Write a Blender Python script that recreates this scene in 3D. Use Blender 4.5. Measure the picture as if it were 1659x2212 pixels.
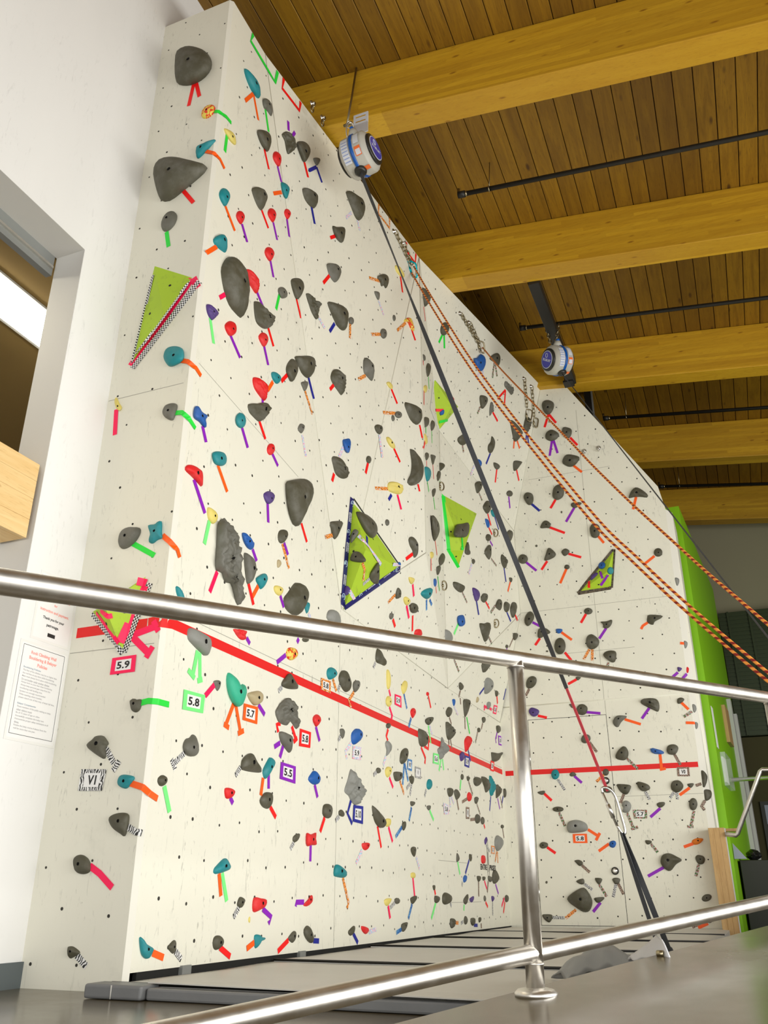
# Climbing wall with stainless hand rail, timber ceiling and auto-belay reels.
import bpy, bmesh, math, random
from mathutils import Vector, Matrix, noise
for o in list(bpy.data.objects): bpy.data.objects.remove(o)
SC = bpy.context.scene
C = SC.collection

# ------------------------------------------------------------------ camera
cd = bpy.data.cameras.new('camera'); cam = bpy.data.objects.new('camera', cd); C.objects.link(cam)
TH, PSI = math.radians(24.1), math.radians(22.2)
cR = Vector((math.cos(PSI), math.sin(PSI), 0)); cF0 = Vector((-math.sin(PSI), math.cos(PSI), 0)); cU0 = Vector((0, 0, 1))
cF = cF0*math.cos(TH)+cU0*math.sin(TH); cU = -cF0*math.sin(TH)+cU0*math.cos(TH)
cam.matrix_world = Matrix(((cR.x, cU.x, -cF.x, 0), (cR.y, cU.y, -cF.y, 0), (cR.z, cU.z, -cF.z, .365), (0, 0, 0, 1)))
cd.sensor_fit = 'VERTICAL'; cd.sensor_height = 36; cd.lens = 1845*36/2212; cd.clip_start = .02
SC.camera = cam
# ------------------------------------------------------------------ world and assumed window daylight
wd = bpy.data.worlds.new('daylight'); SC.world = wd; wd.use_nodes = True
bg = wd.node_tree.nodes['Background']; bg.inputs[0].default_value = (1.0, .98, .92, 1); bg.inputs[1].default_value = .17
def area(name, loc, target, sx, sy, power, col=(1, 1, 1)):
    l = bpy.data.lights.new(name, 'AREA'); l.shape = 'RECTANGLE'; l.size = sx; l.size_y = sy; l.energy = power; l.color = col
    o = bpy.data.objects.new(name, l); C.objects.link(o); o.location = loc
    o.rotation_euler = (Vector(target)-Vector(loc)).to_track_quat('-Z', 'Y').to_euler(); return o
area('assumed_window_light_side', (4.6, 3.4, 1.2), (-2.4, 4.2, .1), 9, 2.0, 600, (1, .985, .93))  # area light added for unseen windows assumed along the right side
area('assumed_window_light_rear', (.5, -3.8, 1.3), (-2.2, 5.0, .3), 7, 2.0, 230, (1, .99, .96))  # added light behind the camera; the windows it stands for are only assumed
SC.view_settings.view_transform = 'Standard'; SC.view_settings.look = 'None'
SC.view_settings.exposure = 0.08; SC.view_settings.gamma = 1; SC.view_settings.use_curve_mapping = False

# ------------------------------------------------------------------ baked room survey (metres, room axes)
FN=[[.0,-1.0,.0],[.7207,-.6932,.0],[1.0,-.0,.0],[.9921,-.1164,-.0464],[.979,-.2027,-.0232],[.9829,.1841,-.0053],[.986,.1663,-.0127],[.9321,-.2007,-.3015],[.9874,-.1519,-.0439],[.9862,-.1439,-.0819],[.9592,-.0004,-.2826],[.9571,-.0095,-.2895],[.9829,.1832,-.0187],[.0,-1.0,.0],[-.0,-.9897,-.1431],[.7071,-.7071,.0],[.7001,-.704,-.1196],[.9983,-.0572,-.0122],[.0904,-.985,.1471],[.6355,.629,-.4477],[-.2461,-.9689,.0255],[-.3199,-.6841,.6554],[-.5102,-.7108,-.4842],[.7025,-.6939,-.1581],[.9571,-.0359,.2876],[.9334,.0549,-.3547],[-.1226,-.9915,.043],[.9471,-.1316,.2928],[.7912,.3099,-.5272],[.6739,-.3628,-.6436],[.7436,-.5673,-.3539],[.9706,-.1751,.1653],[.8684,.3712,-.3289],[.3779,-.4564,-.8056],[.555,-.8099,-.1898],[-.4164,-.8551,.3087],[.8886,-.3924,-.2374],[.0094,-.8122,-.5832]]
FACETS=[('return','F',[[-3.005,3.245,.0],[-2.474,3.245,.0],[-2.474,3.245,5.999],[-3.005,3.245,5.999]]),('chamfer','F',[[-2.474,3.245,.0],[-2.4538,3.266,.0],[-2.4538,3.266,5.999],[-2.474,3.245,5.999]]),('main','L',[[-2.4538,3.266,.07],[-2.4538,9.44,.07],[-2.4538,9.44,2.115],[-2.4538,7.585,2.1176],[-2.4538,5.216,2.195],[-2.4538,3.7,5.999],[-2.4538,3.266,5.999]]),('a2','L',[[-2.4538,5.216,2.195],[-2.1612,6.1927,5.999],[-2.4538,3.7,5.999]]),('t1','L',[[-2.4538,5.216,2.195],[-2.2038,6.3326,2.9849],[-2.1612,6.1927,5.999]]),('s1','L',[[-2.2038,6.3326,2.9849],[-2.4102,7.432,2.9114],[-2.1612,6.1927,5.999]]),('s2','L',[[-2.4102,7.432,2.9114],[-2.3581,7.2591,4.6803],[-2.1612,6.1927,5.999]]),('b1','L',[[-2.3581,7.2591,4.6803],[-2.0854,9.1525,4.2635],[-1.5781,8.9015,5.999],[-2.1612,6.1927,5.999]]),('b2','L',[[-2.4102,7.432,2.9114],[-2.1069,9.2928,3.2928],[-2.0854,9.1525,4.2635],[-2.3581,7.2591,4.6803]]),('b2m','L',[[-2.4538,7.585,2.1176],[-2.1069,9.2928,3.2928],[-2.4102,7.432,2.9114]]),('b3','L',[[-2.4538,7.585,2.1176],[-2.4538,9.44,2.115],[-2.1069,9.2928,3.2928]]),('l1','L',[[-2.4538,5.216,2.195],[-2.4538,7.585,2.1176],[-2.2038,6.3326,2.9849]]),('l2','L',[[-2.4538,7.585,2.1176],[-2.4102,7.432,2.9114],[-2.2038,6.3326,2.9849]]),('rlow','B',[[-2.4538,9.44,.07],[-.42,9.44,.07],[-.42,9.44,2.275],[-2.41,9.44,2.275],[-2.4538,9.44,2.115]]),('rup','B',[[-2.41,9.44,2.275],[-.42,9.44,2.275],[-.37,9.1543,4.251],[-.415,9.1151,4.522],[-1.33,8.9015,5.999],[-1.5781,8.9015,5.999],[-2.0854,9.1525,4.2635],[-2.1069,9.2928,3.2928]]),('redge','B',[[-.42,9.44,.07],[-.36,9.5,.07],[-.36,9.5,2.275],[-.42,9.44,2.275]]),('redge2','B',[[-.42,9.44,2.275],[-.36,9.5,2.275],[-.31,9.218,4.225],[-.37,9.1543,4.251]]),('rside','B',[[-.36,9.5,.07],[-.34,9.84,.07],[-.31,9.84,4.225],[-.31,9.218,4.225],[-.36,9.5,2.275]])]
VOLS=[('va',[[-2.8063,3.245,3.7949],[-2.5238,3.245,3.6212],[-2.8761,3.245,3.1212]],[-2.6538,3.195,3.3664],0),('vb',[[-2.5971,3.245,1.7979],[-2.8974,3.245,1.6513],[-2.6813,3.245,1.4237]],[-2.7345,3.145,1.6265],0),('vc',[[-2.4194,5.2807,3.0791],[-2.2881,5.9554,2.7262],[-2.4476,5.2459,2.1965]],[-2.2845,5.2443,2.6255],4),('vd',[[-2.2902,6.9495,5.0964],[-2.2009,7.4563,5.0352],[-2.3525,7.2638,4.6946],[-2.3643,7.0278,4.8153]],[-2.1935,7.2011,4.8964],7),('ve',[[-2.3739,7.3528,4.0019],[-2.2478,8.1443,4.0996],[-2.3493,7.7049,3.3356],[-2.3791,7.4786,3.4499]],[-2.2431,7.5688,3.4626],8),('vf',[[-1.4336,9.2705,3.4475],[-.9793,9.2072,3.8851],[-1.0667,9.2694,3.4549]],[-1.0747,9.1555,3.6134],14)]
HOLDS=[
('k','s',0,[-2.721,3.245,5.466],[-136,41,-140,180,-90,207,-24,187,82,98,141,1,154,-97,112,-161,42,-184,-31,-168,-108,-105],(38,-65),96,1,73,'huge dark grey dome high on the narrow panel, two red tapes'),
('m','s',0,[-2.543,3.245,4.957],[38,37,49,-1,32,-39,-4,-53,-38,-37,-49,1,-32,39,4,54],(2,-9),31,1,24,'red and yellow oval hold with green tape, lower left of the green U of tape'),
('y','s',2,[-2.454,3.373,4.841],[-66,-1,11,49,55,31,60,-17,-6,-38,-54,-25],(-2,-17),26,1,20,'yellow long hold with green tape, lower left of the red U of tape'),
('t','s',0,[-2.548,3.245,4.64],[-48,8,-32,34,73,44,72,20,-22,-69,-43,-38],(-4,-13),32,1,26,'teal long hold with orange tape, lower left of the red U of tape'),
('k','s',0,[-2.745,3.245,4.463],[-157,114,-131,170,-62,183,25,144,222,18,233,-7,208,-44,66,-134,1,-168,-45,-165,-85,-134,-125,-33,-151,57],(30,-31),103,1,84,'huge dark grey wedge hold on the narrow panel with one red tape'),
('t','s',2,[-2.454,3.577,5.536],[-115,24,-49,54,32,66,82,30,89,-24,56,-56,-11,-64,-84,-31],(-15,-17),44,1,32,'large teal long hold with orange tape, lower left of the green U of tape'),
('g','s',2,[-2.454,3.79,5.545],[-72,-9,-48,30,8,62,56,43,62,-2,45,-33,-1,-37,-51,-55],(-22,0),30,1,21,'mid grey long hold with green tape, left of the red U of tape'),
('k','s',2,[-2.454,3.789,5.224],[-104,-13,4,90,61,100,69,40,43,-61,-5,-86,-69,-71],(-29,-36),42,1,30,'large dark grey oval hold with red tape, lower left of the red U of tape'),
('r','s',2,[-2.454,3.96,5.218],[-24,46,11,69,43,64,48,31,40,-13,26,-51,-4,-58,-35,-55,-54,-39,-49,6],(-7,-19),29,1,20,'red teardrop hold with purple tape, below the red U of tape'),
('k','n',3,[-2.433,4.077,5.488],[-87,-7,-37,71,5,75,80,67,84,19,16,-98,-12,-98,-49,-30],(0,0),41,0,29,'dark grey craggy hold with purple tape, below the red U of tape'),
('k','s',3,[-2.406,4.27,5.584],[-96,-16,-40,59,26,96,71,71,53,-19,13,-102,-27,-88],(-29,-50),44,1,29,'dark grey oval hold with red tape, below the red U of tape'),
('g','s',3,[-2.385,4.436,5.631],[-44,-13,12,42,41,45,11,-36,-20,-38],(0,0),19,0,12,'small mid grey rounded hold with navy tape, left of the reel under the first beam'),
('g','s',0,[-2.738,3.245,4.111],[41,-33,6,-66,-32,-61,-52,-20,-41,33,-6,67,32,61,52,19],(-1,8),36,1,30,'large mid grey oval hold with green tape, upper left of the huge grey oval'),
('t','s',3,[-2.451,4.098,5.058],[-57,4,-24,38,27,55,48,35,26,-69,-20,-63],(-17,-38),30,1,21,'teal oval hold with orange tape, left of the reel under the first beam'),
('t','s',0,[-2.587,3.245,3.097],[-69,16,-54,63,2,63,53,31,68,-21,56,-52,-10,-66,-46,-34],(29,-27),41,1,38,'large teal rounded hold with orange tape, below the pink-taped lime triangle'),
('t','s',2,[-2.454,3.376,4.327],[-13,58,20,74,46,58,46,21,32,-25,14,-64,-13,-63,-39,-51,-53,-27,-41,20],(-5,-13),30,1,24,'teal teardrop hold with orange tape, above the huge grey oval'),
('r','s',2,[-2.454,3.569,4.33],[-9,45,20,59,42,49,40,19,27,-18,10,-49,-13,-51,-35,-43,-46,-25,-35,13],(-10,-16),24,1,19,'red teardrop hold with purple tape, above the huge grey oval'),
('k','s',2,[-2.454,3.769,4.666],[-95,-14,-63,31,19,75,73,59,59,-9,34,-72,-27,-71],(10,38),39,1,29,'dark grey oval hold with red tape, above the huge grey oval'),
('r','s',2,[-2.454,3.943,4.675],[-17,45,16,64,44,56,45,25,34,-15,18,-50,-9,-54,-36,-48,-52,-31,-43,9],(-5,-12),26,1,19,'upper red teardrop hold with purple tape, upper right of the huge grey oval'),
('r','s',3,[-2.454,4.149,4.865],[-9,39,16,49,36,39,34,15,23,-17,9,-43,-11,-43,-30,-35,-40,-19,-30,13],(-2,-10),22,1,15,'small red teardrop hold with purple tape, upper right of the huge grey oval'),
('t','f',2,[-2.454,3.398,3.97],[-87,-25,-4,73,42,60,55,26,53,-26,19,-43,-78,-66],(-16,10),35,1,29,'teal angular hold with orange tape, above the huge grey oval'),
('r','s',2,[-2.454,3.945,4.336],[-9,49,27,67,53,56,49,23,32,-19,10,-55,-18,-57,-44,-49,-57,-29,-42,14],(-7,-19),28,1,20,'lower red teardrop hold with purple tape, upper right of the huge grey oval'),
('k','s',2,[-2.454,3.563,3.787],[-140,-11,-126,67,-87,138,-31,168,30,163,82,120,109,41,124,-54,104,-167,54,-178,-27,-172,-92,-114],(-7,4),87,1,72,'huge smooth grey oval with red hold tucked behind its right side'),
('r','r',2,[-2.454,3.762,3.97],[-75,24,-37,50,28,48,68,31,58,-59,-1,-55,-42,-39],(0,0),34,0,27,'red ribbed hold with purple tape, right of the huge grey oval'),
('g','s',2,[-2.454,4.151,4.16],[-54,-5,-1,45,54,47,60,7,-8,-53,-51,-42],(-13,-11),25,1,18,'mid grey rounded hold with green tape, right of the huge grey oval'),
('k','s',3,[-2.454,4.351,4.366],[-88,-10,-41,41,33,86,72,66,64,-1,10,-106,-50,-75],(-17,-43),43,1,30,'large dark grey oval hold with red tape, right of the huge grey oval'),
('p','r',2,[-2.454,3.367,3.438],[-55,16,-15,38,59,38,57,20,13,-43,-15,-45,-44,-24],(-8,-1),26,1,22,'purple ribbed hold with mint tape, lower left of the huge grey oval'),
('r','s',2,[-2.454,3.572,3.469],[-62,-21,-21,37,29,60,52,41,43,-8,-2,-57,-39,-52],(-7,-16),28,1,23,'red rounded hold with purple tape, below the huge grey oval'),
('k','r',2,[-2.454,3.913,3.796],[-108,34,-60,49,2,50,105,69,105,27,56,-59,-21,-93,-78,-77],(34,12),46,1,36,'large dark grey ribbed hold with red tape, lower right of the huge grey oval'),
('r','s',2,[-2.454,3.944,3.639],[-56,-19,-16,38,35,57,51,22,14,-51,-28,-46],(-4,-16),25,1,20,'red oval hold with purple tape, lower right of the huge grey oval'),
('k','s',3,[-2.408,4.399,5.219],[-102,4,-42,42,49,70,81,45,66,-38,12,-65,-63,-57],(6,25),41,1,27,'dark grey oval hold with navy tape, lower left of the reel under the first beam'),
('k','s',3,[-2.313,5.037,5.66],[-164,22,-83,68,32,107,86,68,94,1,66,-83,13,-106,-44,-77],(9,26),59,1,35,'large dark grey oval hold with tie-dye tape, below the reel under the first beam'),
('k','s',3,[-2.359,4.819,5.22],[-92,-5,-36,29,51,97,76,80,70,-6,41,-68,-31,-80,-79,-47],(-17,-29),41,1,26,'dark grey rounded hold with red tape, upper left of the blue carabiner'),
('g','s',3,[-2.383,4.778,4.799],[-89,0,-62,29,14,70,74,49,71,-13,34,-73,-42,-62],(20,32),40,1,26,'mid grey oval hold with red tape, left of the blue carabiner'),
('k','n',3,[-2.429,4.568,4.345],[-102,29,-53,51,19,51,87,63,58,3,54,-88,-6,-78,-58,-30],(0,0),39,0,28,'dark grey craggy hold with tie-dye tape, right of the huge grey oval'),
('k','f',3,[-2.385,4.895,4.473],[-164,14,-52,76,65,116,117,93,120,-3,98,-94,0,-108,-61,-70,-123,-24],(-2,-6),64,1,42,'large dark grey angular hold with navy tape, lower left of the blue carabiner'),
('g','s',3,[-2.359,5.086,4.542],[37,23,30,-7,6,-32,-22,-39,-37,-23,-30,7,-6,32,22,39],(-13,-10),19,0,12,'small mid grey rounded hold with orange patterned tape, lower left of the blue carabiner'),
('k','s',3,[-2.273,5.539,5.248],[-92,-13,6,80,79,98,88,42,54,-37,13,-27,-20,-70,-45,-35,-83,-37],(-15,-1),37,1,21,'dark grey rounded hold with orange patterned tape, lower left of the blue carabiner'),
('g','s',3,[-2.292,5.458,5.048],[-48,4,16,42,35,18,20,-39,-24,-25],(0,0),19,0,11,'small mid grey oval hold with tie-dye tape, lower left of the blue carabiner'),
('y','s',3,[-2.226,5.819,5.559],[-81,3,-30,38,44,30,90,3,34,-35,-57,-39],(0,0),28,0,15,'small yellow long hold with red tape, left of the blue carabiner'),
('k','s',7,[-2.199,6.433,5.722],[-90,27,-42,61,58,49,86,0,36,-97,-48,-39],(0,0),46,0,23,'dark grey oval hold with red tape, lower right of the blue carabiner'),
('g','s',3,[-2.258,5.763,5.011],[23,14,20,-12,5,-30,-12,-31,-23,-14,-20,12,-5,30,12,31],(0,0),14,0,8,'tiny mid grey long hold, below the blue carabiner'),
('m','s',4,[-2.216,6.027,5.121],[-84,-31,-43,31,29,67,83,-23,37,-43,-22,-1],(0,0),28,0,15,'small red and yellow long hold with orange patterned and red tape, below the blue carabiner'),
('g','s',3,[-2.29,5.596,4.74],[51,30,41,-11,7,-45,-30,-53,-50,-30,-41,11,-8,45,30,54],(-14,-6),25,1,15,'small mid grey oval hold with orange patterned tape, below the blue carabiner'),
('k','s',7,[-2.142,6.866,5.611],[62,21,46,-36,4,-72,-41,-66,-61,-21,-46,35,-4,72,41,66],(0,0),38,0,19,'dark grey oval hold with green tape, left of the second rope anchor'),
('k','s',2,[-2.454,4.332,3.65],[-64,-12,-16,64,34,94,73,79,69,20,9,-95,-37,-89,-68,-61],(-14,-35),38,1,28,'dark grey oval hold with red tape, lower right of the huge grey oval'),
('k','s',2,[-2.454,4.528,3.799],[-157,-34,-77,25,30,94,100,114,116,69,89,-22,38,-83,-43,-95,-96,-69],(0,1),51,1,36,'large dark grey rounded hold with navy tape, lower right of the huge grey oval'),
('g','s',2,[-2.454,4.529,3.63],[-49,-5,32,52,41,27,5,-43,-29,-31],(0,0),19,0,13,'small mid grey rounded hold with orange patterned tape, above the huge grey egg'),
('k','r',3,[-2.404,4.954,3.908],[-92,-13,-65,57,-9,72,67,66,86,20,72,-81,4,-73,-66,-49],(7,26),46,1,31,'large dark grey ribbed hold with red tape, left of the white-edged lime wedge'),
('g','f',3,[-2.337,5.389,4.249],[-87,76,-17,77,63,60,68,-20,63,-69,-10,-62,-80,-62],(-7,30),44,1,27,'mid grey angular hold with orange patterned tape, upper left of the white-edged lime wedge'),
('y','s',3,[-2.292,5.75,4.311],[-61,-10,-15,28,44,23,39,-14,-7,-27],(-15,-9),18,0,10,'small yellow oval hold with red tape, left of the white-edged lime wedge'),
('k','f',4,[-2.223,6.098,4.226],[-140,32,-34,70,74,85,104,45,100,-90,-16,-101,-88,-41],(39,7),57,1,33,'large dark grey angular hold with red tape, left of the white-edged lime wedge'),
('g','s',4,[-2.27,5.887,4.095],[54,25,40,-5,2,-32,-36,-40,-54,-25,-40,5,-2,32,37,40],(-22,-12),22,1,13,'small mid grey rounded hold with orange patterned tape, left of the white-edged lime wedge'),
('g','s',4,[-2.289,5.803,4.02],[21,10,17,-14,3,-29,-13,-27,-21,-10,-17,14,-3,29,13,27],(0,0),14,0,8,'tiny mid grey oval hold, left of the white-edged lime wedge'),
('g','s',5,[-2.207,6.407,4.988],[-76,-16,39,47,70,21,-33,-53],(0,0),13,0,7,'tiny mid grey long hold with red tape, above the white-edged lime wedge'),
('k','s',6,[-2.245,6.614,4.995],[-96,-41,2,69,109,118,88,37,-11,-92,-92,-91],(0,0),26,0,13,'small dark grey long hold with green tape, upper left of the white-edged lime wedge'),
('y','s',5,[-2.215,6.44,4.665],[-92,-35,48,70,96,68,23,-28,-74,-74],(0,0),17,0,9,'small yellow oval hold with red tape, upper left of the white-edged lime wedge'),
('k','s',5,[-2.224,6.48,4.334],[-124,-29,67,82,107,65,42,-15,-93,-103],(0,0),22,0,12,'small dark grey oval hold with green tape, lower left of the white-edged lime wedge'),
('k','s',6,[-2.29,6.844,4.506],[-115,-62,-9,49,104,87,78,20,-58,-94],(0,0),22,0,11,'small dark grey long hold with green tape, lower left of the white-edged lime wedge'),
('y','s',5,[-2.212,6.41,4.113],[-62,23,54,55,83,10,-6,-54,-68,-34],(0,0),16,0,10,'small yellow long hold with red tape, lower left of the white-edged lime wedge'),
('y','s',0,[-2.931,3.245,2.865],[-27,40,-14,46,11,2,30,-25,21,-43,0,-30,-22,9],(15,-25),16,1,15,'small yellow long hold with pink tape, lower left of the pink-taped lime triangle'),
('g','s',0,[-2.562,3.245,2.733],[-50,8,-33,44,6,49,36,34,38,-1,25,-52,8,-54,-31,-28],(2,-7),30,1,28,'mid grey rounded hold with green tape, below the pink-taped lime triangle'),
('b','s',2,[-2.454,3.371,2.742],[-67,24,-35,47,-1,31,54,38,41,5,53,-29,30,-45,-9,-36,-66,-36],(-28,-13),30,1,27,'blue oval hold with purple tape, below the pink-taped lime triangle'),
('t','s',2,[-2.454,3.759,2.932],[54,28,44,-14,8,-47,-32,-52,-53,-28,-44,13,-9,47,32,53],(-23,-17),28,1,24,'teal rounded hold with purple tape, upper left of the huge grey egg'),
('k','r',2,[-2.454,3.941,3.095],[-114,-16,-51,19,35,76,111,82,101,51,51,-30,15,-63,-51,-64,-98,-56],(39,32),41,1,33,'large dark grey ribbed hold with red tape, upper left of the huge grey egg'),
('r','r',2,[-2.454,3.954,3.269],[-95,18,-37,49,47,56,68,33,53,-52,36,-64,-71,-40],(0,0),37,0,30,'large red ribbed hold with purple tape, below the huge grey oval'),
('t','s',2,[-2.454,4.131,3.454],[-57,4,-15,35,48,43,57,16,24,-31,-10,-40,-47,-26],(-3,-5),24,1,18,'teal oval hold with orange tape, lower right of the huge grey oval'),
('r','s',2,[-2.454,4.121,2.917],[42,15,27,-19,-5,-42,-33,-40,-42,-15,-27,19,4,42,33,41],(-2,4),21,1,17,'red oval hold with purple tape, upper left of the huge grey egg'),
('t','s',2,[-2.454,3.581,2.591],[-76,-8,-31,29,32,50,61,32,54,-9,9,-42,-49,-52],(-23,-15),30,1,27,'teal rounded hold with orange tape, upper left of the huge grey egg'),
('r','s',2,[-2.454,3.362,2.392],[-84,-16,-71,17,-25,37,41,40,61,25,71,-40,30,-37,-23,-26],(-10,-3),31,1,29,'red oval hold with purple tape, upper left of the craggy grey slab'),
('p','s',2,[-2.454,4.131,2.589],[-58,-3,1,43,59,46,42,-5,-5,-46,-40,-35],(5,-8),24,1,20,'purple rounded hold with purple tape, left of the huge grey egg'),
('y','s',2,[-2.454,3.556,2.229],[-50,28,6,36,38,21,36,-14,6,-43,-37,-29],(-2,-4),24,1,22,'yellow oval hold with mint tape, upper left of the craggy grey slab'),
('g','s',0,[-2.728,3.245,2.027],[-57,-1,-44,39,-12,54,30,49,61,39,64,7,38,-34,0,-55,-31,-57,-49,-40],(-3,-1),38,1,38,'large mid grey oval hold with green tape, above the lime wedge behind the rail'),
('t','s',0,[-2.566,3.245,2.029],[-51,44,-10,44,9,57,29,51,37,-13,46,-36,16,-42,-9,-57,-35,-44,-32,-4],(12,-4),32,1,32,'large teal oval hold with orange tape, left of the craggy grey slab'),
('g','n',2,[-2.454,3.747,2.026],[-130,156,-103,215,-64,212,15,196,57,161,84,72,121,-40,156,-91,165,-164,117,-202,85,-166,39,-106,-18,-117,-55,-75,-101,-83,-119,-62,-123,3,-127,89],(-47,6),88,1,85,'craggy grey slab with pitted surface and long tail, tallest hold'),
('b','r',2,[-2.454,3.934,2.223],[-68,23,-27,38,34,24,67,4,44,-34,-2,-40,-47,-16],(-17,-8),26,1,23,'blue ribbed hold with purple tape, upper right of the craggy grey slab'),
('g','s',2,[-2.454,3.963,2.068],[-64,57,-31,75,23,65,50,16,38,-44,6,-89,-21,-80],(1,-3),38,1,33,'large mid grey long hold with red tape, lower right of the craggy grey slab'),
('t','s',2,[-2.454,3.341,1.714],[-40,27,-25,35,7,20,29,-7,43,-33,11,-36,-25,-5],(0,0),19,0,19,'teal long hold, right of the lime wedge behind the rail'),
('l','s',2,[-2.454,3.534,1.533],[-98,31,-69,44,-8,45,67,37,90,18,87,-20,65,-61,9,-50,-51,-32,-93,-13],(10,-6),41,1,41,'large pale grey oval hold with mint tape, upper left of the jade heart'),
('k','s',0,[-2.562,3.245,1.166],[-33,17,-15,27,4,20,26,21,31,8,25,-24,5,-36,-18,-27,-27,-5],(-2,2),21,1,23,'dark grey rounded hold, green tape, below the pink 5.9 card on the narrow panel'),
('t','s',2,[-2.454,4.115,2.04],[-68,-8,4,45,41,49,54,24,27,-25,-12,-53,-46,-33],(-9,5),26,1,22,'teal oval hold with orange tape, lower right of the craggy grey slab'),
('y','s',2,[-2.454,4.311,2.046],[-53,0,-26,21,39,29,53,7,20,-29,-33,-27],(-2,0),20,1,17,'yellow rounded hold with purple tape, lower right of the craggy grey slab'),
('k','s',2,[-2.454,4.517,2.055],[-131,-37,-86,11,-26,79,12,107,76,111,113,87,110,39,85,-23,37,-90,4,-105,-72,-102,-122,-79],(43,14),57,1,46,'large dark grey oval hold, lower right of the craggy grey slab'),
('t','s',2,[-2.454,4.691,2.05],[-43,19,30,38,27,4,4,-40,-19,-21],(0,0),17,0,13,'small teal oval hold with tie-dye tape, lower left of the navy-taped lime pyramid'),
('l','s',2,[-2.454,5.089,2.102],[-103,-36,-78,17,-14,43,55,42,92,10,95,-27,-47,-49],(0,0),33,0,24,'pale grey oval hold, lower left of the navy-taped lime pyramid'),
('g','s',11,[-2.395,6.019,2.363],[-34,14,20,26,35,1,10,-24,-30,-18],(-12,1),15,0,9,'small mid grey rounded hold with red tape, lower right of the navy-taped lime pyramid'),
('r','n',2,[-2.454,3.931,1.667],[-76,12,53,36,43,10,51,-5,18,-24,-23,-24,-66,-5],(0,0),21,0,20,'red craggy hold with purple tape, above the jade heart'),
('m','s',2,[-2.454,4.517,1.705],[-67,-4,-35,27,32,40,66,21,58,-3,0,-41,-54,-40],(3,-4),26,1,22,'red and yellow rounded hold with purple tape, upper left of the patterned 5.8 card'),
('k','s',2,[-2.454,4.691,1.836],[45,11,33,-3,1,-15,-31,-18,-44,-11,-33,2,-2,15,31,19],(0,0),13,0,10,'small dark grey oval hold with purple tape, above the patterned 5.8 card'),
('k','s',2,[-2.454,4.505,1.521],[-88,-15,-50,24,-5,54,47,27,103,-1,94,-17,-15,-37,-86,-35],(-15,5),31,1,26,'dark grey rounded hold with zebra tape, left of the patterned 5.8 card'),
('t','s',2,[-2.454,5.077,1.706],[-66,-17,-50,19,4,40,61,30,68,4,18,-30,-36,-47],(10,0),26,1,19,'teal rounded hold with orange patterned tape, upper right of the patterned 5.8 card'),
('k','s',2,[-2.454,5.285,1.693],[-88,6,-61,51,-23,71,26,62,85,1,83,-36,44,-60,-4,-61,-61,-33],(1,10),38,1,28,'dark grey oval hold with zebra tape, right of the patterned 5.8 card'),
('g','s',2,[-2.454,5.485,1.705],[-52,2,-23,31,45,45,59,21,32,-18,-18,-48,-44,-33],(-7,2),23,1,17,'mid grey oval hold with orange patterned tape, right of the patterned 5.8 card'),
('k','s',2,[-2.454,5.931,2.01],[-90,-3,-63,58,-22,54,41,18,105,-4,85,-36,23,-41,-78,-45],(0,0),32,0,21,'dark grey oval hold with zebra tape, above the small pink 5.9 card'),
('j','s',2,[-2.454,3.912,1.371],[-93,25,-88,57,-64,65,-11,54,19,35,37,19,61,34,90,30,89,-8,66,-63,33,-88,-3,-88,-54,-54,-81,-16],(-14,-25),46,1,44,'jade green heart-shaped hold with two orange tape legs'),
('n','s',2,[-2.454,4.113,1.361],[-74,5,-13,28,44,41,76,24,69,-10,8,-44,-40,-33,-71,-11],(5,-4),29,1,26,'tan rounded hold with purple tape, above the orange 5.7 card'),
('g','s',2,[-2.454,3.732,1.347],[-35,11,0,23,24,17,21,-11,7,-28,-18,-13],(3,9),14,1,14,'small mid grey oval hold with pink tape, left of the jade heart'),
('g','n',2,[-2.454,4.508,1.323],[-149,-2,-108,46,-29,91,33,78,76,58,101,14,127,-38,102,-55,59,-35,18,-21,-5,-52,-96,-53,-130,-32],(-7,33),48,1,44,'large mid grey craggy hold with red tape, upper left of the red 5.8 card'),
('r','s',2,[-2.454,4.885,1.365],[6,37,39,33,56,15,44,-5,19,-26,-7,-40,-29,-30,-47,-14,-52,5,-28,27],(-11,-6),22,1,18,'red teardrop hold with purple tape, upper right of the red 5.8 card'),
('g','s',2,[-2.454,4.495,1.173],[-83,43,-13,46,57,34,58,-23,46,-54,-3,-38,-62,-7],(3,8),31,1,27,'mid grey oval hold with purple tape, left of the red 5.8 card'),
('g','s',2,[-2.454,5.269,1.344],[-37,18,9,27,34,8,13,-34,-19,-19],(3,10),15,0,11,'small mid grey oval hold, zebra tape, upper left of the tie-dye 5.9 card'),
('b','f',2,[-2.454,5.481,1.353],[-68,-6,-54,23,20,64,90,37,84,-12,-15,-59,-57,-48],(30,19),33,1,24,'blue angular hold with tie-dye tape, above the tie-dye 5.9 card'),
('y','s',11,[-2.34,6.215,2.539],[-67,5,-26,30,60,24,57,-7,14,-30,-38,-21],(-9,3),21,1,13,'small yellow oval hold with pink tape, lower right of the navy-taped lime pyramid'),
('k','s',11,[-2.34,6.393,2.533],[-84,-1,-52,29,37,41,87,21,74,-14,-4,-43,-58,-34],(-50,-7),28,1,17,'dark grey rounded hold with red tape, lower right of the navy-taped lime pyramid'),
('r','s',11,[-2.383,6.595,2.384],[-69,-18,-55,9,28,35,73,17,74,-7,-51,-35],(0,0),22,0,13,'small red oval hold, above the small pink 5.9 card'),
('l','s',9,[-2.422,7.525,2.607],[-87,30,7,47,76,18,81,-32,-76,-63],(0,0),35,0,19,'pale grey rounded hold, upper right of the small pink 5.9 card'),
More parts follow.
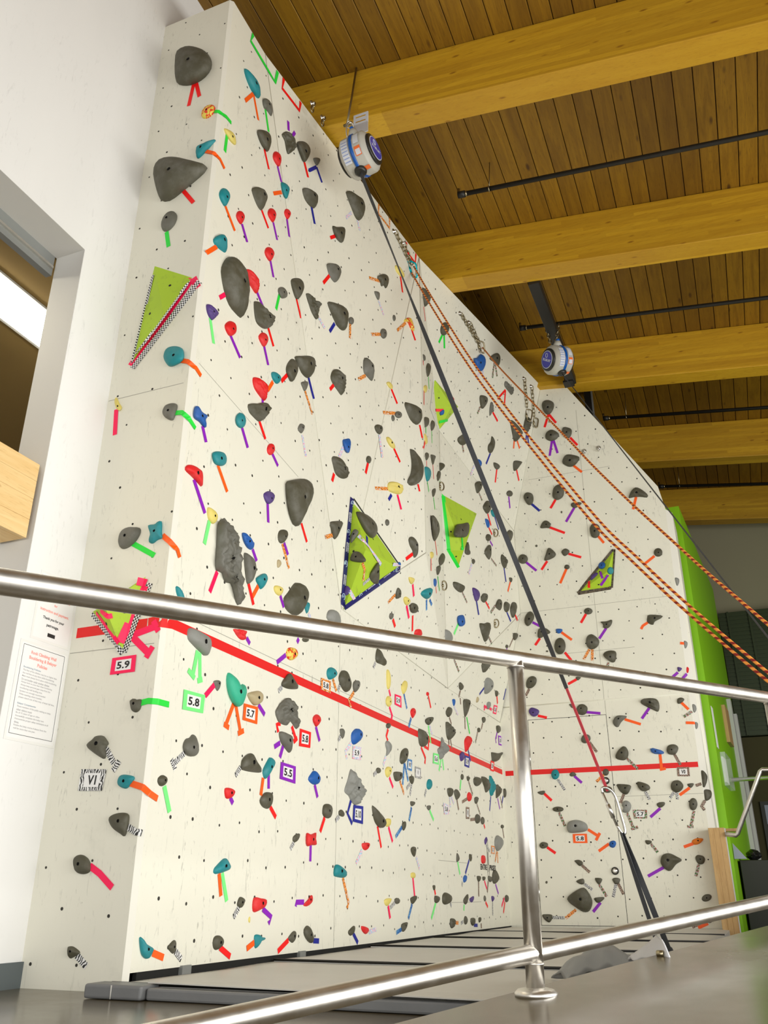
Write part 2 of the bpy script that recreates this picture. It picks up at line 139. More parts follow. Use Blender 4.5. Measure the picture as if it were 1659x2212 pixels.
('k','s',9,[-2.28,8.344,2.873],[-124,29,-11,57,74,91,107,67,84,-14,19,-126,-47,-82,-102,-22],(0,0),49,0,24,'lower dark grey oval hold with checked tape, below the green-taped lime wedge'),
('k','s',10,[-2.182,9.279,3.037],[-90,5,40,43,93,34,17,-46,-59,-35],(0,0),23,0,10,'small dark grey oval hold with leopard tape, above the tall purple card'),
('k','s',10,[-2.233,9.064,2.867],[51,13,45,-3,12,-17,-27,-21,-50,-13,-45,3,-13,17,27,21],(0,0),13,0,6,'tiny dark grey rounded hold with purple tape, above the tall purple card'),
('k','s',10,[-2.336,8.498,2.515],[-117,12,118,69,89,18,-10,-58,-79,-41],(0,0),30,0,14,'small dark grey oval hold with checked tape, above the tall purple card'),
('l','s',10,[-2.378,8.706,2.373],[-89,-29,-113,34,-35,74,87,68,127,7,53,-60,-30,-94],(31,4),43,1,20,'pale grey oval hold with navy tape, above the tall purple card'),
('n','s',10,[-2.433,8.494,2.186],[-34,10,-7,28,35,13,24,-21,-19,-30],(0,0),14,0,6,'tiny tan long hold, upper left of the tall purple card'),
('k','s',10,[-2.428,7.91,2.204],[-62,13,-16,32,82,10,30,-34,-35,-21],(0,0),20,0,10,'small dark grey oval hold with leopard tape, right of the small pink 5.9 card'),
('k','s',10,[-2.382,9.079,2.36],[-73,16,31,29,49,-13,-7,-31],(0,0),16,0,7,'tiny dark grey oval hold with red and navy tape, above the tall purple card'),
('l','s',10,[-2.429,8.892,2.201],[-64,16,23,41,61,11,20,-38,-41,-29],(0,0),21,0,9,'small pale grey oval hold with pink tape, above the tall purple card'),
('y','s',2,[-2.454,6.092,1.879],[-30,62,7,74,27,28,24,-46,0,-73,-28,-46],(0,0),22,0,16,'yellow long hold with pink tape, above the small pink 5.9 card'),
('y','s',2,[-2.454,6.435,1.894],[-58,-6,7,50,58,51,52,6,-13,-59,-46,-42],(0,0),24,0,15,'small yellow long hold with blue swirl tape, above the small pink 5.9 card'),
('y','s',2,[-2.454,6.1,1.715],[55,10,39,-21,1,-40,-38,-35,-54,-10,-40,21,-2,40,38,36],(-8,-5),22,1,14,'small yellow oval hold with pink tape, left of the small pink 5.9 card'),
('r','s',2,[-2.454,7.011,1.952],[34,7,24,-8,-1,-17,-24,-17,-34,-7,-24,8,0,17,24,17],(0,0),11,0,6,'tiny red rounded hold with red tape, right of the small pink 5.9 card'),
('r','s',2,[-2.454,6.635,1.721],[8,40,42,37,59,18,46,-4,19,-27,-9,-44,-32,-34,-50,-17,-54,3,-29,27],(-6,5),21,1,13,'small red teardrop hold, blue swirl tape, lower right of the small pink 5.9 card'),
('k','s',2,[-2.454,7.046,1.729],[-97,-9,-7,26,111,46,90,12,-10,-39,-87,-37],(-48,-5),24,1,14,'dark grey oval hold, mint and tie-dye, lower right of small pink 5.9 card'),
('b','s',2,[-2.454,7.758,2.022],[-46,13,33,32,25,-7,-12,-38],(0,0),14,0,7,'tiny blue long hold with tie-dye tape, right of the small pink 5.9 card'),
('k','s',2,[-2.454,7.586,1.898],[-79,-9,-3,45,87,48,69,1,-8,-46,-66,-38],(0,0),25,0,13,'small dark grey oval hold with leopard tape, above the mint 5.6 card'),
('k','s',2,[-2.454,8.155,2.047],[-94,39,3,66,101,68,85,13,-22,-91,-73,-94],(-4,30),37,1,19,'dark grey long hold with leopard and green tape, upper left of the tall purple card'),
('k','r',2,[-2.454,7.604,1.723],[-108,66,-27,56,97,38,109,3,64,-35,-34,-79,-100,-49],(11,8),39,1,21,'dark grey ribbed hold with leopard tape, upper right of the mint 5.6 card'),
('k','s',2,[-2.454,8.763,2.028],[-57,10,45,36,67,6,-1,-32,-53,-20],(0,0),17,0,8,'tiny dark grey rounded hold with leopard tape, upper left of the tall purple card'),
('k','s',2,[-2.454,8.566,1.892],[55,9,37,-11,-3,-24,-41,-23,-54,-9,-37,11,3,24,41,23],(0,0),15,0,7,'tiny dark grey rounded hold with checked tape, upper left of the tall purple card'),
('k','s',2,[-2.454,9.332,2.022],[-67,23,71,48,83,-4,-20,-45,-66,-21],(0,0),23,0,10,'small dark grey oval hold with purple tape, above the tall purple card'),
('r','r',2,[-2.454,8.142,1.699],[-85,15,14,69,120,67,106,26,4,-44,-70,-92,-90,-41],(0,0),34,0,17,'red ribbed hold with navy tape, above the navy 5.9 card'),
('p','s',2,[-2.454,7.943,1.55],[-59,9,25,44,75,32,49,-20,-28,-49,-61,-18],(0,0),23,0,12,'small purple oval hold, upper left of the navy 5.9 card'),
('k','s',2,[-2.454,6.832,1.556],[-81,40,-51,61,51,60,108,25,84,-32,15,-72,-52,-65,-74,-16],(37,-7),39,1,23,'dark grey oval hold with red tape, upper left of the mint 5.6 card'),
('l','n',2,[-2.454,7.374,1.536],[-10,100,45,62,154,47,157,6,9,-54,-63,-98,-103,-59,-134,-23,-57,18],(0,0),40,0,24,'pale grey craggy hold with mint tape, upper right of the mint 5.6 card'),
('k','s',2,[-2.454,6.093,1.528],[44,7,31,-9,0,-20,-31,-19,-44,-7,-31,9,0,20,31,19],(3,5),14,0,9,'small dark grey rounded hold with red tape, below the small pink 5.9 card'),
('l','s',2,[-2.454,6.082,1.366],[-49,22,-7,49,60,28,52,-12,-32,-65,-24,-22],(0,0),24,0,16,'pale grey oval hold with tie-dye tape, upper left of the blue V0 card'),
('k','s',2,[-2.454,6.402,1.342],[-70,-22,-43,30,31,66,80,60,74,9,31,-40,-32,-59,-70,-44],(4,13),31,1,20,'dark grey oval hold with blue swirl tape, upper left of the blue V0 card'),
('k','s',2,[-2.454,5.898,1.179],[43,5,30,-11,0,-20,-30,-18,-42,-5,-30,11,-1,20,30,18],(3,0),14,0,9,'small dark grey rounded hold, zebra tape, lower right of the tie-dye 5.9 card'),
('y','s',2,[-2.454,6.087,1.191],[-55,6,-11,34,54,31,54,-2,0,-39,-42,-30],(-5,7),22,1,15,'small yellow oval hold with pink tape, left of the blue V0 card'),
('k','s',2,[-2.454,6.279,1.18],[-76,21,42,34,85,22,52,-21,-34,-38,-70,-17],(12,10),25,1,16,'dark grey rounded hold with orange patterned tape, lower left of the blue V0 card'),
('k','s',2,[-2.454,6.59,1.189],[-55,15,28,30,50,4,16,-31,-40,-19],(-15,5),18,0,11,'small dark grey oval hold with zebra tape, below the blue V0 card'),
('k','s',2,[-2.454,9.188,1.711],[155,25,79,-21,-59,-60,-196,-63,-161,-28,-191,17,92,46,280,83],(0,0),37,0,17,'dark grey oval hold, below the tall purple card'),
('t','s',2,[-2.454,6.999,1.198],[58,2,29,-29,-16,-43,-52,-32,-57,-3,-30,29,16,43,52,33],(0,0),23,0,14,'small teal oval hold with zebra tape, below the mint 5.6 card'),
('k','s',2,[-2.454,7.934,1.361],[41,4,27,-16,-2,-27,-31,-22,-41,-4,-27,16,2,27,31,22],(0,0),14,0,7,'tiny dark grey oval hold with mint tape, below the navy 5.9 card'),
('k','s',2,[-2.454,8.124,1.367],[-37,17,62,17,8,-21,-34,-14],(0,0),12,0,6,'tiny dark grey rounded hold with checked tape, below the navy 5.9 card'),
('k','s',2,[-2.454,8.419,1.374],[-113,7,-30,38,128,38,123,-1,-6,-46,-102,-36],(0,0),30,0,15,'small dark grey rounded hold, lower right of the navy 5.9 card'),
('k','r',2,[-2.454,8.717,1.381],[-128,54,31,60,131,13,125,-28,3,-82,-53,-28,-110,11],(0,0),37,0,18,'dark grey ribbed hold, lower right of the navy 5.9 card'),
('t','r',2,[-2.454,8.946,1.382],[-59,95,17,64,102,20,67,-36,-38,-99,-88,-44],(0,0),38,0,19,'teal ribbed hold with navy tape, lower right of the navy 5.9 card'),
('k','n',2,[-2.454,9.192,1.358],[-54,55,54,54,147,21,17,-45,-85,-77,-80,-7],(0,0),30,0,15,'dark grey craggy hold, purple and checked tape, lower right of the navy 5.9 card'),
('k','s',13,[-2.445,9.44,1.361],[20,-1,12,-35,-3,-48,-17,-34,-21,1,-12,35,3,48,17,34],(0,0),23,0,10,'small dark grey long hold with navy tape, lower right of the navy 5.9 card'),
('k','s',2,[-2.454,7.553,1.19],[-65,22,34,37,84,22,43,-27,-28,-41,-68,-12],(0,0),23,0,13,'small dark grey oval hold, tie-dye tape, lower left of the navy 5.9 card'),
('k','s',2,[-2.454,7.749,1.188],[-77,17,-3,44,73,16,70,-10,-11,-47,-52,-21],(0,0),24,0,13,'small dark grey oval hold with leopard tape, below the navy 5.9 card'),
('r','s',2,[-2.454,8.133,1.203],[63,6,41,-26,-5,-41,-48,-33,-63,-6,-41,25,4,42,48,33],(0,0),22,0,12,'small red oval hold with leopard tape, below the navy 5.9 card'),
('k','s',2,[-2.454,8.364,1.197],[-54,11,12,28,61,27,50,-7,-12,-39,-58,-21],(0,0),18,0,9,'small dark grey oval hold with checked tape, below the navy 5.9 card'),
('k','s',2,[-2.454,8.375,1.024],[77,5,50,-27,-6,-43,-58,-34,-77,-5,-51,26,5,43,59,34],(0,0),25,0,13,'small dark grey oval hold with leopard tape, above the black wall lettering'),
('k','s',2,[-2.454,8.558,1.02],[63,4,41,-22,-5,-35,-48,-28,-63,-4,-41,22,5,35,48,28],(-21,-4),20,0,10,'small dark grey oval hold with red tape, above the black wall lettering'),
('g','s',2,[-2.454,6.982,1.012],[-52,7,33,21,45,6,5,-20,-32,-14],(0,0),13,0,8,'tiny mid grey rounded hold with mint tape, lower right of the blue V0 card'),
('k','s',2,[-2.454,6.6,1.01],[-42,14,52,18,40,-1,-8,-18,-43,-12],(0,0),13,0,8,'tiny dark grey rounded hold with blue swirl tape, below the blue V0 card'),
('k','s',2,[-2.454,6.405,.833],[-34,15,20,34,44,16,19,-23,-15,-32,-34,-10],(-7,8),17,0,11,'small dark grey oval hold with blue swirl tape, right of the navy 5.10 card'),
('k','s',2,[-2.454,5.885,.863],[-98,54,-81,67,12,39,107,-1,111,-36,42,-62,-23,-49,-69,-13],(32,-26),36,1,26,'dark grey long hold with red tape, right of the navy 5.10 card'),
('y','s',2,[-2.454,6.087,.836],[-44,18,6,27,44,20,38,-13,-3,-27,-40,-24],(-2,8),18,0,12,'small yellow oval hold with pink tape, right of the navy 5.10 card'),
('r','s',2,[-2.454,5.68,.659],[-61,14,38,22,53,4,12,-23,-42,-18],(12,6),17,1,13,'small red rounded hold with tie-dye tape, below the navy 5.10 card'),
('k','s',2,[-2.454,6.61,.665],[-59,9,-21,29,44,26,49,-3,20,-39,-33,-23],(-19,7),20,1,13,'small dark grey oval hold, tie-dye tape, lower right of the navy 5.10 card'),
('k','s',2,[-2.454,9.293,1.012],[63,4,42,-11,-4,-19,-47,-16,-62,-4,-42,10,4,19,47,16],(0,0),13,0,6,'tiny dark grey rounded hold with leopard tape, above the black wall lettering'),
('p','s',2,[-2.454,8.631,.84],[-38,3,33,37,52,13,-12,-36,-35,-18],(0,0),15,0,7,'tiny purple long hold with zebra tape, above the black wall lettering'),
('l','f',2,[-2.454,9.086,.837],[-129,24,-37,82,148,60,163,4,45,-57,-60,-81,-129,-31],(0,0),45,0,22,'pale grey angular hold with orange patterned tape, above the black wall lettering'),
('r','s',2,[-2.454,8.515,.667],[-48,28,55,32,48,-30,-54,-30],(0,0),21,0,11,'small red oval hold, upper left of the black wall lettering'),
('k','s',2,[-2.454,7.714,.656],[-27,18,-6,37,40,1,25,-24,-32,-32],(0,0),16,0,9,'small dark grey long hold with mint tape, left of the black wall lettering'),
('k','s',2,[-2.454,8.097,.671],[-30,21,12,28,41,-1,12,-34,-35,-14],(0,0),15,0,8,'tiny dark grey long hold with navy tape, upper left of the black wall lettering'),
('b','s',2,[-2.454,7.907,.489],[-51,3,2,29,59,19,25,-20,-35,-30],(0,0),16,0,9,'small blue oval hold with zebra tape, lower left of the black wall lettering'),
('k','s',2,[-2.454,8.909,.518],[-87,25,-5,67,89,23,109,-14,-12,-58,-93,-43],(0,0),33,0,17,'dark grey oval hold with purple tape, lower right of the black wall lettering'),
('k','s',2,[-2.454,8.724,.498],[-57,26,77,13,34,-24,-54,-15],(0,0),17,0,8,'upper tiny dark grey oval hold with leopard tape, below the black wall lettering'),
('k','s',2,[-2.454,8.35,.497],[-67,16,48,20,44,-7,-25,-28],(0,0),15,0,8,'tiny dark grey rounded hold with leopard tape, lower left of the black wall lettering'),
('k','s',2,[-2.454,8.517,.5],[-49,12,45,15,34,-8,-30,-19],(0,0),11,0,6,'tiny dark grey rounded hold with pink tape, below the black wall lettering'),
('y','s',2,[-2.454,6.59,.497],[-46,9,5,18,44,10,37,-19,-40,-18],(0,0),14,0,9,'small yellow rounded hold with pink tape, left of the black wall lettering'),
('k','s',2,[-2.454,7.071,.412],[-34,12,22,17,20,-9,-8,-20],(0,0),10,0,6,'tiny dark grey oval hold with red tape, left of the black wall lettering'),
('k','s',2,[-2.454,7.137,.325],[-57,25,42,18,60,1,13,-24,-58,-20],(0,6),18,0,11,'small dark grey rounded hold with mint tape, lower left of the black wall lettering'),
('k','s',2,[-2.454,7.368,.33],[-100,0,-84,30,-17,46,102,26,132,-1,83,-28,-25,-43,-90,-31],(0,0),32,0,19,'dark grey rounded hold with zebra tape, lower left of the black wall lettering'),
('k','s',2,[-2.454,6.586,.323],[-53,14,48,28,74,11,12,-22,-28,-26,-53,-6],(2,10),18,0,12,'small dark grey oval hold with blue swirl tape, left of the black wall lettering'),
('y','s',2,[-2.454,6.073,.315],[-59,9,-10,20,66,16,49,-3,0,-25,-45,-17],(4,9),17,0,12,'small yellow rounded hold with pink tape, below the navy 5.10 card'),
('k','s',2,[-2.454,6.253,.319],[-45,11,-1,21,50,7,39,-12,-2,-19,-42,-8],(5,1),15,0,10,'small dark grey rounded hold with zebra tape, lower right of the navy 5.10 card'),
('k','s',2,[-2.454,7.907,.319],[-50,8,56,44,69,27,17,-30,-26,-34,-67,-15],(0,0),20,0,11,'small dark grey long hold with mint tape, lower left of the black wall lettering'),
('p','s',2,[-2.454,8.091,.321],[-64,5,56,27,59,5,1,-24,-51,-14],(0,0),15,0,8,'tiny purple oval hold, lower left of the black wall lettering'),
('g','f',2,[-2.454,8.509,.327],[-30,13,9,31,43,-2,7,-30,-29,-12],(0,0),14,0,7,'tiny mid grey angular hold with red tape, below the black wall lettering'),
('p','s',2,[-2.454,8.788,.326],[-38,18,32,20,55,-3,-12,-27,-36,-8],(0,0),14,0,7,'tiny purple oval hold with zebra tape, below the black wall lettering'),
('k','s',2,[-2.454,9.31,.323],[67,0,41,-24,-8,-34,-52,-24,-66,0,-42,24,8,34,53,24],(0,0),20,0,10,'small dark grey oval hold, pink and red tape, lower right of the black wall lettering'),
('k','r',2,[-2.454,7.512,.146],[-51,28,15,33,64,21,46,-23,-17,-39,-57,-20],(0,0),22,0,13,'small dark grey ribbed hold with orange patterned tape, lower left of the black wall lettering'),
('k','s',2,[-2.454,7.882,.157],[44,-1,28,-24,-5,-33,-34,-23,-44,1,-28,24,5,33,34,23],(0,0),18,0,10,'small dark grey long hold with zebra tape, below the black wall lettering'),
('k','s',2,[-2.454,8.097,.141],[-60,25,54,27,63,-6,-1,-33,-57,-13],(0,0),20,0,11,'small dark grey oval hold with navy tape, below the black wall lettering'),
('k','s',2,[-2.454,8.323,.152],[-38,13,33,18,35,-8,-29,-23],(0,0),12,0,6,'lower tiny dark grey oval hold with leopard tape, below the black wall lettering'),
('k','s',2,[-2.454,6.401,.148],[-58,17,48,27,53,7,5,-26,-49,-25],(-12,10),19,1,13,'small dark grey oval hold with blue swirl tape, lower left of the black wall lettering'),
('r','s',2,[-2.454,5.682,.151],[-59,24,37,12,55,-7,11,-24,-45,-4],(-2,2),16,0,12,'small red oval hold with tie-dye tape, lower right of the red cross-shaped hold'),
('p','s',13,[-2.176,9.44,1.365],[-14,26,10,13,15,-5,-12,-34],(0,0),14,0,6,'tiny purple oval hold, lower right of the tall purple card'),
('k','s',2,[-2.454,4.112,.997],[-91,-25,-84,15,-27,52,13,51,58,17,111,-14,105,-27,2,-35,-88,-34],(-17,10),35,1,33,'large dark grey rounded hold with zebra tape, left of the purple 5.5 card'),
('t','s',2,[-2.454,4.299,1.005],[-51,-18,-13,30,19,57,70,37,39,-2,-19,-61,-45,-43],(5,5),26,1,24,'teal long hold with orange and purple tape, left of the purple 5.5 card'),
('r','s',2,[-2.454,3.925,.834],[-47,17,-1,25,45,15,35,-9,2,-25,-34,-24],(-4,1),19,1,19,'red rounded hold with purple tape, left of the purple 5.5 card'),
('k','s',2,[-2.454,4.312,.833],[-76,-6,-34,34,11,43,49,36,57,-1,37,-30,4,-42,-48,-34],(-17,3),29,1,27,'dark grey rounded hold with red tape, lower left of the purple 5.5 card'),
('b','s',2,[-2.454,4.876,1.009],[-78,-12,-46,23,-5,45,55,17,57,-11,37,-28,-20,-33],(14,6),25,1,21,'blue rounded hold with purple tape, right of the purple 5.5 card'),
('l','n',2,[-2.454,5.464,1.008],[-139,-26,-94,45,-44,123,13,86,92,49,156,2,97,-57,30,-96,-38,-76,-73,-50],(28,3),52,1,42,'silvery pointed craggy hold above the navy 5.10 card'),
('k','s',2,[-2.454,5.066,.835],[-60,-2,-45,33,18,44,63,28,65,-7,39,-36,-25,-37,-55,-22],(-9,3),28,1,23,'dark grey rounded hold with red tape, left of the navy 5.10 card'),
('k','s',2,[-2.454,5.279,.84],[-39,7,0,22,41,2,27,-19,-29,-13],(6,0),14,0,10,'small dark grey rounded hold with zebra tape, left of the navy 5.10 card'),
('k','s',2,[-2.454,4.667,.66],[-35,1,2,20,34,22,32,1,0,-23,-32,-21],(9,6),15,0,12,'small dark grey oval hold with zebra tape, left of the red cross-shaped hold'),
('r','s',2,[-2.454,4.875,.664],[-72,28,-16,25,51,38,46,8,60,-27,-4,-33,-66,-38],(-28,-3),27,1,23,'red rounded hold with purple tape, lower left of the navy 5.10 card'),
('t','f',2,[-2.454,3.901,.487],[-75,-14,-24,19,23,44,57,21,86,-8,-2,-28,-65,-35],(1,4),27,1,28,'teal angular hold with orange and mint tape, left of the red cross-shaped hold'),
('t','s',2,[-2.454,5.271,.488],[-83,-5,-67,39,-5,38,102,2,95,-23,31,-29,-72,-22],(-20,8),29,1,23,'teal oval hold with orange patterned tape, lower right of the red cross-shaped hold'),
('k','s',2,[-2.454,4.104,.325],[-34,-1,-13,26,34,15,31,-1,9,-22,-27,-17],(-6,2),16,1,16,'dark grey rounded hold with zebra tape, lower left of the red cross-shaped hold'),
('r','s',2,[-2.454,4.294,.318],[-66,27,-6,26,59,18,54,-10,22,-24,-63,-36],(-3,4),26,1,25,'red rounded hold with purple tape, lower left of the red cross-shaped hold'),
('r','s',2,[-2.454,4.849,.323],[-55,-13,-3,11,26,32,45,20,40,-8,-7,-22,-48,-20],(10,14),16,1,14,'small red long hold with purple tape, below the red cross-shaped hold'),
('y','s',2,[-2.454,4.196,.245],[-9,5,6,15,7,-12,-4,-9],(0,0),6,0,6,'tiny yellow long hold, lower left of the red cross-shaped hold'),
('k','s',0,[-2.735,3.245,.985],[-74,5,-44,28,-27,43,10,45,29,29,44,10,31,-5,38,-34,32,-55,5,-46,-43,-20],(-2,12),33,1,36,'large dark grey rounded hold with zebra tape, above the zebra V1 card'),
('t','s',0,[-2.575,3.245,.826],[-39,2,-28,24,2,27,50,14,33,-16,11,-32,-28,-19],(7,-2),23,1,27,'teal rounded hold with orange tape, right of the zebra V1 card'),
('k','f',2,[-2.454,3.352,.833],[-41,3,-8,28,30,18,34,-2,9,-23,-23,-23],(1,2),18,1,20,'dark grey angular hold with mint tape, right of the zebra V1 card'),
('k','s',0,[-2.575,3.245,.649],[-60,11,-52,28,-15,39,32,38,46,21,44,-20,34,-54,9,-44,-36,-19],(13,7),33,1,38,'large dark grey rounded hold with zebra tape, lower right of the zebra V1 card'),
('k','s',0,[-2.747,3.245,.483],[-44,4,-41,30,-13,39,23,24,43,-2,43,-28,13,-38,-24,-30],(-5,2),28,1,33,'large dark grey rounded hold with pink tape, below the zebra V1 card'),
('g','s',2,[-2.454,3.553,1.022],[-65,-20,-53,17,-20,30,-1,48,31,43,58,2,57,-26,25,-47,-32,-48],(-19,-15),32,1,34,'large mid grey rounded hold with zebra tape, below the mint 5.8 card'),
('k','f',0,[-2.734,3.245,.143],[-35,17,-12,22,16,11,40,-4,10,-17,-19,-29],(-4,3),19,1,22,'dark grey angular hold with zebra tape, upper left of the mat corner'),
('t','s',2,[-2.454,3.356,.155],[-51,42,-33,40,-4,19,48,-1,43,-16,28,-35,-1,-35,-31,-13],(-8,-1),23,1,27,'teal oval hold with orange tape, upper right of the mat corner'),
('k','s',2,[-2.454,3.546,.152],[-33,3,3,26,20,20,22,-13,8,-26,-21,-11],(-2,1),15,1,17,'dark grey oval hold with zebra tape, upper right of the mat corner'),
('k','s',2,[-2.454,3.91,.153],[-39,2,-29,26,10,30,45,8,39,-14,1,-29,-27,-23],(3,2),21,1,22,'dark grey rounded hold with red tape, right of the mat corner'),
('t','s',2,[-2.454,4.308,.149],[-50,22,-3,24,19,13,59,8,42,-1,8,-7,-30,-35,-45,-24],(0,0),19,0,18,'teal oval hold with orange tape, lower left of the red cross-shaped hold'),
('k','s',2,[-2.454,4.67,.146],[-45,1,9,30,35,20,28,-12,6,-26,-32,-13],(3,7),17,1,15,'small dark grey oval hold with red tape, below the red cross-shaped hold'),
('k','s',2,[-2.454,4.867,.155],[-58,25,-21,45,20,30,58,-16,49,-44,1,-36,-48,-5],(-8,-2),25,1,22,'dark grey oval hold with navy tape, below the red cross-shaped hold'),
('k','s',2,[-2.454,5.467,.152],[-47,1,21,27,48,23,29,-10,-11,-25,-40,-16],(0,0),16,0,13,'small dark grey long hold with navy tape, below the red cross-shaped hold'),
('b','s',7,[-1.978,7.603,5.625],[-125,-20,-72,15,-24,85,67,94,104,43,86,-45,25,-90,-60,-84],(-62,-38),55,1,25,'blue rounded hold with tie-dye tape, below the second rope anchor'),
('k','s',7,[-1.866,7.861,5.801],[-117,-58,-78,8,-5,69,61,67,89,9,76,-45,-25,-50],(-31,-5),42,1,19,'dark grey rounded hold with checked tape, lower right of the second rope anchor'),
('g','n',7,[-1.829,8.257,5.651],[-100,-21,-94,34,17,29,88,42,94,-44,-4,-40],(0,0),34,0,16,'mid grey craggy hold with red tape, upper left of the loose chains'),
('k','s',7,[-2.032,7.854,5.293],[-85,21,9,63,55,50,61,3,12,-88,-52,-50],(-5,-1),39,1,18,'dark grey oval hold with checked tape, right of the white-edged lime wedge'),
('g','n',7,[-1.996,8.038,5.282],[-42,57,0,76,52,0,18,-30,2,-80,-30,-23],(0,0),28,0,13,'small mid grey craggy hold with red tape, left of the loose chains'),
('k','r',7,[-1.773,8.821,5.45],[-46,81,38,97,72,43,48,-59,3,-102,-50,-72,-65,12],(0,0),45,0,19,'dark grey ribbed hold with navy tape, below the loose chains'),
('k','s',7,[-1.869,8.618,5.288],[-157,55,-77,69,122,47,132,-1,40,-121,-60,-49],(0,0),55,0,24,'dark grey oval hold with orange tape, below the loose chains'),
('k','s',7,[-2.241,7.672,4.767],[-76,-22,-17,42,47,100,84,-6,19,-59,-57,-54],(0,0),39,0,18,'dark grey oval hold with checked tape, lower right of the white-edged lime wedge'),
('k','s',7,[-2.068,8.219,4.939],[-26,91,37,68,58,6,33,-87,-30,-81,-51,-27,-21,29],(0,0),38,0,17,'dark grey long hold with navy tape, lower left of the loose chains'),
('b','s',7,[-2.188,8.076,4.662],[60,25,56,-11,18,-41,-29,-46,-60,-25,-55,11,-19,41,29,46],(0,0),29,0,13,'small blue rounded hold with tie-dye tape, lower right of the white-edged lime wedge'),
('k','s',7,[-2.072,8.439,4.781],[-77,8,4,32,73,24,33,-31,-32,-33],(-12,-10),25,0,11,'small dark grey oval hold with red tape, lower left of the loose chains'),
('k','s',14,[-1.524,8.944,5.709],[-67,34,-45,82,13,88,71,43,68,-24,28,-83,-15,-94,-52,-45],(7,-23),56,1,23,'dark grey rounded hold with red tape, right of the loose chains'),
('k','s',14,[-1.338,8.996,5.342],[-50,45,-19,76,53,39,56,-13,26,-65,-15,-68,-50,-14],(3,-5),44,1,19,'dark grey rounded hold with red tape, lower right of the loose chains'),
('k','s',14,[-1.522,8.997,5.34],[-69,13,-40,59,24,71,90,5,59,-48,-6,-65,-58,-34],(0,-3),50,1,21,'dark grey rounded hold with purple tape, lower right of the loose chains'),
('k','s',14,[-1.34,9.047,4.994],[-88,10,-51,71,5,78,108,28,87,-26,35,-67,-20,-69,-76,-26],(3,-10),59,1,25,'dark grey oval hold with orange tape, lower right of the loose chains'),
('k','s',7,[-1.923,8.849,4.967],[-92,0,63,64,63,34,-35,-99],(0,0),33,0,14,'small dark grey oval hold with red tape, below the loose chains'),
('k','s',8,[-2.229,8.174,4.424],[-73,12,21,71,88,55,52,-22,-23,-82,-65,-33],(4,24),34,1,15,'small dark grey oval hold with checked tape, above the green-taped lime wedge'),
('k','s',8,[-2.2,8.401,4.281],[-101,-37,-10,64,72,84,102,38,9,-80,-73,-69],(-8,-8),38,1,17,'dark grey oval hold with red tape, upper right of the green-taped lime wedge'),
('t','s',8,[-2.17,8.6,4.285],[-94,-11,43,69,93,44,15,-42,-56,-61],(0,0),30,0,13,'small teal rounded hold with navy tape, upper right of the green-taped lime wedge'),
('b','s',8,[-2.208,8.408,4.084],[-54,33,19,44,47,-8,16,-49,-29,-20],(0,0),23,0,10,'small blue long hold with red tape, right of the green-taped lime wedge'),
('k','s',8,[-2.212,8.429,3.923],[64,22,46,-14,1,-41,-44,-44,-64,-22,-46,13,-1,41,44,44],(0,0),24,0,11,'small dark grey rounded hold with purple tape, right of the green-taped lime wedge'),
('k','s',8,[-2.221,8.425,3.741],[-91,-13,13,88,61,70,57,-27,19,-68,-59,-50],(-10,29),35,1,16,'dark grey oval hold with checked tape, lower right of the green-taped lime wedge'),
('k','n',8,[-2.154,8.844,3.786],[-81,23,-35,66,91,42,86,-8,9,-81,-69,-42],(0,0),35,0,16,'dark grey craggy hold with navy tape, lower right of the green-taped lime wedge'),
('k','s',8,[-2.132,9.032,3.622],[-48,8,30,31,30,-4,-13,-35],(0,0),15,0,6,'tiny dark grey oval hold with orange tape, lower right of the green-taped lime wedge'),
('k','s',8,[-2.287,8.057,3.524],[-33,8,15,32,40,11,5,-28,-27,-22],(0,0),15,0,7,'tiny dark grey oval hold, tie-dye tape, lower right of the green-taped lime wedge'),
('k','s',8,[-2.111,9.018,4.163],[-90,-26,-17,54,66,64,57,-5,-16,-87],(0,0),32,0,14,'small dark grey oval hold, right of the green-taped lime wedge'),
('k','s',8,[-2.306,7.909,3.604],[-47,-18,-13,76,22,68,30,7,63,-28,-4,-55,-50,-50],(0,0),28,0,13,'small dark grey long hold, lower right of the green-taped lime wedge'),
('k','s',7,[-2.038,8.851,4.612],[68,26,58,-4,14,-31,-38,-40,-67,-26,-58,4,-15,31,38,40],(-17,-16),26,0,11,'small dark grey rounded hold with purple tape, upper right of the green-taped lime wedge'),
('k','s',8,[-2.355,7.726,3.144],[-117,19,-28,39,112,43,106,5,59,-36,-25,-45,-108,-26],(0,0),36,0,18,'upper dark grey oval hold with checked tape, below the green-taped lime wedge'),
('p','s',8,[-2.293,8.114,3.183],[-72,49,27,57,75,20,44,-52,-13,-69,-62,-5],(0,0),34,0,16,'purple oval hold with navy tape, below the green-taped lime wedge'),
('k','s',8,[-2.262,8.314,3.199],[-73,-10,-18,43,71,55,72,4,9,-45,-62,-46],(-2,13),29,1,14,'small dark grey rounded hold with red tape, below the green-taped lime wedge'),
('k','s',8,[-2.203,8.69,3.224],[-85,-24,-11,62,71,64,66,-10,23,-48,-64,-44],(-17,11),32,1,14,'small dark grey oval hold with checked tape, lower right of the green-taped lime wedge'),
('k','s',8,[-2.17,8.892,3.264],[-61,19,-6,58,77,49,49,-19,2,-60,-61,-47],(0,0),30,0,14,'small dark grey oval hold with navy tape, lower right of the green-taped lime wedge'),
('k','s',8,[-2.142,9.07,3.283],[-65,8,-12,76,70,97,84,39,16,-80,-24,-93,-69,-48],(0,0),39,0,17,'dark grey long hold with red tape, lower right of the green-taped lime wedge'),
('b','s',9,[-2.362,7.81,2.829],[-88,14,19,59,61,46,79,-9,-2,-59,-69,-52],(-46,-27),35,1,18,'blue rounded hold with mint tape, below the green-taped lime wedge'),
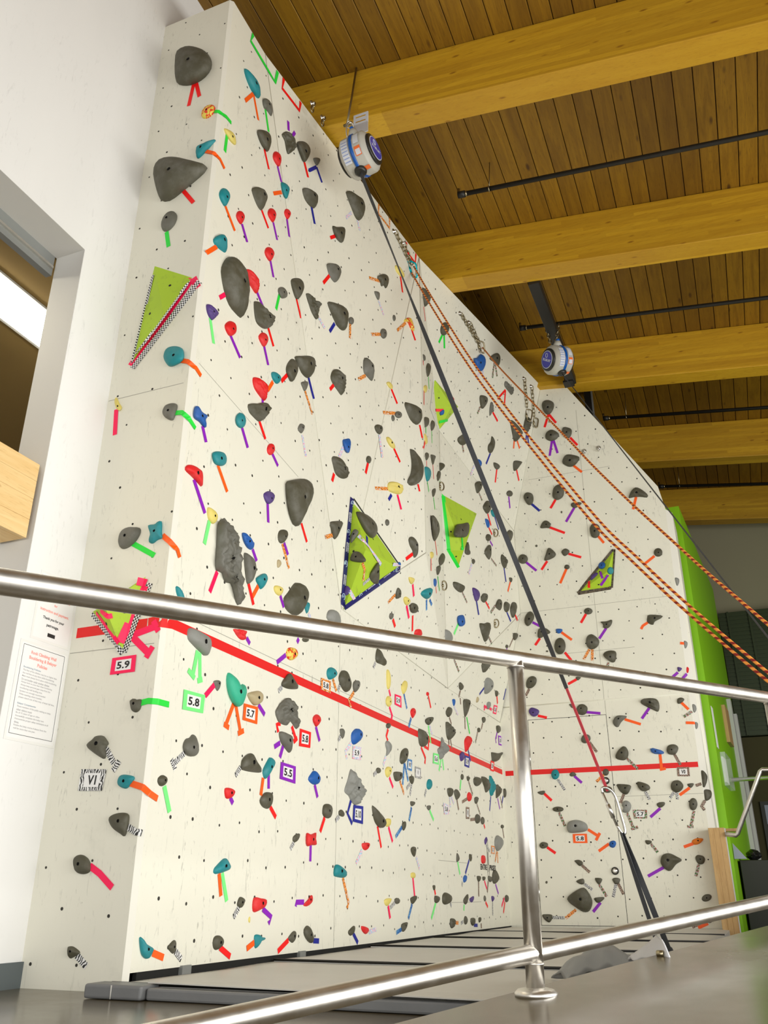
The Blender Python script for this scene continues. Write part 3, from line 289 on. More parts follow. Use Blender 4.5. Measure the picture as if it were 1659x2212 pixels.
('g','s',2,[-2.454,4.509,3.272],[-46,-24,-14,29,37,42,40,21,10,-31,-28,-37],(-3,4),18,1,13,'small mid grey oval hold with tie-dye tape, above the huge grey egg'),
('b','s',3,[-2.403,5.143,3.459],[-59,4,-24,34,40,65,45,6,22,-55,-24,-54],(-13,-33),28,1,19,'blue oval hold with tie-dye tape, upper right of the huge grey egg'),
('k','r',3,[-2.425,5.049,3.226],[-91,27,-69,57,-15,69,69,38,101,3,84,-51,24,-71,-33,-61,-70,-11],(34,-1),44,1,30,'large dark grey ribbed hold with red tape, upper right of the huge grey egg'),
('k','s',2,[-2.454,4.517,2.736],[-176,34,-155,64,5,153,83,181,160,184,177,134,154,54,79,-62,21,-164,-12,-189,-61,-191,-117,-140,-157,-58],(-64,-21),86,1,67,'huge smooth grey egg with thumb dish at its top right'),
('k','s',3,[-2.364,5.47,3.479],[37,16,29,-11,5,-31,-23,-33,-37,-16,-29,11,-5,31,23,33],(-9,1),18,0,11,'small dark grey oval hold with red tape, upper right of the huge grey egg'),
('k','s',3,[-2.333,5.599,3.813],[-66,-12,-28,29,41,44,54,12,25,-31,-27,-42],(-4,5),24,1,15,'small dark grey rounded hold with tie-dye tape, left of the white-edged lime wedge'),
('y','f',4,[-2.3,5.78,3.771],[-72,23,-24,49,67,6,69,-22,8,-40,-48,-15],(-17,-9),28,1,17,'yellow angular hold with red tape, lower left of the white-edged lime wedge'),
('k','s',4,[-2.23,6.13,3.666],[-59,177,11,170,91,136,122,59,101,-39,45,-105,-46,-155,-96,-148,-90,-118,-45,-41,-34,63],(0,0),65,0,38,'large dark grey long hold with red tape, below the white-edged lime wedge'),
('y','r',4,[-2.292,5.859,3.393],[-101,5,-15,46,84,51,90,0,39,-40,-97,-61],(8,6),38,1,24,'yellow ribbed hold, orange patterned and navy tape, upper left of the green-taped lime wedge'),
('k','s',3,[-2.446,5.063,2.745],[-71,18,-8,54,83,83,56,14,11,-71,-17,-74,-53,-25],(-1,-2),35,1,25,'dark grey oval hold with orange patterned tape, lower right of the huge grey egg'),
('g','s',4,[-2.322,5.752,3.048],[26,9,20,-13,2,-27,-16,-25,-26,-9,-20,13,-2,27,16,25],(0,0),15,0,9,'small mid grey oval hold, upper right of the navy-taped lime pyramid'),
('k','s',4,[-2.247,6.128,2.96],[-65,49,-33,81,19,64,52,23,52,-49,26,-78,4,-68,-8,-25,-47,4],(9,21),36,1,22,'lower dark grey long hold with red tape, left of the green-taped lime wedge'),
('k','s',5,[-2.224,6.468,3.975],[-107,-40,5,36,91,63,62,12,-51,-72],(0,0),17,0,9,'upper small dark grey oval hold with red tape, below the white-edged lime wedge'),
('k','s',5,[-2.29,6.828,4.127],[-125,-17,175,125,50,10,-18,-68,-81,-50],(0,0),20,0,10,'lower small dark grey oval hold with red tape, below the white-edged lime wedge'),
('k','s',8,[-2.369,7.3,4.286],[-67,6,35,57,84,45,6,-40,-58,-67],(0,0),28,0,14,'small dark grey rounded hold, below the white-edged lime wedge'),
('k','s',6,[-2.351,7.176,4.129],[-19,36,102,89,72,22,-47,-84,-107,-64],(0,0),20,0,10,'small dark grey long hold with green tape, above the green-taped lime wedge'),
('t','s',5,[-2.226,6.474,3.798],[-147,-13,22,74,158,90,105,11,-25,-89,-114,-72],(0,0),30,0,16,'teal long hold with green tape, upper left of the green-taped lime wedge'),
('k','s',5,[-2.295,6.84,3.784],[-75,-8,137,107,67,21,-33,-61,-96,-59],(0,0),17,0,9,'small dark grey long hold with green tape, upper left of the green-taped lime wedge'),
('k','s',5,[-2.3,6.861,3.426],[-205,34,16,101,239,117,239,45,18,-111,-114,-137,-193,-50],(-126,-23),48,1,26,'upper dark grey long hold with red tape, left of the green-taped lime wedge'),
('y','s',5,[-2.263,6.653,3.086],[-84,-7,55,51,99,34,-2,-32,-68,-45],(0,0),15,0,8,'tiny yellow oval hold with red tape, lower left of the green-taped lime wedge'),
('k','s',6,[-2.376,7.258,3.273],[-159,-47,83,98,196,110,111,18,-72,-85,-160,-94],(0,0),28,0,15,'small dark grey oval hold, lower left of the green-taped lime wedge'),
('k','s',5,[-2.333,7.025,3.085],[-97,-10,142,94,105,34,-45,-67,-105,-52],(0,0),20,0,10,'small dark grey oval hold with green tape, lower left of the green-taped lime wedge'),
('b','s',12,[-2.296,6.817,2.893],[-66,2,35,45,72,27,23,-33,-64,-41],(0,0),16,0,9,'small blue long hold with red tape, lower left of the green-taped lime wedge'),
('t','f',11,[-2.287,6.551,2.702],[-114,-26,-44,28,87,84,103,33,61,-33,-8,-44,-85,-43],(0,5),35,1,20,'teal angular hold with blue swirl tape, lower left of the green-taped lime wedge'),
('y','s',11,[-2.289,6.206,2.708],[-69,5,30,29,52,15,19,-26,-32,-23],(-18,-1),18,0,11,'small yellow rounded hold with pink tape, right of the navy-taped lime pyramid'),
('k','s',11,[-2.34,6.026,2.545],[-40,-13,-32,39,33,31,50,-13,-11,-45],(-10,0),22,1,14,'small dark grey oval hold, orange patterned tape, lower right of the navy-taped lime pyramid'),
('k','s',2,[-2.454,4.323,2.404],[-50,-12,-29,28,35,56,56,36,31,-13,-5,-49,-39,-46],(10,0),25,1,20,'dark grey oval hold, purple and patterned tape, lower left of the huge grey egg'),
('n','s',2,[-2.454,4.303,2.215],[-22,10,2,26,27,12,9,-19,-16,-29],(0,0),12,0,10,'small tan oval hold, right of the craggy grey slab'),
('k','s',24,[-2.363,5.465,2.913],[-178,38,-35,91,99,102,164,58,134,-7,27,-97,-71,-115,-140,-70],(-36,-25),55,1,37,'large dark grey oval hold with navy tape, bolted on the navy-taped lime pyramid'),
('g','s',26,[-2.385,5.263,2.759],[-21,14,3,47,35,28,30,-3,-18,-55,-29,-30],(11,1),24,1,16,'mid grey long hold with tie-dye tape, bolted on the navy-taped lime pyramid'),
('k','s',26,[-2.342,5.249,2.571],[-61,7,-35,52,14,41,58,-14,61,-37,15,-36,-53,-13],(-4,1),31,1,22,'dark grey oval hold with orange patterned tape, bolted on the navy-taped lime pyramid'),
('k','s',25,[-2.336,5.535,2.536],[-81,-22,-37,75,-10,76,99,-28,75,-51,-45,-51],(-35,25),35,1,24,'dark grey long hold with zebra tape, bolted on the navy-taped lime pyramid'),
('p','s',26,[-2.43,5.25,2.332],[-24,10,-1,40,28,16,23,-18,-4,-32,-22,-16],(0,0),19,0,13,'small purple oval hold with tie-dye tape, bolted on the navy-taped lime pyramid'),
('b','s',4,[-2.292,5.935,2.759],[-20,4,9,17,21,-4,-11,-18],(0,0),9,0,5,'tiny blue rounded hold with tie-dye tape, right of the navy-taped lime pyramid'),
('r','s',27,[-2.223,7.297,5.037],[82,48,25,-19,-45,-75,-89,-87,-82,-48,-27,18,45,75,91,88],(0,0),21,0,10,'small red oval hold, bolted on the white-edged lime wedge'),
('b','s',29,[-2.288,7.158,4.822],[-24,-15,-13,21,12,31,26,-9,-1,-29],(0,0),17,0,8,'tiny blue oval hold with red and green tape, bolted on the white-edged lime wedge'),
('k','s',31,[-2.272,7.647,3.714],[-221,-131,-121,10,52,94,214,164,172,50,62,-51,-159,-136],(-113,-62),57,1,28,'dark grey oval hold with green tape, bolted on the green-taped lime wedge'),
('k','s',14,[-1.868,9.101,4.617],[-57,35,-17,80,44,55,53,-11,30,-65,-12,-70,-42,-25],(-6,7),44,1,19,'dark grey rounded hold with navy tape, upper right of the green-taped lime wedge'),
('k','s',14,[-1.52,9.098,4.642],[-67,-11,-42,63,16,92,60,61,70,2,45,-64,-19,-90,-63,-54],(6,-15),56,1,24,'dark grey rounded hold with red tape, upper left of the bark-taped lime triangle'),
('k','s',14,[-1.336,9.124,4.46],[-52,19,-6,32,65,14,48,-11,-8,-37,-46,-17],(5,-1),30,1,13,'small dark grey oval hold with purple tape, above the bark-taped lime triangle'),
('k','s',14,[-1.71,9.151,4.274],[-61,-8,-20,49,21,50,58,9,45,-38,5,-32,-49,-28],(15,1),36,1,15,'upper small dark grey rounded hold, red tape, upper left of the bark-taped lime triangle'),
('k','s',14,[-1.155,9.172,4.125],[-55,41,-14,86,42,61,54,4,33,-61,-9,-82,-51,-49],(-3,-11),49,1,22,'dark grey oval hold with orange tape, above the bark-taped lime triangle'),
('k','s',14,[-1.697,9.2,3.934],[-65,-68,-45,1,-13,66,20,61,69,-8,34,-51],(2,-6),43,1,19,'dark grey rounded hold with red tape, left of the bark-taped lime triangle'),
('k','s',14,[-1.518,9.201,3.925],[-41,19,6,44,47,13,32,-19,-10,-40,-34,-17],(4,5),28,0,12,'lower small dark grey rounded hold, red tape, upper left of the bark-taped lime triangle'),
('k','s',14,[-2.012,9.203,3.917],[56,-7,35,-44,-6,-55,-44,-34,-56,7,-35,44,6,55,44,33],(5,2),39,1,17,'dark grey rounded hold with purple tape, right of the green-taped lime wedge'),
('k','s',14,[-1.519,9.226,3.758],[29,-4,19,-22,-3,-27,-23,-16,-29,4,-19,22,3,27,23,16],(6,0),20,0,9,'small dark grey rounded hold with orange tape, left of the bark-taped lime triangle'),
('k','s',14,[-.516,9.222,3.786],[43,10,37,-25,9,-46,-24,-40,-43,-10,-37,25,-9,46,25,40],(4,-7),33,1,15,'small dark grey rounded hold with orange tape, right of the bark-taped lime triangle'),
('k','s',14,[-.633,9.123,4.469],[-103,-29,-68,41,-12,77,42,46,96,-21,85,-53,18,-35,-58,-26],(-16,11),51,1,23,'dark grey oval hold with orange tape, upper right of the bark-taped lime triangle'),
('l','s',16,[-.369,9.29,3.454],[-23,35,19,33,25,-5,-2,-53,-20,-10],(0,0),21,0,9,'small pale grey oval hold, right of the bark-taped lime triangle'),
('l','s',16,[-.38,9.394,2.78],[-20,35,21,26,12,-19,-13,-42],(0,0),18,0,8,'tiny pale grey oval hold with orange tape, lower right of the bark-taped lime triangle'),
('k','s',14,[-1.343,9.301,3.236],[46,-5,29,-29,-4,-36,-35,-22,-46,5,-29,29,4,36,35,21],(5,0),29,1,13,'small dark grey rounded hold with red tape, below the bark-taped lime triangle'),
('k','s',14,[-1.165,9.324,3.076],[-58,30,6,29,64,39,51,-14,8,-48,-35,-37,-36,2],(2,-10),34,1,16,'dark grey oval hold with purple tape, below the bark-taped lime triangle'),
('k','s',14,[-.666,9.325,3.07],[-60,26,-36,51,89,28,79,4,8,-26,-15,-58,-65,-25],(16,6),42,1,20,'dark grey oval hold with orange tape, lower right of the bark-taped lime triangle'),
('k','s',14,[-2.013,9.302,3.232],[-51,-1,-18,56,25,75,60,34,47,-25,-13,-85,-50,-55],(8,-12),45,1,20,'dark grey oval hold with purple tape, lower left of the bark-taped lime triangle'),
('k','s',14,[-1.856,9.327,3.054],[-48,41,19,47,69,-5,24,-26,-65,-57],(-24,8),38,1,17,'dark grey rounded hold with red tape, lower left of the bark-taped lime triangle'),
('b','s',14,[-1.69,9.327,3.057],[-34,13,-16,24,39,12,25,-20,-15,-29],(-2,-3),21,0,9,'small blue oval hold with orange tape, lower left of the bark-taped lime triangle'),
('b','s',35,[-1.133,9.223,3.722],[47,-13,36,-44,3,-49,-31,-25,-48,13,-36,44,-3,49,32,25],(18,-20),29,1,13,'small blue rounded hold with purple tape, bolted on the bark-taped lime triangle'),
('t','s',36,[-1.043,9.21,3.641],[59,14,47,-18,7,-40,-36,-38,-59,-14,-47,18,-8,40,36,38],(-30,-5),28,0,12,'small teal rounded hold with purple tape, bolted on the bark-taped lime triangle'),
('p','s',35,[-1.23,9.229,3.606],[-38,-40,-33,18,32,40,48,14,-9,-32],(0,0),23,0,10,'small purple long hold with red tape, bolted on the bark-taped lime triangle'),
('k','s',14,[-1.698,9.351,2.889],[61,-6,36,-68,-10,-90,-51,-60,-61,6,-36,68,11,90,51,59],(4,-12),53,1,24,'dark grey oval hold with red tape, lower left of the bark-taped lime triangle'),
('k','s',14,[-1.345,9.35,2.897],[-62,14,-36,70,17,81,78,13,58,-49,-3,-79,-51,-51],(4,-8),53,1,24,'dark grey rounded hold with orange patterned tape, below the bark-taped lime triangle'),
('k','s',14,[-1.161,9.375,2.727],[-78,21,-27,59,53,47,54,-16,26,-68,-27,-43],(-3,-11),45,1,21,'dark grey rounded hold with checked tape, below the bark-taped lime triangle'),
('p','s',14,[-.48,9.404,2.524],[-12,26,30,8,-4,-23,-14,-10],(0,0),15,0,7,'tiny purple rounded hold with purple tape, above the leopard V0 card'),
('r','s',16,[-.4,9.419,2.514],[-7,30,17,20,4,-30,-14,-19],(0,0),13,0,6,'tiny red long hold with purple tape, above the leopard V0 card'),
('k','s',14,[-2.061,9.404,2.526],[-56,2,-24,51,30,62,62,31,47,-26,-3,-64,-55,-56],(6,5),44,1,20,'dark grey oval hold with leopard tape, upper right of the tall purple card'),
('k','s',14,[-1.542,9.404,2.522],[-21,17,34,12,2,-20,-15,-9],(0,0),14,0,6,'tiny dark grey oval hold with red tape, upper right of the tall purple card'),
('p','s',13,[-2.061,9.44,2.201],[-55,21,-24,51,39,28,57,1,34,-36,-6,-48,-45,-18],(-5,-11),36,1,16,'purple rounded hold with red tape, upper right of the tall purple card'),
('k','s',13,[-1.536,9.44,2.186],[-56,10,-20,52,30,52,60,15,40,-40,-6,-56,-48,-34],(-5,11),41,1,19,'dark grey rounded hold with purple tape, above the upper door lock'),
('k','s',13,[-1.645,9.44,2.236],[-24,17,0,22,22,-18,2,-20],(0,0),13,0,6,'tiny dark grey long hold, upper right of the tall purple card'),
('k','r',13,[-.812,9.44,2.187],[-97,39,-52,60,60,49,81,-18,62,-74,28,-63,-83,7],(-8,17),52,1,25,'dark grey ribbed hold with purple tape, upper left of the leopard V0 card'),
('g','s',13,[-1.153,9.44,2.039],[-67,-1,-15,48,76,42,68,27,15,-12,-21,-61,-56,-44],(-5,20),39,1,18,'mid grey oval hold with orange tape, above the upper door lock'),
('k','s',13,[-.513,9.44,2.207],[-28,15,9,30,41,9,7,-24,-29,-30],(-5,1),23,0,11,'small dark grey rounded hold with orange tape, above the leopard V0 card'),
('l','s',15,[-.392,9.468,2.12],[-17,40,19,36,22,-12,-6,-43,-18,-20],(0,0),20,0,10,'small pale grey long hold with checked tape, above the leopard V0 card'),
('l','s',15,[-.394,9.466,1.946],[-10,34,20,23,6,-25,-16,-32],(0,0),15,0,7,'tiny pale grey long hold with orange tape, above the leopard V0 card'),
('k','s',13,[-1.527,9.44,1.875],[-47,3,-9,50,45,34,46,-14,0,-42,-36,-31],(0,0),33,0,16,'dark grey rounded hold with leopard tape, upper left of the upper door lock'),
('k','s',13,[-1.162,9.44,1.701],[-63,-2,-19,50,32,74,62,22,49,-37,4,-64,-65,-43],(-3,8),47,1,23,'dark grey rounded hold with checked tape, upper right of the upper door lock'),
('b','f',13,[-.808,9.44,1.706],[-70,48,65,3,60,-32,-55,-20],(-17,1),34,1,17,'blue angular hold with orange tape, upper left of the leopard V0 card'),
('k','s',13,[-.659,9.44,1.715],[-55,-2,-32,44,27,52,60,21,39,-30,2,-49,-42,-37],(-6,-3),40,1,19,'dark grey rounded hold with leopard tape, upper left of the leopard V0 card'),
('t','s',13,[-1.881,9.44,1.53],[42,-2,27,-37,-4,-51,-33,-35,-42,2,-27,37,4,51,33,35],(5,-10),34,1,16,'teal rounded hold with zebra tape, left of the upper door lock'),
('k','s',13,[-1.699,9.44,1.518],[-29,10,9,26,40,-5,5,-18,-25,-14],(10,4),19,0,9,'small dark grey oval hold with purple tape, left of the upper door lock'),
('k','s',13,[-1.35,9.44,1.526],[31,-1,19,-25,-4,-34,-25,-23,-31,1,-19,25,4,34,25,23],(0,0),24,0,11,'small dark grey rounded hold with orange patterned tape, above the upper door lock'),
('k','s',13,[-1.35,9.44,1.353],[46,-2,30,-24,-3,-32,-35,-21,-46,2,-30,24,3,32,35,21],(0,0),28,0,13,'small dark grey oval hold, below the upper door lock'),
('k','s',13,[-1.189,9.44,1.353],[-58,48,67,31,60,-14,22,-56,-33,-28,-58,19],(19,4),41,1,20,'dark grey oval hold with leopard tape, lower right of the upper door lock'),
('k','s',13,[-.989,9.44,1.368],[-57,36,-35,49,43,20,65,-15,42,-37,-11,-44,-48,-10],(-5,-4),37,1,18,'dark grey oval hold with zebra tape, above the checked 5.7 card'),
('k','s',13,[-.665,9.44,1.354],[-54,13,-26,50,31,53,64,8,41,-36,-7,-56,-49,-32],(4,13),42,1,21,'dark grey rounded hold with zebra tape, below the leopard V0 card'),
('k','s',13,[-.533,9.44,1.357],[-27,15,35,18,7,-20,-14,-13],(6,7),17,0,8,'tiny dark grey oval hold with orange tape, lower right of the leopard V0 card'),
('k','s',13,[-2.039,9.44,1.347],[-48,8,28,21,26,-9,-6,-20],(12,2),18,0,8,'tiny dark grey oval hold with red tape, upper left of the orange 5.8 card'),
('k','s',13,[-1.879,9.44,1.177],[56,-2,38,-20,-2,-26,-41,-17,-57,2,-38,20,2,26,42,17],(-5,-1),28,1,13,'small dark grey oval hold with checked tape, upper left of the orange 5.8 card'),
('l','s',13,[-1.186,9.44,1.178],[-39,15,-5,56,40,41,52,-4,17,-54,-40,-47,-24,-8],(8,11),37,1,18,'pale grey rounded hold with checked tape, upper left of the checked 5.7 card'),
('k','s',13,[-.842,9.44,1.188],[-36,10,0,23,42,19,33,-9,-7,-30,-33,-13],(5,1),23,0,11,'small dark grey oval hold with purple tape, right of the checked 5.7 card'),
('k','s',13,[-.531,9.44,1.181],[39,-1,21,-42,-8,-58,-33,-40,-39,1,-22,42,8,58,33,40],(2,-3),35,1,18,'dark grey oval hold with checked tape, below the leopard V0 card'),
('k','s',15,[-.4,9.46,1.424],[-15,74,16,63,42,15,1,-71,-22,-83,-22,1],(0,0),33,0,16,'dark grey long hold with leopard tape, right of the leopard V0 card'),
('k','s',15,[-.387,9.473,1.267],[-30,45,35,47,48,11,20,-37,-34,-57,-39,-9],(0,0),32,0,16,'dark grey oval hold with leopard tape, lower right of the leopard V0 card'),
('l','s',13,[-1.693,9.44,.998],[-103,4,-74,51,6,65,82,36,103,-8,82,-41,-5,-55,-91,-51],(-11,8),60,1,29,'pale grey oval hold with orange tape, above the orange 5.8 card'),
('k','s',13,[-2.061,9.44,.825],[-40,8,-6,34,44,20,38,-14,-4,-29,-32,-19],(-3,2),26,1,13,'small dark grey rounded hold with red tape, left of the orange 5.8 card'),
('b','f',13,[-1.355,9.44,.827],[-40,-21,-28,25,22,34,39,4,7,-42],(4,3),27,1,13,'small blue angular hold with orange tape, above the lower door lock'),
('k','s',13,[-1.001,9.44,.838],[-32,16,22,13,26,-7,-16,-22],(0,0),17,0,8,'tiny dark grey oval hold with checked tape, below the checked 5.7 card'),
('o','s',13,[-.551,9.44,.834],[-39,9,3,28,64,20,29,-18,-18,-29,-39,-10],(17,7),27,1,14,'small orange oval hold with orange tape, upper left of the wooden end post'),
('k','s',13,[-.823,9.44,.654],[-79,15,-53,59,8,74,70,45,114,13,54,-24,1,-78,-38,-74,-78,-29],(-15,13),60,1,31,'large dark grey rounded hold with purple tape, left of the wooden end post'),
('k','s',13,[-.536,9.44,.672],[-44,12,-21,39,29,29,41,-2,19,-39,-25,-39],(1,1),31,1,16,'dark grey rounded hold with checked tape, upper left of the wooden end post'),
('k','s',13,[-1.712,9.44,.655],[-43,21,4,28,40,4,27,-24,-1,-28,-27,-1],(9,-2),23,0,11,'small dark grey oval hold with leopard tape, below the orange 5.8 card'),
('k','s',13,[-1.705,9.44,.477],[-49,7,23,30,30,-13,-3,-23],(0,0),21,0,10,'small dark grey oval hold with zebra tape, left of the lower door lock'),
('k','s',13,[-1.528,9.44,.484],[-35,25,33,21,15,-20,-13,-26],(0,3),21,0,10,'small dark grey rounded hold with checked tape, lower left of the lower door lock'),
('k','s',13,[-1.355,9.44,.487],[-38,14,-2,27,37,14,19,-24,-16,-31],(2,-2),23,0,12,'small dark grey rounded hold with zebra and leopard tape, below the lower door lock'),
('k','s',13,[-1.72,9.44,.299],[-127,37,-14,107,50,114,103,24,99,-39,64,-89,9,-94,-63,-52,-122,-8],(5,16),80,1,41,'largest dark grey hold near the foot of the access door'),
('k','s',13,[-1.547,9.44,.312],[-38,18,55,24,32,-8,-11,-27,-37,-8],(9,1),24,0,12,'small dark grey oval hold with purple tape, lower left of the lower door lock'),
('k','s',13,[-2.072,9.44,.145],[-47,30,38,31,50,6,18,-39,-16,-27,-42,-1],(2,2),30,1,15,'small dark grey rounded hold with zebra tape, lower right of the black wall lettering'),
('k','s',13,[-.528,9.44,.332],[45,15,36,-10,7,-28,-27,-31,-45,-15,-36,10,-7,29,27,31],(1,0),28,1,15,'small dark grey oval hold with orange tape, lower left of the wooden end post'),
('k','s',13,[-.533,9.44,.142],[-21,15,24,27,17,-21,-20,-21],(0,0),19,0,10,'small dark grey rounded hold with leopard and orange tape, below the wooden end post'),
('k','s',13,[-2.057,9.44,.475],[11,0,7,-9,-1,-13,-9,-9,-11,0,-7,9,1,13,9,9],(0,0),9,0,4,'tiny dark grey rounded hold, lower left of the orange 5.8 card'),
('k','s',14,[-1.507,9.133,4.4],[9,-1,5,-11,-2,-14,-8,-9,-9,1,-5,11,2,14,8,9],(0,0),8,0,3,'tiny dark grey oval hold, upper left of the bark-taped lime triangle'),
('k','s',14,[-1.839,9.184,4.049],[13,-2,8,-11,-2,-14,-11,-8,-13,2,-8,11,2,14,11,8],(0,0),10,0,4,'tiny dark grey rounded hold, left of the bark-taped lime triangle'),
('k','s',14,[-1.847,9.357,2.845],[13,-1,8,-8,-1,-10,-10,-6,-13,1,-8,8,1,10,10,6],(0,0),8,0,3,'tiny dark grey rounded hold, lower left of the bark-taped lime triangle'),
('k','s',14,[-2.164,9.434,2.318],[9,-1,5,-11,-2,-15,-8,-10,-9,1,-5,11,2,15,8,10],(0,0),8,0,3,'tiny dark grey oval hold, upper right of the tall purple card'),
]
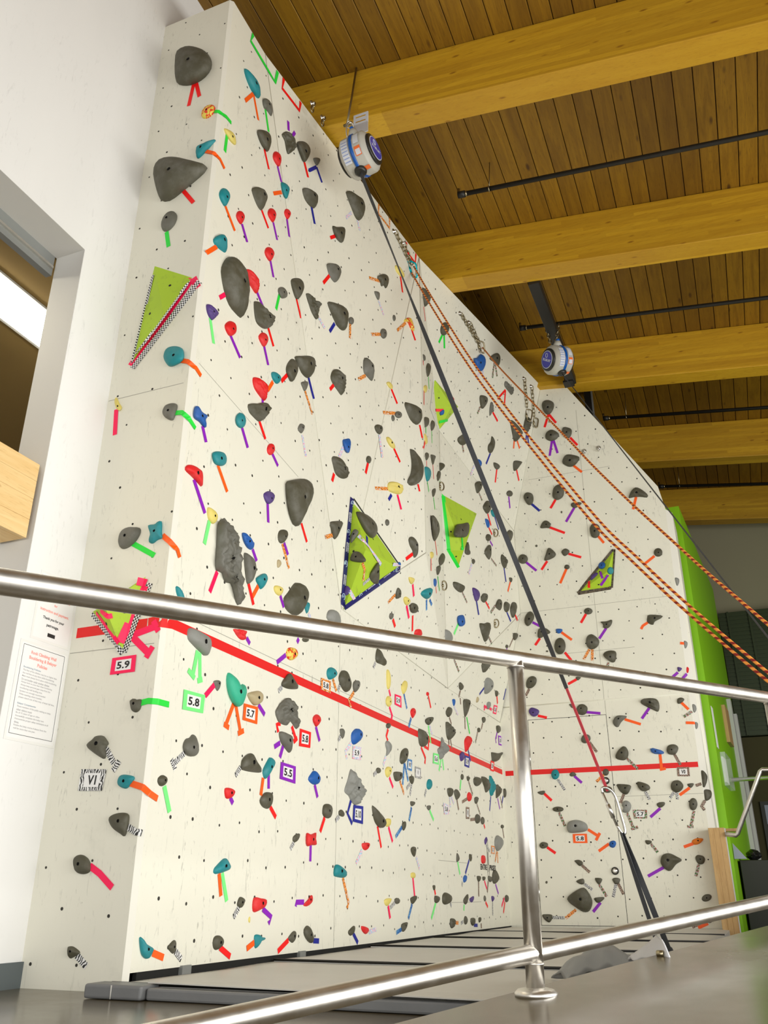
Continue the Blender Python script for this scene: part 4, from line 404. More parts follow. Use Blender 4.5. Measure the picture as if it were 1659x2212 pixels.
TAPES=[
('R',28,'F',[(-2.689,3.245,5.287,0),(-2.708,3.245,5.084,0)]),
('R',28,'F',[(-2.67,3.245,5.278,0),(-2.63,3.245,5.135,0)]),
('G',28,'F',[(-2.511,3.245,4.945,0),(-2.474,3.245,4.929,0),(-2.469,3.25,4.932,1),(-2.454,3.266,4.922,1),(-2.454,3.272,4.925,2),(-2.454,3.314,4.947,2),(-2.454,3.371,4.954,2)]),
('G',28,'L',[(-2.454,3.341,4.809,2),(-2.454,3.336,4.667,2)]),
('O',28,'F',[(-2.526,3.245,4.606,0),(-2.474,3.245,4.572,0),(-2.47,3.249,4.572,1),(-2.454,3.266,4.554,1),(-2.454,3.267,4.554,2),(-2.454,3.293,4.56,2),(-2.454,3.348,4.534,2)]),
('R',28,'F',[(-2.662,3.245,4.332,0),(-2.576,3.245,4.206,0)]),
('O',28,'L',[(-2.454,3.593,5.469,2),(-2.454,3.504,5.302,2)]),
('O',28,'L',[(-2.454,3.598,5.469,2),(-2.454,3.683,5.309,2)]),
('G',28,'L',[(-2.454,3.76,5.501,2),(-2.454,3.825,5.344,2)]),
('R',28,'L',[(-2.454,3.788,5.137,2),(-2.454,3.865,5.024,2)]),
('P',28,'L',[(-2.454,3.977,5.159,2),(-2.454,4.044,5.071,2)]),
('P',28,'L',[(-2.429,4.043,5.668,3),(-2.431,4.06,5.589,3)]),
('P',28,'L',[(-2.419,4.135,5.646,3),(-2.425,4.113,5.586,3)]),
('R',28,'L',[(-2.409,4.285,5.481,3),(-2.406,4.35,5.386,3)]),
('N',28,'L',[(-2.386,4.443,5.576,3),(-2.402,4.353,5.459,3)]),
('N',28,'L',[(-2.386,4.443,5.576,3),(-2.38,4.533,5.495,3)]),
('G',28,'F',[(-2.751,3.245,4.039,0),(-2.721,3.245,3.914,0)]),
('O',28,'L',[(-2.454,4.056,4.986,2),(-2.454,3.947,4.875,2)]),
('O',28,'F',[(-2.543,3.245,3.055,0),(-2.487,3.245,3.033,0),(-2.474,3.245,3.02,0),(-2.472,3.247,3.018,1),(-2.454,3.266,3.0,1),(-2.454,3.275,3.001,2),(-2.454,3.326,2.982,2)]),
('O',28,'L',[(-2.454,3.396,4.272,2),(-2.454,3.522,4.178,2)]),
('P',28,'L',[(-2.454,3.593,4.295,2),(-2.454,3.67,4.209,2)]),
('R',28,'L',[(-2.454,3.813,4.604,2),(-2.454,3.913,4.531,2)]),
('P',28,'L',[(-2.454,3.97,4.633,2),(-2.454,4.038,4.531,2)]),
('P',28,'L',[(-2.454,4.153,4.818,2),(-2.454,4.201,4.695,2)]),
('O',28,'L',[(-2.454,3.351,3.912,2),(-2.454,3.266,3.799,2),(-2.458,3.262,3.792,1)]),
('P',28,'L',[(-2.454,3.966,4.294,2),(-2.454,4.021,4.193,2)]),
('K',28,'L',[(-2.454,3.486,3.658,2),(-2.454,3.43,3.591,2)]),
('P',28,'L',[(-2.454,3.832,3.926,2),(-2.454,3.923,3.865,2)]),
('G',28,'L',[(-2.454,4.112,4.108,2),(-2.454,4.082,3.969,2)]),
('R',28,'L',[(-2.454,4.353,4.253,2),(-2.454,4.432,4.139,2)]),
('g',28,'L',[(-2.454,3.359,3.394,2),(-2.454,3.417,3.256,2)]),
('P',28,'L',[(-2.454,3.576,3.419,2),(-2.454,3.698,3.337,2)]),
('R',28,'L',[(-2.454,3.997,3.759,2),(-2.454,4.078,3.667,2)]),
('P',28,'L',[(-2.454,3.962,3.591,2),(-2.454,4.027,3.488,2)]),
('N',28,'L',[(-2.408,4.428,5.163,3),(-2.406,4.489,5.044,3)]),
('Y',28,'L',[(-2.325,4.978,5.557,3),(-2.339,4.903,5.441,3)]),
('Y',28,'L',[(-2.313,5.074,5.554,3),(-2.312,5.12,5.478,3)]),
('R',28,'L',[(-2.367,4.774,5.151,3),(-2.379,4.707,5.081,3)]),
('R',28,'L',[(-2.391,4.74,4.74,3),(-2.405,4.666,4.615,3)]),
('Y',28,'L',[(-2.423,4.648,4.286,3),(-2.414,4.734,4.244,3)]),
('N',28,'L',[(-2.394,4.859,4.37,3),(-2.406,4.801,4.258,3)]),
('C',28,'L',[(-2.362,5.072,4.508,3),(-2.367,5.084,4.374,3)]),
('C',28,'L',[(-2.279,5.497,5.221,3),(-2.305,5.314,5.128,3)]),
('Y',28,'L',[(-2.29,5.486,5.01,3),(-2.283,5.587,4.925,3)]),
('R',28,'L',[(-2.224,5.846,5.521,3),(-2.225,5.898,5.38,3)]),
('R',28,'L',[(-2.206,6.426,5.594,6),(-2.223,6.517,5.488,6)]),
('C',28,'L',[(-2.228,5.973,5.095,4),(-2.232,5.955,5.072,4),(-2.235,5.938,5.052,3),(-2.255,5.828,4.92,3)]),
('R',28,'L',[(-2.208,6.071,5.091,4),(-2.196,6.138,5.003,4)]),
('C',28,'L',[(-2.298,5.545,4.702,3),(-2.319,5.401,4.611,3)]),
('G',28,'L',[(-2.16,6.868,5.553,7),(-2.199,6.851,5.446,7)]),
('G',28,'L',[(-2.154,6.895,5.555,7),(-2.176,6.96,5.442,7)]),
('R',28,'L',[(-2.454,4.279,3.566,2),(-2.454,4.206,3.471,2)]),
('N',28,'L',[(-2.454,4.581,3.727,2),(-2.454,4.633,3.658,2),(-2.454,4.636,3.653,3),(-2.452,4.671,3.601,3)]),
('C',28,'L',[(-2.454,4.541,3.591,2),(-2.454,4.665,3.471,2)]),
('R',28,'L',[(-2.411,4.917,3.861,3),(-2.421,4.866,3.785,3)]),
('C',28,'L',[(-2.345,5.348,4.181,3),(-2.362,5.245,4.088,3)]),
('R',28,'L',[(-2.289,5.773,4.289,4),(-2.272,5.865,4.192,4)]),
('R',28,'L',[(-2.199,6.222,4.158,4),(-2.192,6.266,4.047,4)]),
('C',28,'L',[(-2.28,5.837,4.083,4),(-2.314,5.683,4.013,4),(-2.314,5.68,4.012,3),(-2.318,5.655,4.0,3)]),
('R',28,'L',[(-2.195,6.341,4.913,5),(-2.197,6.351,4.868,5)]),
('G',28,'L',[(-2.253,6.653,4.935,6),(-2.261,6.692,4.82,6)]),
('R',28,'L',[(-2.202,6.368,4.598,5),(-2.199,6.348,4.437,5)]),
('G',28,'L',[(-2.217,6.438,4.259,5),(-2.216,6.432,4.188,5)]),
('G',28,'L',[(-2.284,6.805,4.423,5),(-2.288,6.819,4.297,5)]),
('R',28,'L',[(-2.21,6.397,4.099,5),(-2.19,6.287,3.965,5),(-2.192,6.282,3.949,4)]),
('K',28,'F',[(-2.935,3.245,2.831,0),(-2.919,3.245,2.665,0)]),
('G',28,'F',[(-2.533,3.245,2.716,0),(-2.488,3.245,2.71,0),(-2.474,3.245,2.696,0),(-2.473,3.246,2.695,1),(-2.456,3.264,2.677,1),(-2.454,3.266,2.672,1),(-2.454,3.269,2.671,2),(-2.454,3.325,2.648,2)]),
('P',28,'L',[(-2.454,3.388,2.696,2),(-2.454,3.435,2.62,2)]),
('P',28,'L',[(-2.454,3.779,2.891,2),(-2.454,3.857,2.797,2)]),
('R',28,'L',[(-2.454,3.966,3.038,2),(-2.454,4.05,2.955,2)]),
('P',28,'L',[(-2.454,3.986,3.212,2),(-2.454,3.993,3.182,2)]),
('O',28,'L',[(-2.454,4.101,3.407,2),(-2.454,4.043,3.306,2)]),
('P',28,'L',[(-2.454,4.146,2.899,2),(-2.454,4.226,2.85,2)]),
('O',28,'L',[(-2.454,3.565,2.541,2),(-2.454,3.679,2.427,2)]),
('P',28,'L',[(-2.454,3.359,2.358,2),(-2.454,3.486,2.216,2)]),
('P',28,'L',[(-2.454,4.126,2.543,2),(-2.454,4.147,2.427,2)]),
('g',28,'L',[(-2.454,3.532,2.189,2),(-2.454,3.506,2.047,2)]),
('G',28,'F',[(-2.705,3.245,1.992,0),(-2.558,3.245,1.904,0)]),
('O',28,'F',[(-2.522,3.245,2.006,0),(-2.474,3.245,1.964,0),(-2.47,3.249,1.958,1),(-2.454,3.266,1.937,1),(-2.454,3.272,1.935,2),(-2.454,3.28,1.933,2),(-2.454,3.306,1.9,2)]),
('K',28,'L',[(-2.454,3.648,1.941,2),(-2.454,3.594,1.809,2)]),
('P',28,'L',[(-2.454,3.988,2.194,2),(-2.454,4.042,2.14,2)]),
('R',28,'L',[(-2.454,3.968,1.979,2),(-2.454,4.038,1.872,2)]),
('g',28,'L',[(-2.454,3.532,1.48,2),(-2.454,3.511,1.351,2)]),
('g',28,'L',[(-2.454,3.468,1.368,2),(-2.454,3.529,1.34,2)]),
('g',28,'L',[(-2.454,3.554,1.476,2),(-2.454,3.577,1.342,2)]),
('g',28,'L',[(-2.454,3.555,1.332,2),(-2.454,3.597,1.349,2)]),
('G',28,'F',[(-2.534,3.245,1.171,0),(-2.495,3.245,1.177,0),(-2.474,3.245,1.174,0),(-2.472,3.247,1.174,1),(-2.458,3.261,1.174,1),(-2.454,3.266,1.173,1),(-2.454,3.276,1.173,2),(-2.454,3.341,1.175,2)]),
('O',28,'L',[(-2.454,4.079,2.0,2),(-2.454,4.022,1.915,2)]),
('P',28,'L',[(-2.454,4.341,2.02,2),(-2.454,4.392,1.961,2)]),
('Y',28,'L',[(-2.454,4.721,2.017,2),(-2.454,4.751,1.994,2)]),
('R',28,'L',[(-2.398,6.058,2.35,11),(-2.41,6.136,2.311,11)]),
('P',28,'L',[(-2.454,3.989,1.665,2),(-2.454,4.028,1.641,2)]),
('P',28,'L',[(-2.454,4.447,1.679,2),(-2.454,4.341,1.608,2)]),
('P',28,'L',[(-2.454,4.603,1.821,2),(-2.454,4.582,1.79,2)]),
('Z',28,'L',[(-2.454,4.42,1.479,2),(-2.454,4.377,1.446,2)]),
('C',28,'L',[(-2.454,5.106,1.675,2),(-2.454,5.165,1.604,2)]),
('Z',28,'L',[(-2.454,5.218,1.659,2),(-2.454,5.192,1.61,2)]),
('C',28,'L',[(-2.454,5.451,1.654,2),(-2.454,5.365,1.58,2),(-2.454,5.406,1.54,2)]),
('Z',28,'L',[(-2.454,5.841,1.957,2),(-2.454,5.803,1.908,2)]),
('O',28,'L',[(-2.454,3.905,1.286,2),(-2.454,3.846,1.169,2)]),
('O',28,'L',[(-2.454,3.824,1.165,2),(-2.454,3.876,1.155,2)]),
('O',28,'L',[(-2.454,3.922,1.289,2),(-2.454,3.988,1.156,2)]),
('O',28,'L',[(-2.454,3.966,1.139,2),(-2.454,4.023,1.164,2)]),
('P',28,'L',[(-2.454,4.159,1.327,2),(-2.454,4.234,1.285,2)]),
('K',28,'L',[(-2.454,3.708,1.345,2),(-2.454,3.633,1.273,2)]),
('R',28,'L',[(-2.454,4.423,1.268,2),(-2.454,4.379,1.254,2),(-2.454,4.401,1.215,2)]),
('R',28,'L',[(-2.454,4.561,1.274,2),(-2.454,4.614,1.214,2)]),
('R',28,'L',[(-2.454,4.636,1.218,2),(-2.454,4.591,1.188,2)]),
('P',28,'L',[(-2.454,4.877,1.324,2),(-2.454,4.936,1.244,2)]),
('P',28,'L',[(-2.454,4.428,1.159,2),(-2.454,4.362,1.127,2)]),
('P',28,'L',[(-2.454,4.464,1.145,2),(-2.454,4.433,1.078,2)]),
('Z',28,'L',[(-2.454,5.244,1.324,2),(-2.454,5.215,1.286,2)]),
('Y',28,'L',[(-2.454,5.421,1.304,2),(-2.454,5.328,1.234,2),(-2.454,5.356,1.188,2)]),
('K',28,'L',[(-2.348,6.237,2.511,11),(-2.369,6.346,2.437,11)]),
('R',28,'L',[(-2.357,6.403,2.475,11),(-2.39,6.479,2.364,11)]),
('X',28,'L',[(-2.269,8.451,2.817,9),(-2.262,8.528,2.767,9),(-2.262,8.529,2.767,10)]),
('L',28,'L',[(-2.194,9.228,2.998,10),(-2.228,9.16,2.883,10)]),
('P',28,'L',[(-2.236,9.074,2.853,10),(-2.242,9.091,2.834,10)]),
('X',28,'L',[(-2.415,7.685,2.413,9),(-2.406,7.801,2.319,9)]),
('N',28,'L',[(-2.392,8.623,2.328,10),(-2.416,8.521,2.244,10)]),
('L',28,'L',[(-2.439,7.93,2.167,10),(-2.454,7.93,2.117,10),(-2.454,7.92,2.104,2)]),
('L',28,'L',[(-2.454,7.968,2.102,2),(-2.454,7.976,2.041,2)]),
('R',28,'L',[(-2.387,9.106,2.342,10),(-2.407,9.198,2.275,10)]),
('N',28,'L',[(-2.349,9.378,2.472,10),(-2.385,9.379,2.35,10)]),
('K',28,'L',[(-2.438,8.749,2.168,10),(-2.437,8.892,2.174,10)]),
('K',28,'L',[(-2.436,8.774,2.176,10),(-2.449,8.794,2.132,10)]),
('K',28,'L',[(-2.434,8.94,2.182,10),(-2.434,9.041,2.182,10)]),
('K',28,'L',[(-2.454,6.112,1.806,2),(-2.454,6.144,1.762,2)]),
('B',28,'L',[(-2.454,6.434,1.838,2),(-2.454,6.5,1.731,2)]),
('K',28,'L',[(-2.454,6.119,1.676,2),(-2.454,6.184,1.612,2)]),
('K',28,'L',[(-2.454,6.171,1.612,2),(-2.454,6.159,1.586,2)]),
('R',28,'L',[(-2.454,7.029,1.938,2),(-2.454,7.09,1.845,2)]),
('B',28,'L',[(-2.454,6.592,1.673,2),(-2.454,6.533,1.589,2)]),
('g',28,'L',[(-2.454,7.012,1.681,2),(-2.454,7.07,1.543,2)]),
('Y',28,'L',[(-2.454,7.049,1.688,2),(-2.454,7.114,1.619,2)]),
('Y',28,'L',[(-2.454,7.76,1.984,2),(-2.454,7.88,1.923,2)]),
('L',28,'L',[(-2.454,7.606,1.853,2),(-2.454,7.663,1.802,2)]),
('L',28,'L',[(-2.454,8.097,1.944,2),(-2.454,8.093,1.825,2)]),
('G',28,'L',[(-2.454,8.159,1.953,2),(-2.454,8.237,1.803,2)]),
('L',28,'L',[(-2.454,7.568,1.641,2),(-2.454,7.564,1.599,2)]),
('L',28,'L',[(-2.454,7.62,1.655,2),(-2.454,7.654,1.581,2)]),
('L',28,'L',[(-2.454,8.729,1.991,2),(-2.454,8.665,1.917,2)]),
('X',28,'L',[(-2.454,8.525,1.866,2),(-2.454,8.429,1.747,2)]),
('P',28,'L',[(-2.454,9.29,1.98,2),(-2.454,9.212,1.899,2),(-2.454,9.227,1.858,2)]),
('N',28,'L',[(-2.454,8.163,1.636,2),(-2.454,8.235,1.541,2)]),
('R',28,'L',[(-2.454,7.021,1.58,2),(-2.454,7.0,1.484,2),(-2.454,6.898,1.494,2)]),
('R',28,'L',[(-2.454,6.819,1.473,2),(-2.454,6.922,1.402,2),(-2.454,6.904,1.352,2)]),
('g',28,'L',[(-2.454,7.336,1.446,2),(-2.454,7.27,1.339,2)]),
('g',28,'L',[(-2.454,7.375,1.451,2),(-2.454,7.399,1.359,2)]),
('R',28,'L',[(-2.454,6.094,1.504,2),(-2.454,6.056,1.446,2),(-2.454,6.086,1.417,2)]),
('Y',28,'L',[(-2.454,6.046,1.296,2),(-2.454,5.994,1.226,2)]),
('B',28,'L',[(-2.454,6.428,1.297,2),(-2.454,6.39,1.131,2)]),
('B',28,'L',[(-2.454,6.435,1.294,2),(-2.454,6.509,1.17,2)]),
('Z',28,'L',[(-2.454,5.871,1.166,2),(-2.454,5.811,1.137,2)]),
('K',28,'L',[(-2.454,6.115,1.155,2),(-2.454,6.19,1.09,2)]),
('C',28,'L',[(-2.454,6.329,1.155,2),(-2.454,6.419,1.065,2)]),
('Z',28,'L',[(-2.454,6.589,1.158,2),(-2.454,6.547,1.07,2)]),
('Z',28,'L',[(-2.454,6.55,1.154,2),(-2.454,6.471,1.111,2)]),
('Z',28,'L',[(-2.454,6.927,1.147,2),(-2.454,6.886,1.091,2)]),
('g',28,'L',[(-2.454,7.897,1.331,2),(-2.454,7.858,1.246,2)]),
('X',28,'L',[(-2.454,8.139,1.344,2),(-2.454,8.257,1.234,2)]),
('N',28,'L',[(-2.454,8.905,1.279,2),(-2.454,8.833,1.132,2)]),
('P',28,'L',[(-2.454,9.168,1.284,2),(-2.454,9.235,1.181,2)]),
('X',28,'L',[(-2.454,9.276,1.308,2),(-2.454,9.348,1.201,2)]),
('N',28,'L',[(-2.454,9.399,1.325,2),(-2.454,9.334,1.248,2)]),
('Y',28,'L',[(-2.454,7.549,1.149,2),(-2.454,7.557,1.062,2)]),
('Y',28,'L',[(-2.454,7.593,1.158,2),(-2.454,7.661,1.1,2)]),
('L',28,'L',[(-2.454,7.751,1.143,2),(-2.454,7.794,1.059,2)]),
('L',28,'L',[(-2.454,8.079,1.182,2),(-2.454,7.909,1.136,2)]),
('X',28,'L',[(-2.454,8.383,1.161,2),(-2.454,8.489,1.072,2)]),
('L',28,'L',[(-2.454,8.302,1.016,2),(-2.454,8.147,1.0,2)]),
('R',28,'L',[(-2.454,8.597,.988,2),(-2.454,8.633,.955,2)]),
('g',28,'L',[(-2.454,7.001,.993,2),(-2.454,7.098,.923,2)]),
('B',28,'L',[(-2.454,6.577,.982,2),(-2.454,6.519,.879,2)]),
('B',28,'L',[(-2.454,6.363,.823,2),(-2.454,6.235,.748,2)]),
('R',28,'L',[(-2.454,5.89,.801,2),(-2.454,5.959,.662,2)]),
('K',28,'L',[(-2.454,6.097,.808,2),(-2.454,6.176,.711,2)]),
('Y',28,'L',[(-2.454,5.62,.633,2),(-2.454,5.527,.547,2)]),
('Y',28,'L',[(-2.454,6.667,.625,2),(-2.454,6.742,.54,2)]),
('L',28,'L',[(-2.454,9.303,.994,2),(-2.454,9.344,.901,2)]),
('Z',28,'L',[(-2.454,8.647,.801,2),(-2.454,8.763,.752,2)]),
('C',28,'L',[(-2.454,9.024,.756,2),(-2.454,8.947,.658,2)]),
('C',28,'L',[(-2.454,9.06,.757,2),(-2.454,9.047,.65,2)]),
('g',28,'L',[(-2.454,7.716,.625,2),(-2.454,7.771,.522,2)]),
('N',28,'L',[(-2.454,8.061,.647,2),(-2.454,7.931,.532,2)]),
('Z',28,'L',[(-2.454,7.835,.459,2),(-2.454,7.815,.43,2)]),
('P',28,'L',[(-2.454,8.92,.454,2),(-2.454,9.011,.367,2)]),
('L',28,'L',[(-2.454,8.663,.478,2),(-2.454,8.613,.38,2)]),
('L',28,'L',[(-2.454,8.333,.469,2),(-2.454,8.321,.345,2)]),
('K',28,'L',[(-2.454,8.53,.481,2),(-2.454,8.606,.41,2)]),
('K',28,'L',[(-2.454,6.589,.478,2),(-2.454,6.622,.349,2)]),
('R',28,'L',[(-2.454,7.083,.395,2),(-2.454,7.103,.36,2)]),
('g',28,'L',[(-2.454,7.104,.301,2),(-2.454,6.992,.189,2)]),
('Z',28,'L',[(-2.454,7.473,.298,2),(-2.454,7.508,.271,2)]),
('B',28,'L',[(-2.454,6.562,.297,2),(-2.454,6.48,.2,2)]),
('K',28,'L',[(-2.454,6.085,.29,2),(-2.454,6.122,.21,2)]),
('Z',28,'L',[(-2.454,6.219,.311,2),(-2.454,6.122,.275,2)]),
('g',28,'L',[(-2.454,7.864,.281,2),(-2.454,7.848,.234,2)]),
('R',28,'L',[(-2.454,8.538,.296,2),(-2.454,8.611,.253,2)]),
('Z',28,'L',[(-2.454,8.783,.3,2),(-2.454,8.769,.18,2)]),
('K',28,'L',[(-2.454,9.227,.33,2),(-2.454,9.111,.253,2)]),
('R',28,'L',[(-2.454,9.242,.294,2),(-2.454,9.165,.194,2)]),
('C',28,'L',[(-2.454,7.606,.144,2),(-2.454,7.68,.142,2)]),
('Z',28,'L',[(-2.454,7.82,.148,2),(-2.454,7.752,.136,2)]),
('N',28,'L',[(-2.454,8.129,.112,2),(-2.454,8.246,.107,2)]),
('L',28,'L',[(-2.454,8.364,.12,2),(-2.454,8.363,.08,2)]),
('B',28,'L',[(-2.454,6.34,.135,2),(-2.454,6.239,.116,2)]),
('Y',28,'L',[(-2.454,5.749,.136,2),(-2.454,5.869,.15,2)]),
('Z',28,'L',[(-2.454,4.014,.974,2),(-2.454,3.969,.925,2)]),
('O',28,'L',[(-2.454,4.256,.946,2),(-2.454,4.241,.853,2)]),
('P',28,'L',[(-2.454,4.316,.973,2),(-2.454,4.324,.896,2)]),
('P',28,'L',[(-2.454,3.935,.814,2),(-2.454,3.965,.788,2)]),
('R',28,'L',[(-2.454,4.351,.803,2),(-2.454,4.422,.753,2)]),
('P',28,'L',[(-2.454,4.886,.976,2),(-2.454,4.932,.906,2)]),
('N',28,'L',[(-2.454,5.429,.932,2),(-2.454,5.377,.847,2),(-2.454,5.454,.787,2)]),
('R',28,'L',[(-2.454,5.038,.797,2),(-2.454,4.981,.711,2)]),
('Z',28,'L',[(-2.454,5.251,.82,2),(-2.454,5.195,.788,2)]),
('Z',28,'L',[(-2.454,4.649,.636,2),(-2.454,4.607,.597,2)]),
('P',28,'L',[(-2.454,4.861,.629,2),(-2.454,4.862,.54,2)]),
('O',28,'L',[(-2.454,3.882,.456,2),(-2.454,3.913,.356,2)]),
('g',28,'L',[(-2.454,3.909,.459,2),(-2.454,3.969,.333,2)]),
('C',28,'L',[(-2.454,5.322,.459,2),(-2.454,5.417,.313,2),(-2.454,5.392,.283,2)]),
('Z',28,'L',[(-2.454,4.089,.305,2),(-2.454,4.04,.259,2)]),
('P',28,'L',[(-2.454,4.326,.294,2),(-2.454,4.424,.253,2),(-2.454,4.396,.223,2)]),
('P',28,'L',[(-2.454,4.8,.323,2),(-2.454,4.706,.323,2),(-2.454,4.701,.301,2)]),
('Z',28,'F',[(-2.704,3.245,.977,0),(-2.647,3.245,.906,0)]),
('Z',28,'F',[(-2.619,3.245,.915,0),(-2.648,3.245,.873,0)]),
('O',28,'F',[(-2.54,3.245,.815,0),(-2.478,3.245,.797,0),(-2.474,3.245,.795,0),(-2.472,3.247,.793,1),(-2.454,3.266,.772,1),(-2.454,3.268,.771,2),(-2.454,3.327,.754,2)]),
('g',28,'L',[(-2.454,3.37,.812,2),(-2.454,3.429,.705,2)]),
('Z',28,'F',[(-2.529,3.245,.633,0),(-2.482,3.245,.61,0),(-2.474,3.245,.609,0),(-2.473,3.246,.609,1),(-2.463,3.257,.606,1)]),
('K',28,'F',[(-2.707,3.245,.477,0),(-2.649,3.245,.446,0),(-2.574,3.245,.39,0)]),
('Z',28,'L',[(-2.454,3.504,.977,2),(-2.454,3.428,.919,2)]),
('Z',28,'L',[(-2.454,3.407,.935,2),(-2.454,3.442,.895,2)]),
('Z',28,'F',[(-2.715,3.245,.131,0),(-2.659,3.245,.091,0)]),
('O',28,'L',[(-2.454,3.405,.137,2),(-2.454,3.488,.114,2)]),
('Z',28,'L',[(-2.454,3.571,.135,2),(-2.454,3.622,.1,2)]),
('R',28,'L',[(-2.454,3.934,.133,2),(-2.454,4.035,.088,2)]),
('O',28,'L',[(-2.454,4.262,.141,2),(-2.454,4.186,.115,2)]),
('R',28,'L',[(-2.454,4.63,.136,2),(-2.454,4.513,.086,2)]),
('N',28,'L',[(-2.454,4.932,.12,2),(-2.454,5.008,.115,2)]),
('N',28,'L',[(-2.454,5.494,.138,2),(-2.454,5.57,.081,2)]),
('Y',28,'L',[(-1.991,7.652,5.554,7),(-2.036,7.62,5.437,7)]),
('Y',28,'L',[(-1.977,7.685,5.574,7),(-1.99,7.759,5.486,7)]),
('X',28,'L',[(-1.882,7.851,5.76,7),(-1.926,7.897,5.591,7)]),
('X',28,'L',[(-1.879,7.87,5.755,7),(-1.891,7.975,5.649,7)]),
('R',28,'L',[(-1.858,8.205,5.598,7),(-1.931,8.104,5.438,7)]),
('R',28,'L',[(-1.858,8.205,5.598,7),(-1.896,8.267,5.438,7)]),
('X',28,'L',[(-2.062,7.83,5.216,7),(-2.095,7.814,5.126,7)]),
('R',28,'L',[(-1.991,8.082,5.268,7),(-1.975,8.222,5.223,7)]),
('N',28,'L',[(-1.786,8.862,5.383,7),(-1.81,8.897,5.286,7)]),
('N',28,'L',[(-1.785,8.871,5.379,7),(-1.796,8.975,5.276,7)]),
('O',28,'L',[(-1.897,8.653,5.18,7),(-1.918,8.683,5.094,7)]),
('O',28,'L',[(-1.876,8.705,5.21,7),(-1.873,8.809,5.148,7)]),
('X',28,'L',[(-2.249,7.713,4.716,7),(-2.256,7.769,4.658,7)]),
('N',28,'L',[(-2.088,8.253,4.854,7),(-2.137,8.23,4.718,7)]),
('Y',28,'L',[(-2.216,8.02,4.612,7),(-2.251,8.004,4.516,7),(-2.251,8.002,4.512,8),(-2.254,7.988,4.49,8)]),
('R',28,'L',[(-2.078,8.463,4.747,7),(-2.114,8.502,4.609,7)]),
('R',28,'B',[(-1.526,8.958,5.61,14),(-1.589,8.979,5.462,14)]),
('R',28,'B',[(-1.519,8.958,5.611,14),(-1.448,8.975,5.489,14)]),
('R',28,'B',[(-1.305,9.006,5.276,14),(-1.233,9.022,5.167,14)]),
('P',28,'B',[(-1.521,9.006,5.274,14),(-1.568,9.032,5.099,14)]),
('P',28,'B',[(-1.502,9.006,5.278,14),(-1.472,9.03,5.114,14)]),
('O',28,'B',[(-1.305,9.056,4.928,14),(-1.221,9.07,4.834,14)]),
('R',28,'L',[(-1.94,8.855,4.912,7),(-1.945,8.975,4.815,7)]),
('X',28,'L',[(-2.228,8.198,4.368,8),(-2.217,8.281,4.306,8)]),
('R',28,'L',[(-2.2,8.422,4.203,8),(-2.192,8.506,4.094,8)]),
('N',28,'L',[(-2.171,8.603,4.247,8),(-2.159,8.717,4.122,8)]),
('R',28,'L',[(-2.203,8.45,4.049,8),(-2.192,8.535,3.996,8)]),
('P',28,'L',[(-2.205,8.478,3.899,8),(-2.196,8.548,3.868,8)]),
('X',28,'L',[(-2.21,8.505,3.703,8),(-2.19,8.642,3.666,8)]),
('N',28,'L',[(-2.157,8.848,3.705,8),(-2.156,8.895,3.556,8)]),
('O',28,'L',[(-2.134,9.024,3.607,8),(-2.154,8.943,3.458,8)]),
('Y',28,'L',[(-2.293,8.025,3.487,8),(-2.311,7.951,3.351,8)]),
('P',28,'L',[(-2.05,8.85,4.573,7),(-2.066,8.942,4.465,7)]),
('X',28,'L',[(-2.343,7.807,3.116,8),(-2.33,7.918,3.04,8)]),
('N',28,'L',[(-2.294,8.13,3.118,8),(-2.292,8.154,3.059,8),(-2.293,8.158,3.051,9),(-2.293,8.192,2.986,9)]),
('R',28,'L',[(-2.256,8.357,3.174,8),(-2.244,8.449,3.122,8)]),
('X',28,'L',[(-2.218,8.6,3.199,8),(-2.231,8.532,3.137,8),(-2.234,8.519,3.124,9),(-2.242,8.482,3.089,9)]),
('N',28,'L',[(-2.171,8.905,3.209,9),(-2.16,9.02,3.133,9)]),
('R',28,'L',[(-2.135,9.135,3.238,9),(-2.131,9.176,3.212,9),(-2.132,9.197,3.209,10),(-2.134,9.229,3.203,10)]),
('g',28,'L',[(-2.376,7.743,2.777,9),(-2.398,7.661,2.652,9)]),
('Y',28,'L',[(-2.454,4.53,3.234,2),(-2.454,4.594,3.098,2)]),
('Y',28,'L',[(-2.41,5.101,3.421,3),(-2.421,5.052,3.31,3)]),
('R',28,'L',[(-2.434,5.003,3.154,3),(-2.439,4.983,3.084,3)]),
('R',28,'L',[(-2.454,4.571,2.591,2),(-2.454,4.659,2.491,2)]),
('R',28,'L',[(-2.366,5.462,3.447,3),(-2.374,5.436,3.346,3)]),
('Y',28,'L',[(-2.334,5.608,3.768,3),(-2.334,5.615,3.749,3),(-2.334,5.616,3.745,4),(-2.329,5.66,3.583,4)]),
('R',28,'L',[(-2.29,5.827,3.744,4),(-2.273,5.923,3.658,4)]),
('R',28,'L',[(-2.217,6.2,3.569,4),(-2.213,6.228,3.511,4)]),
('C',28,'L',[(-2.315,5.756,3.345,4),(-2.353,5.579,3.278,4)]),
('N',28,'L',[(-2.305,5.807,3.313,4),(-2.315,5.767,3.251,4)]),
('K',28,'L',[(-2.287,5.891,3.346,4),(-2.277,5.949,3.236,4)]),
('C',28,'L',[(-2.452,5.033,2.685,3),(-2.454,5.023,2.679,3),(-2.454,5.014,2.674,2),(-2.454,4.926,2.628,2)]),
('R',28,'L',[(-2.248,6.127,2.907,4),(-2.271,6.028,2.829,4)]),
('R',28,'L',[(-2.22,6.446,3.914,5),(-2.222,6.454,3.859,5)]),
('R',28,'L',[(-2.292,6.837,4.073,5),(-2.301,6.88,3.944,5)]),
('G',28,'L',[(-2.364,7.248,4.101,6),(-2.369,7.275,4.088,6)]),
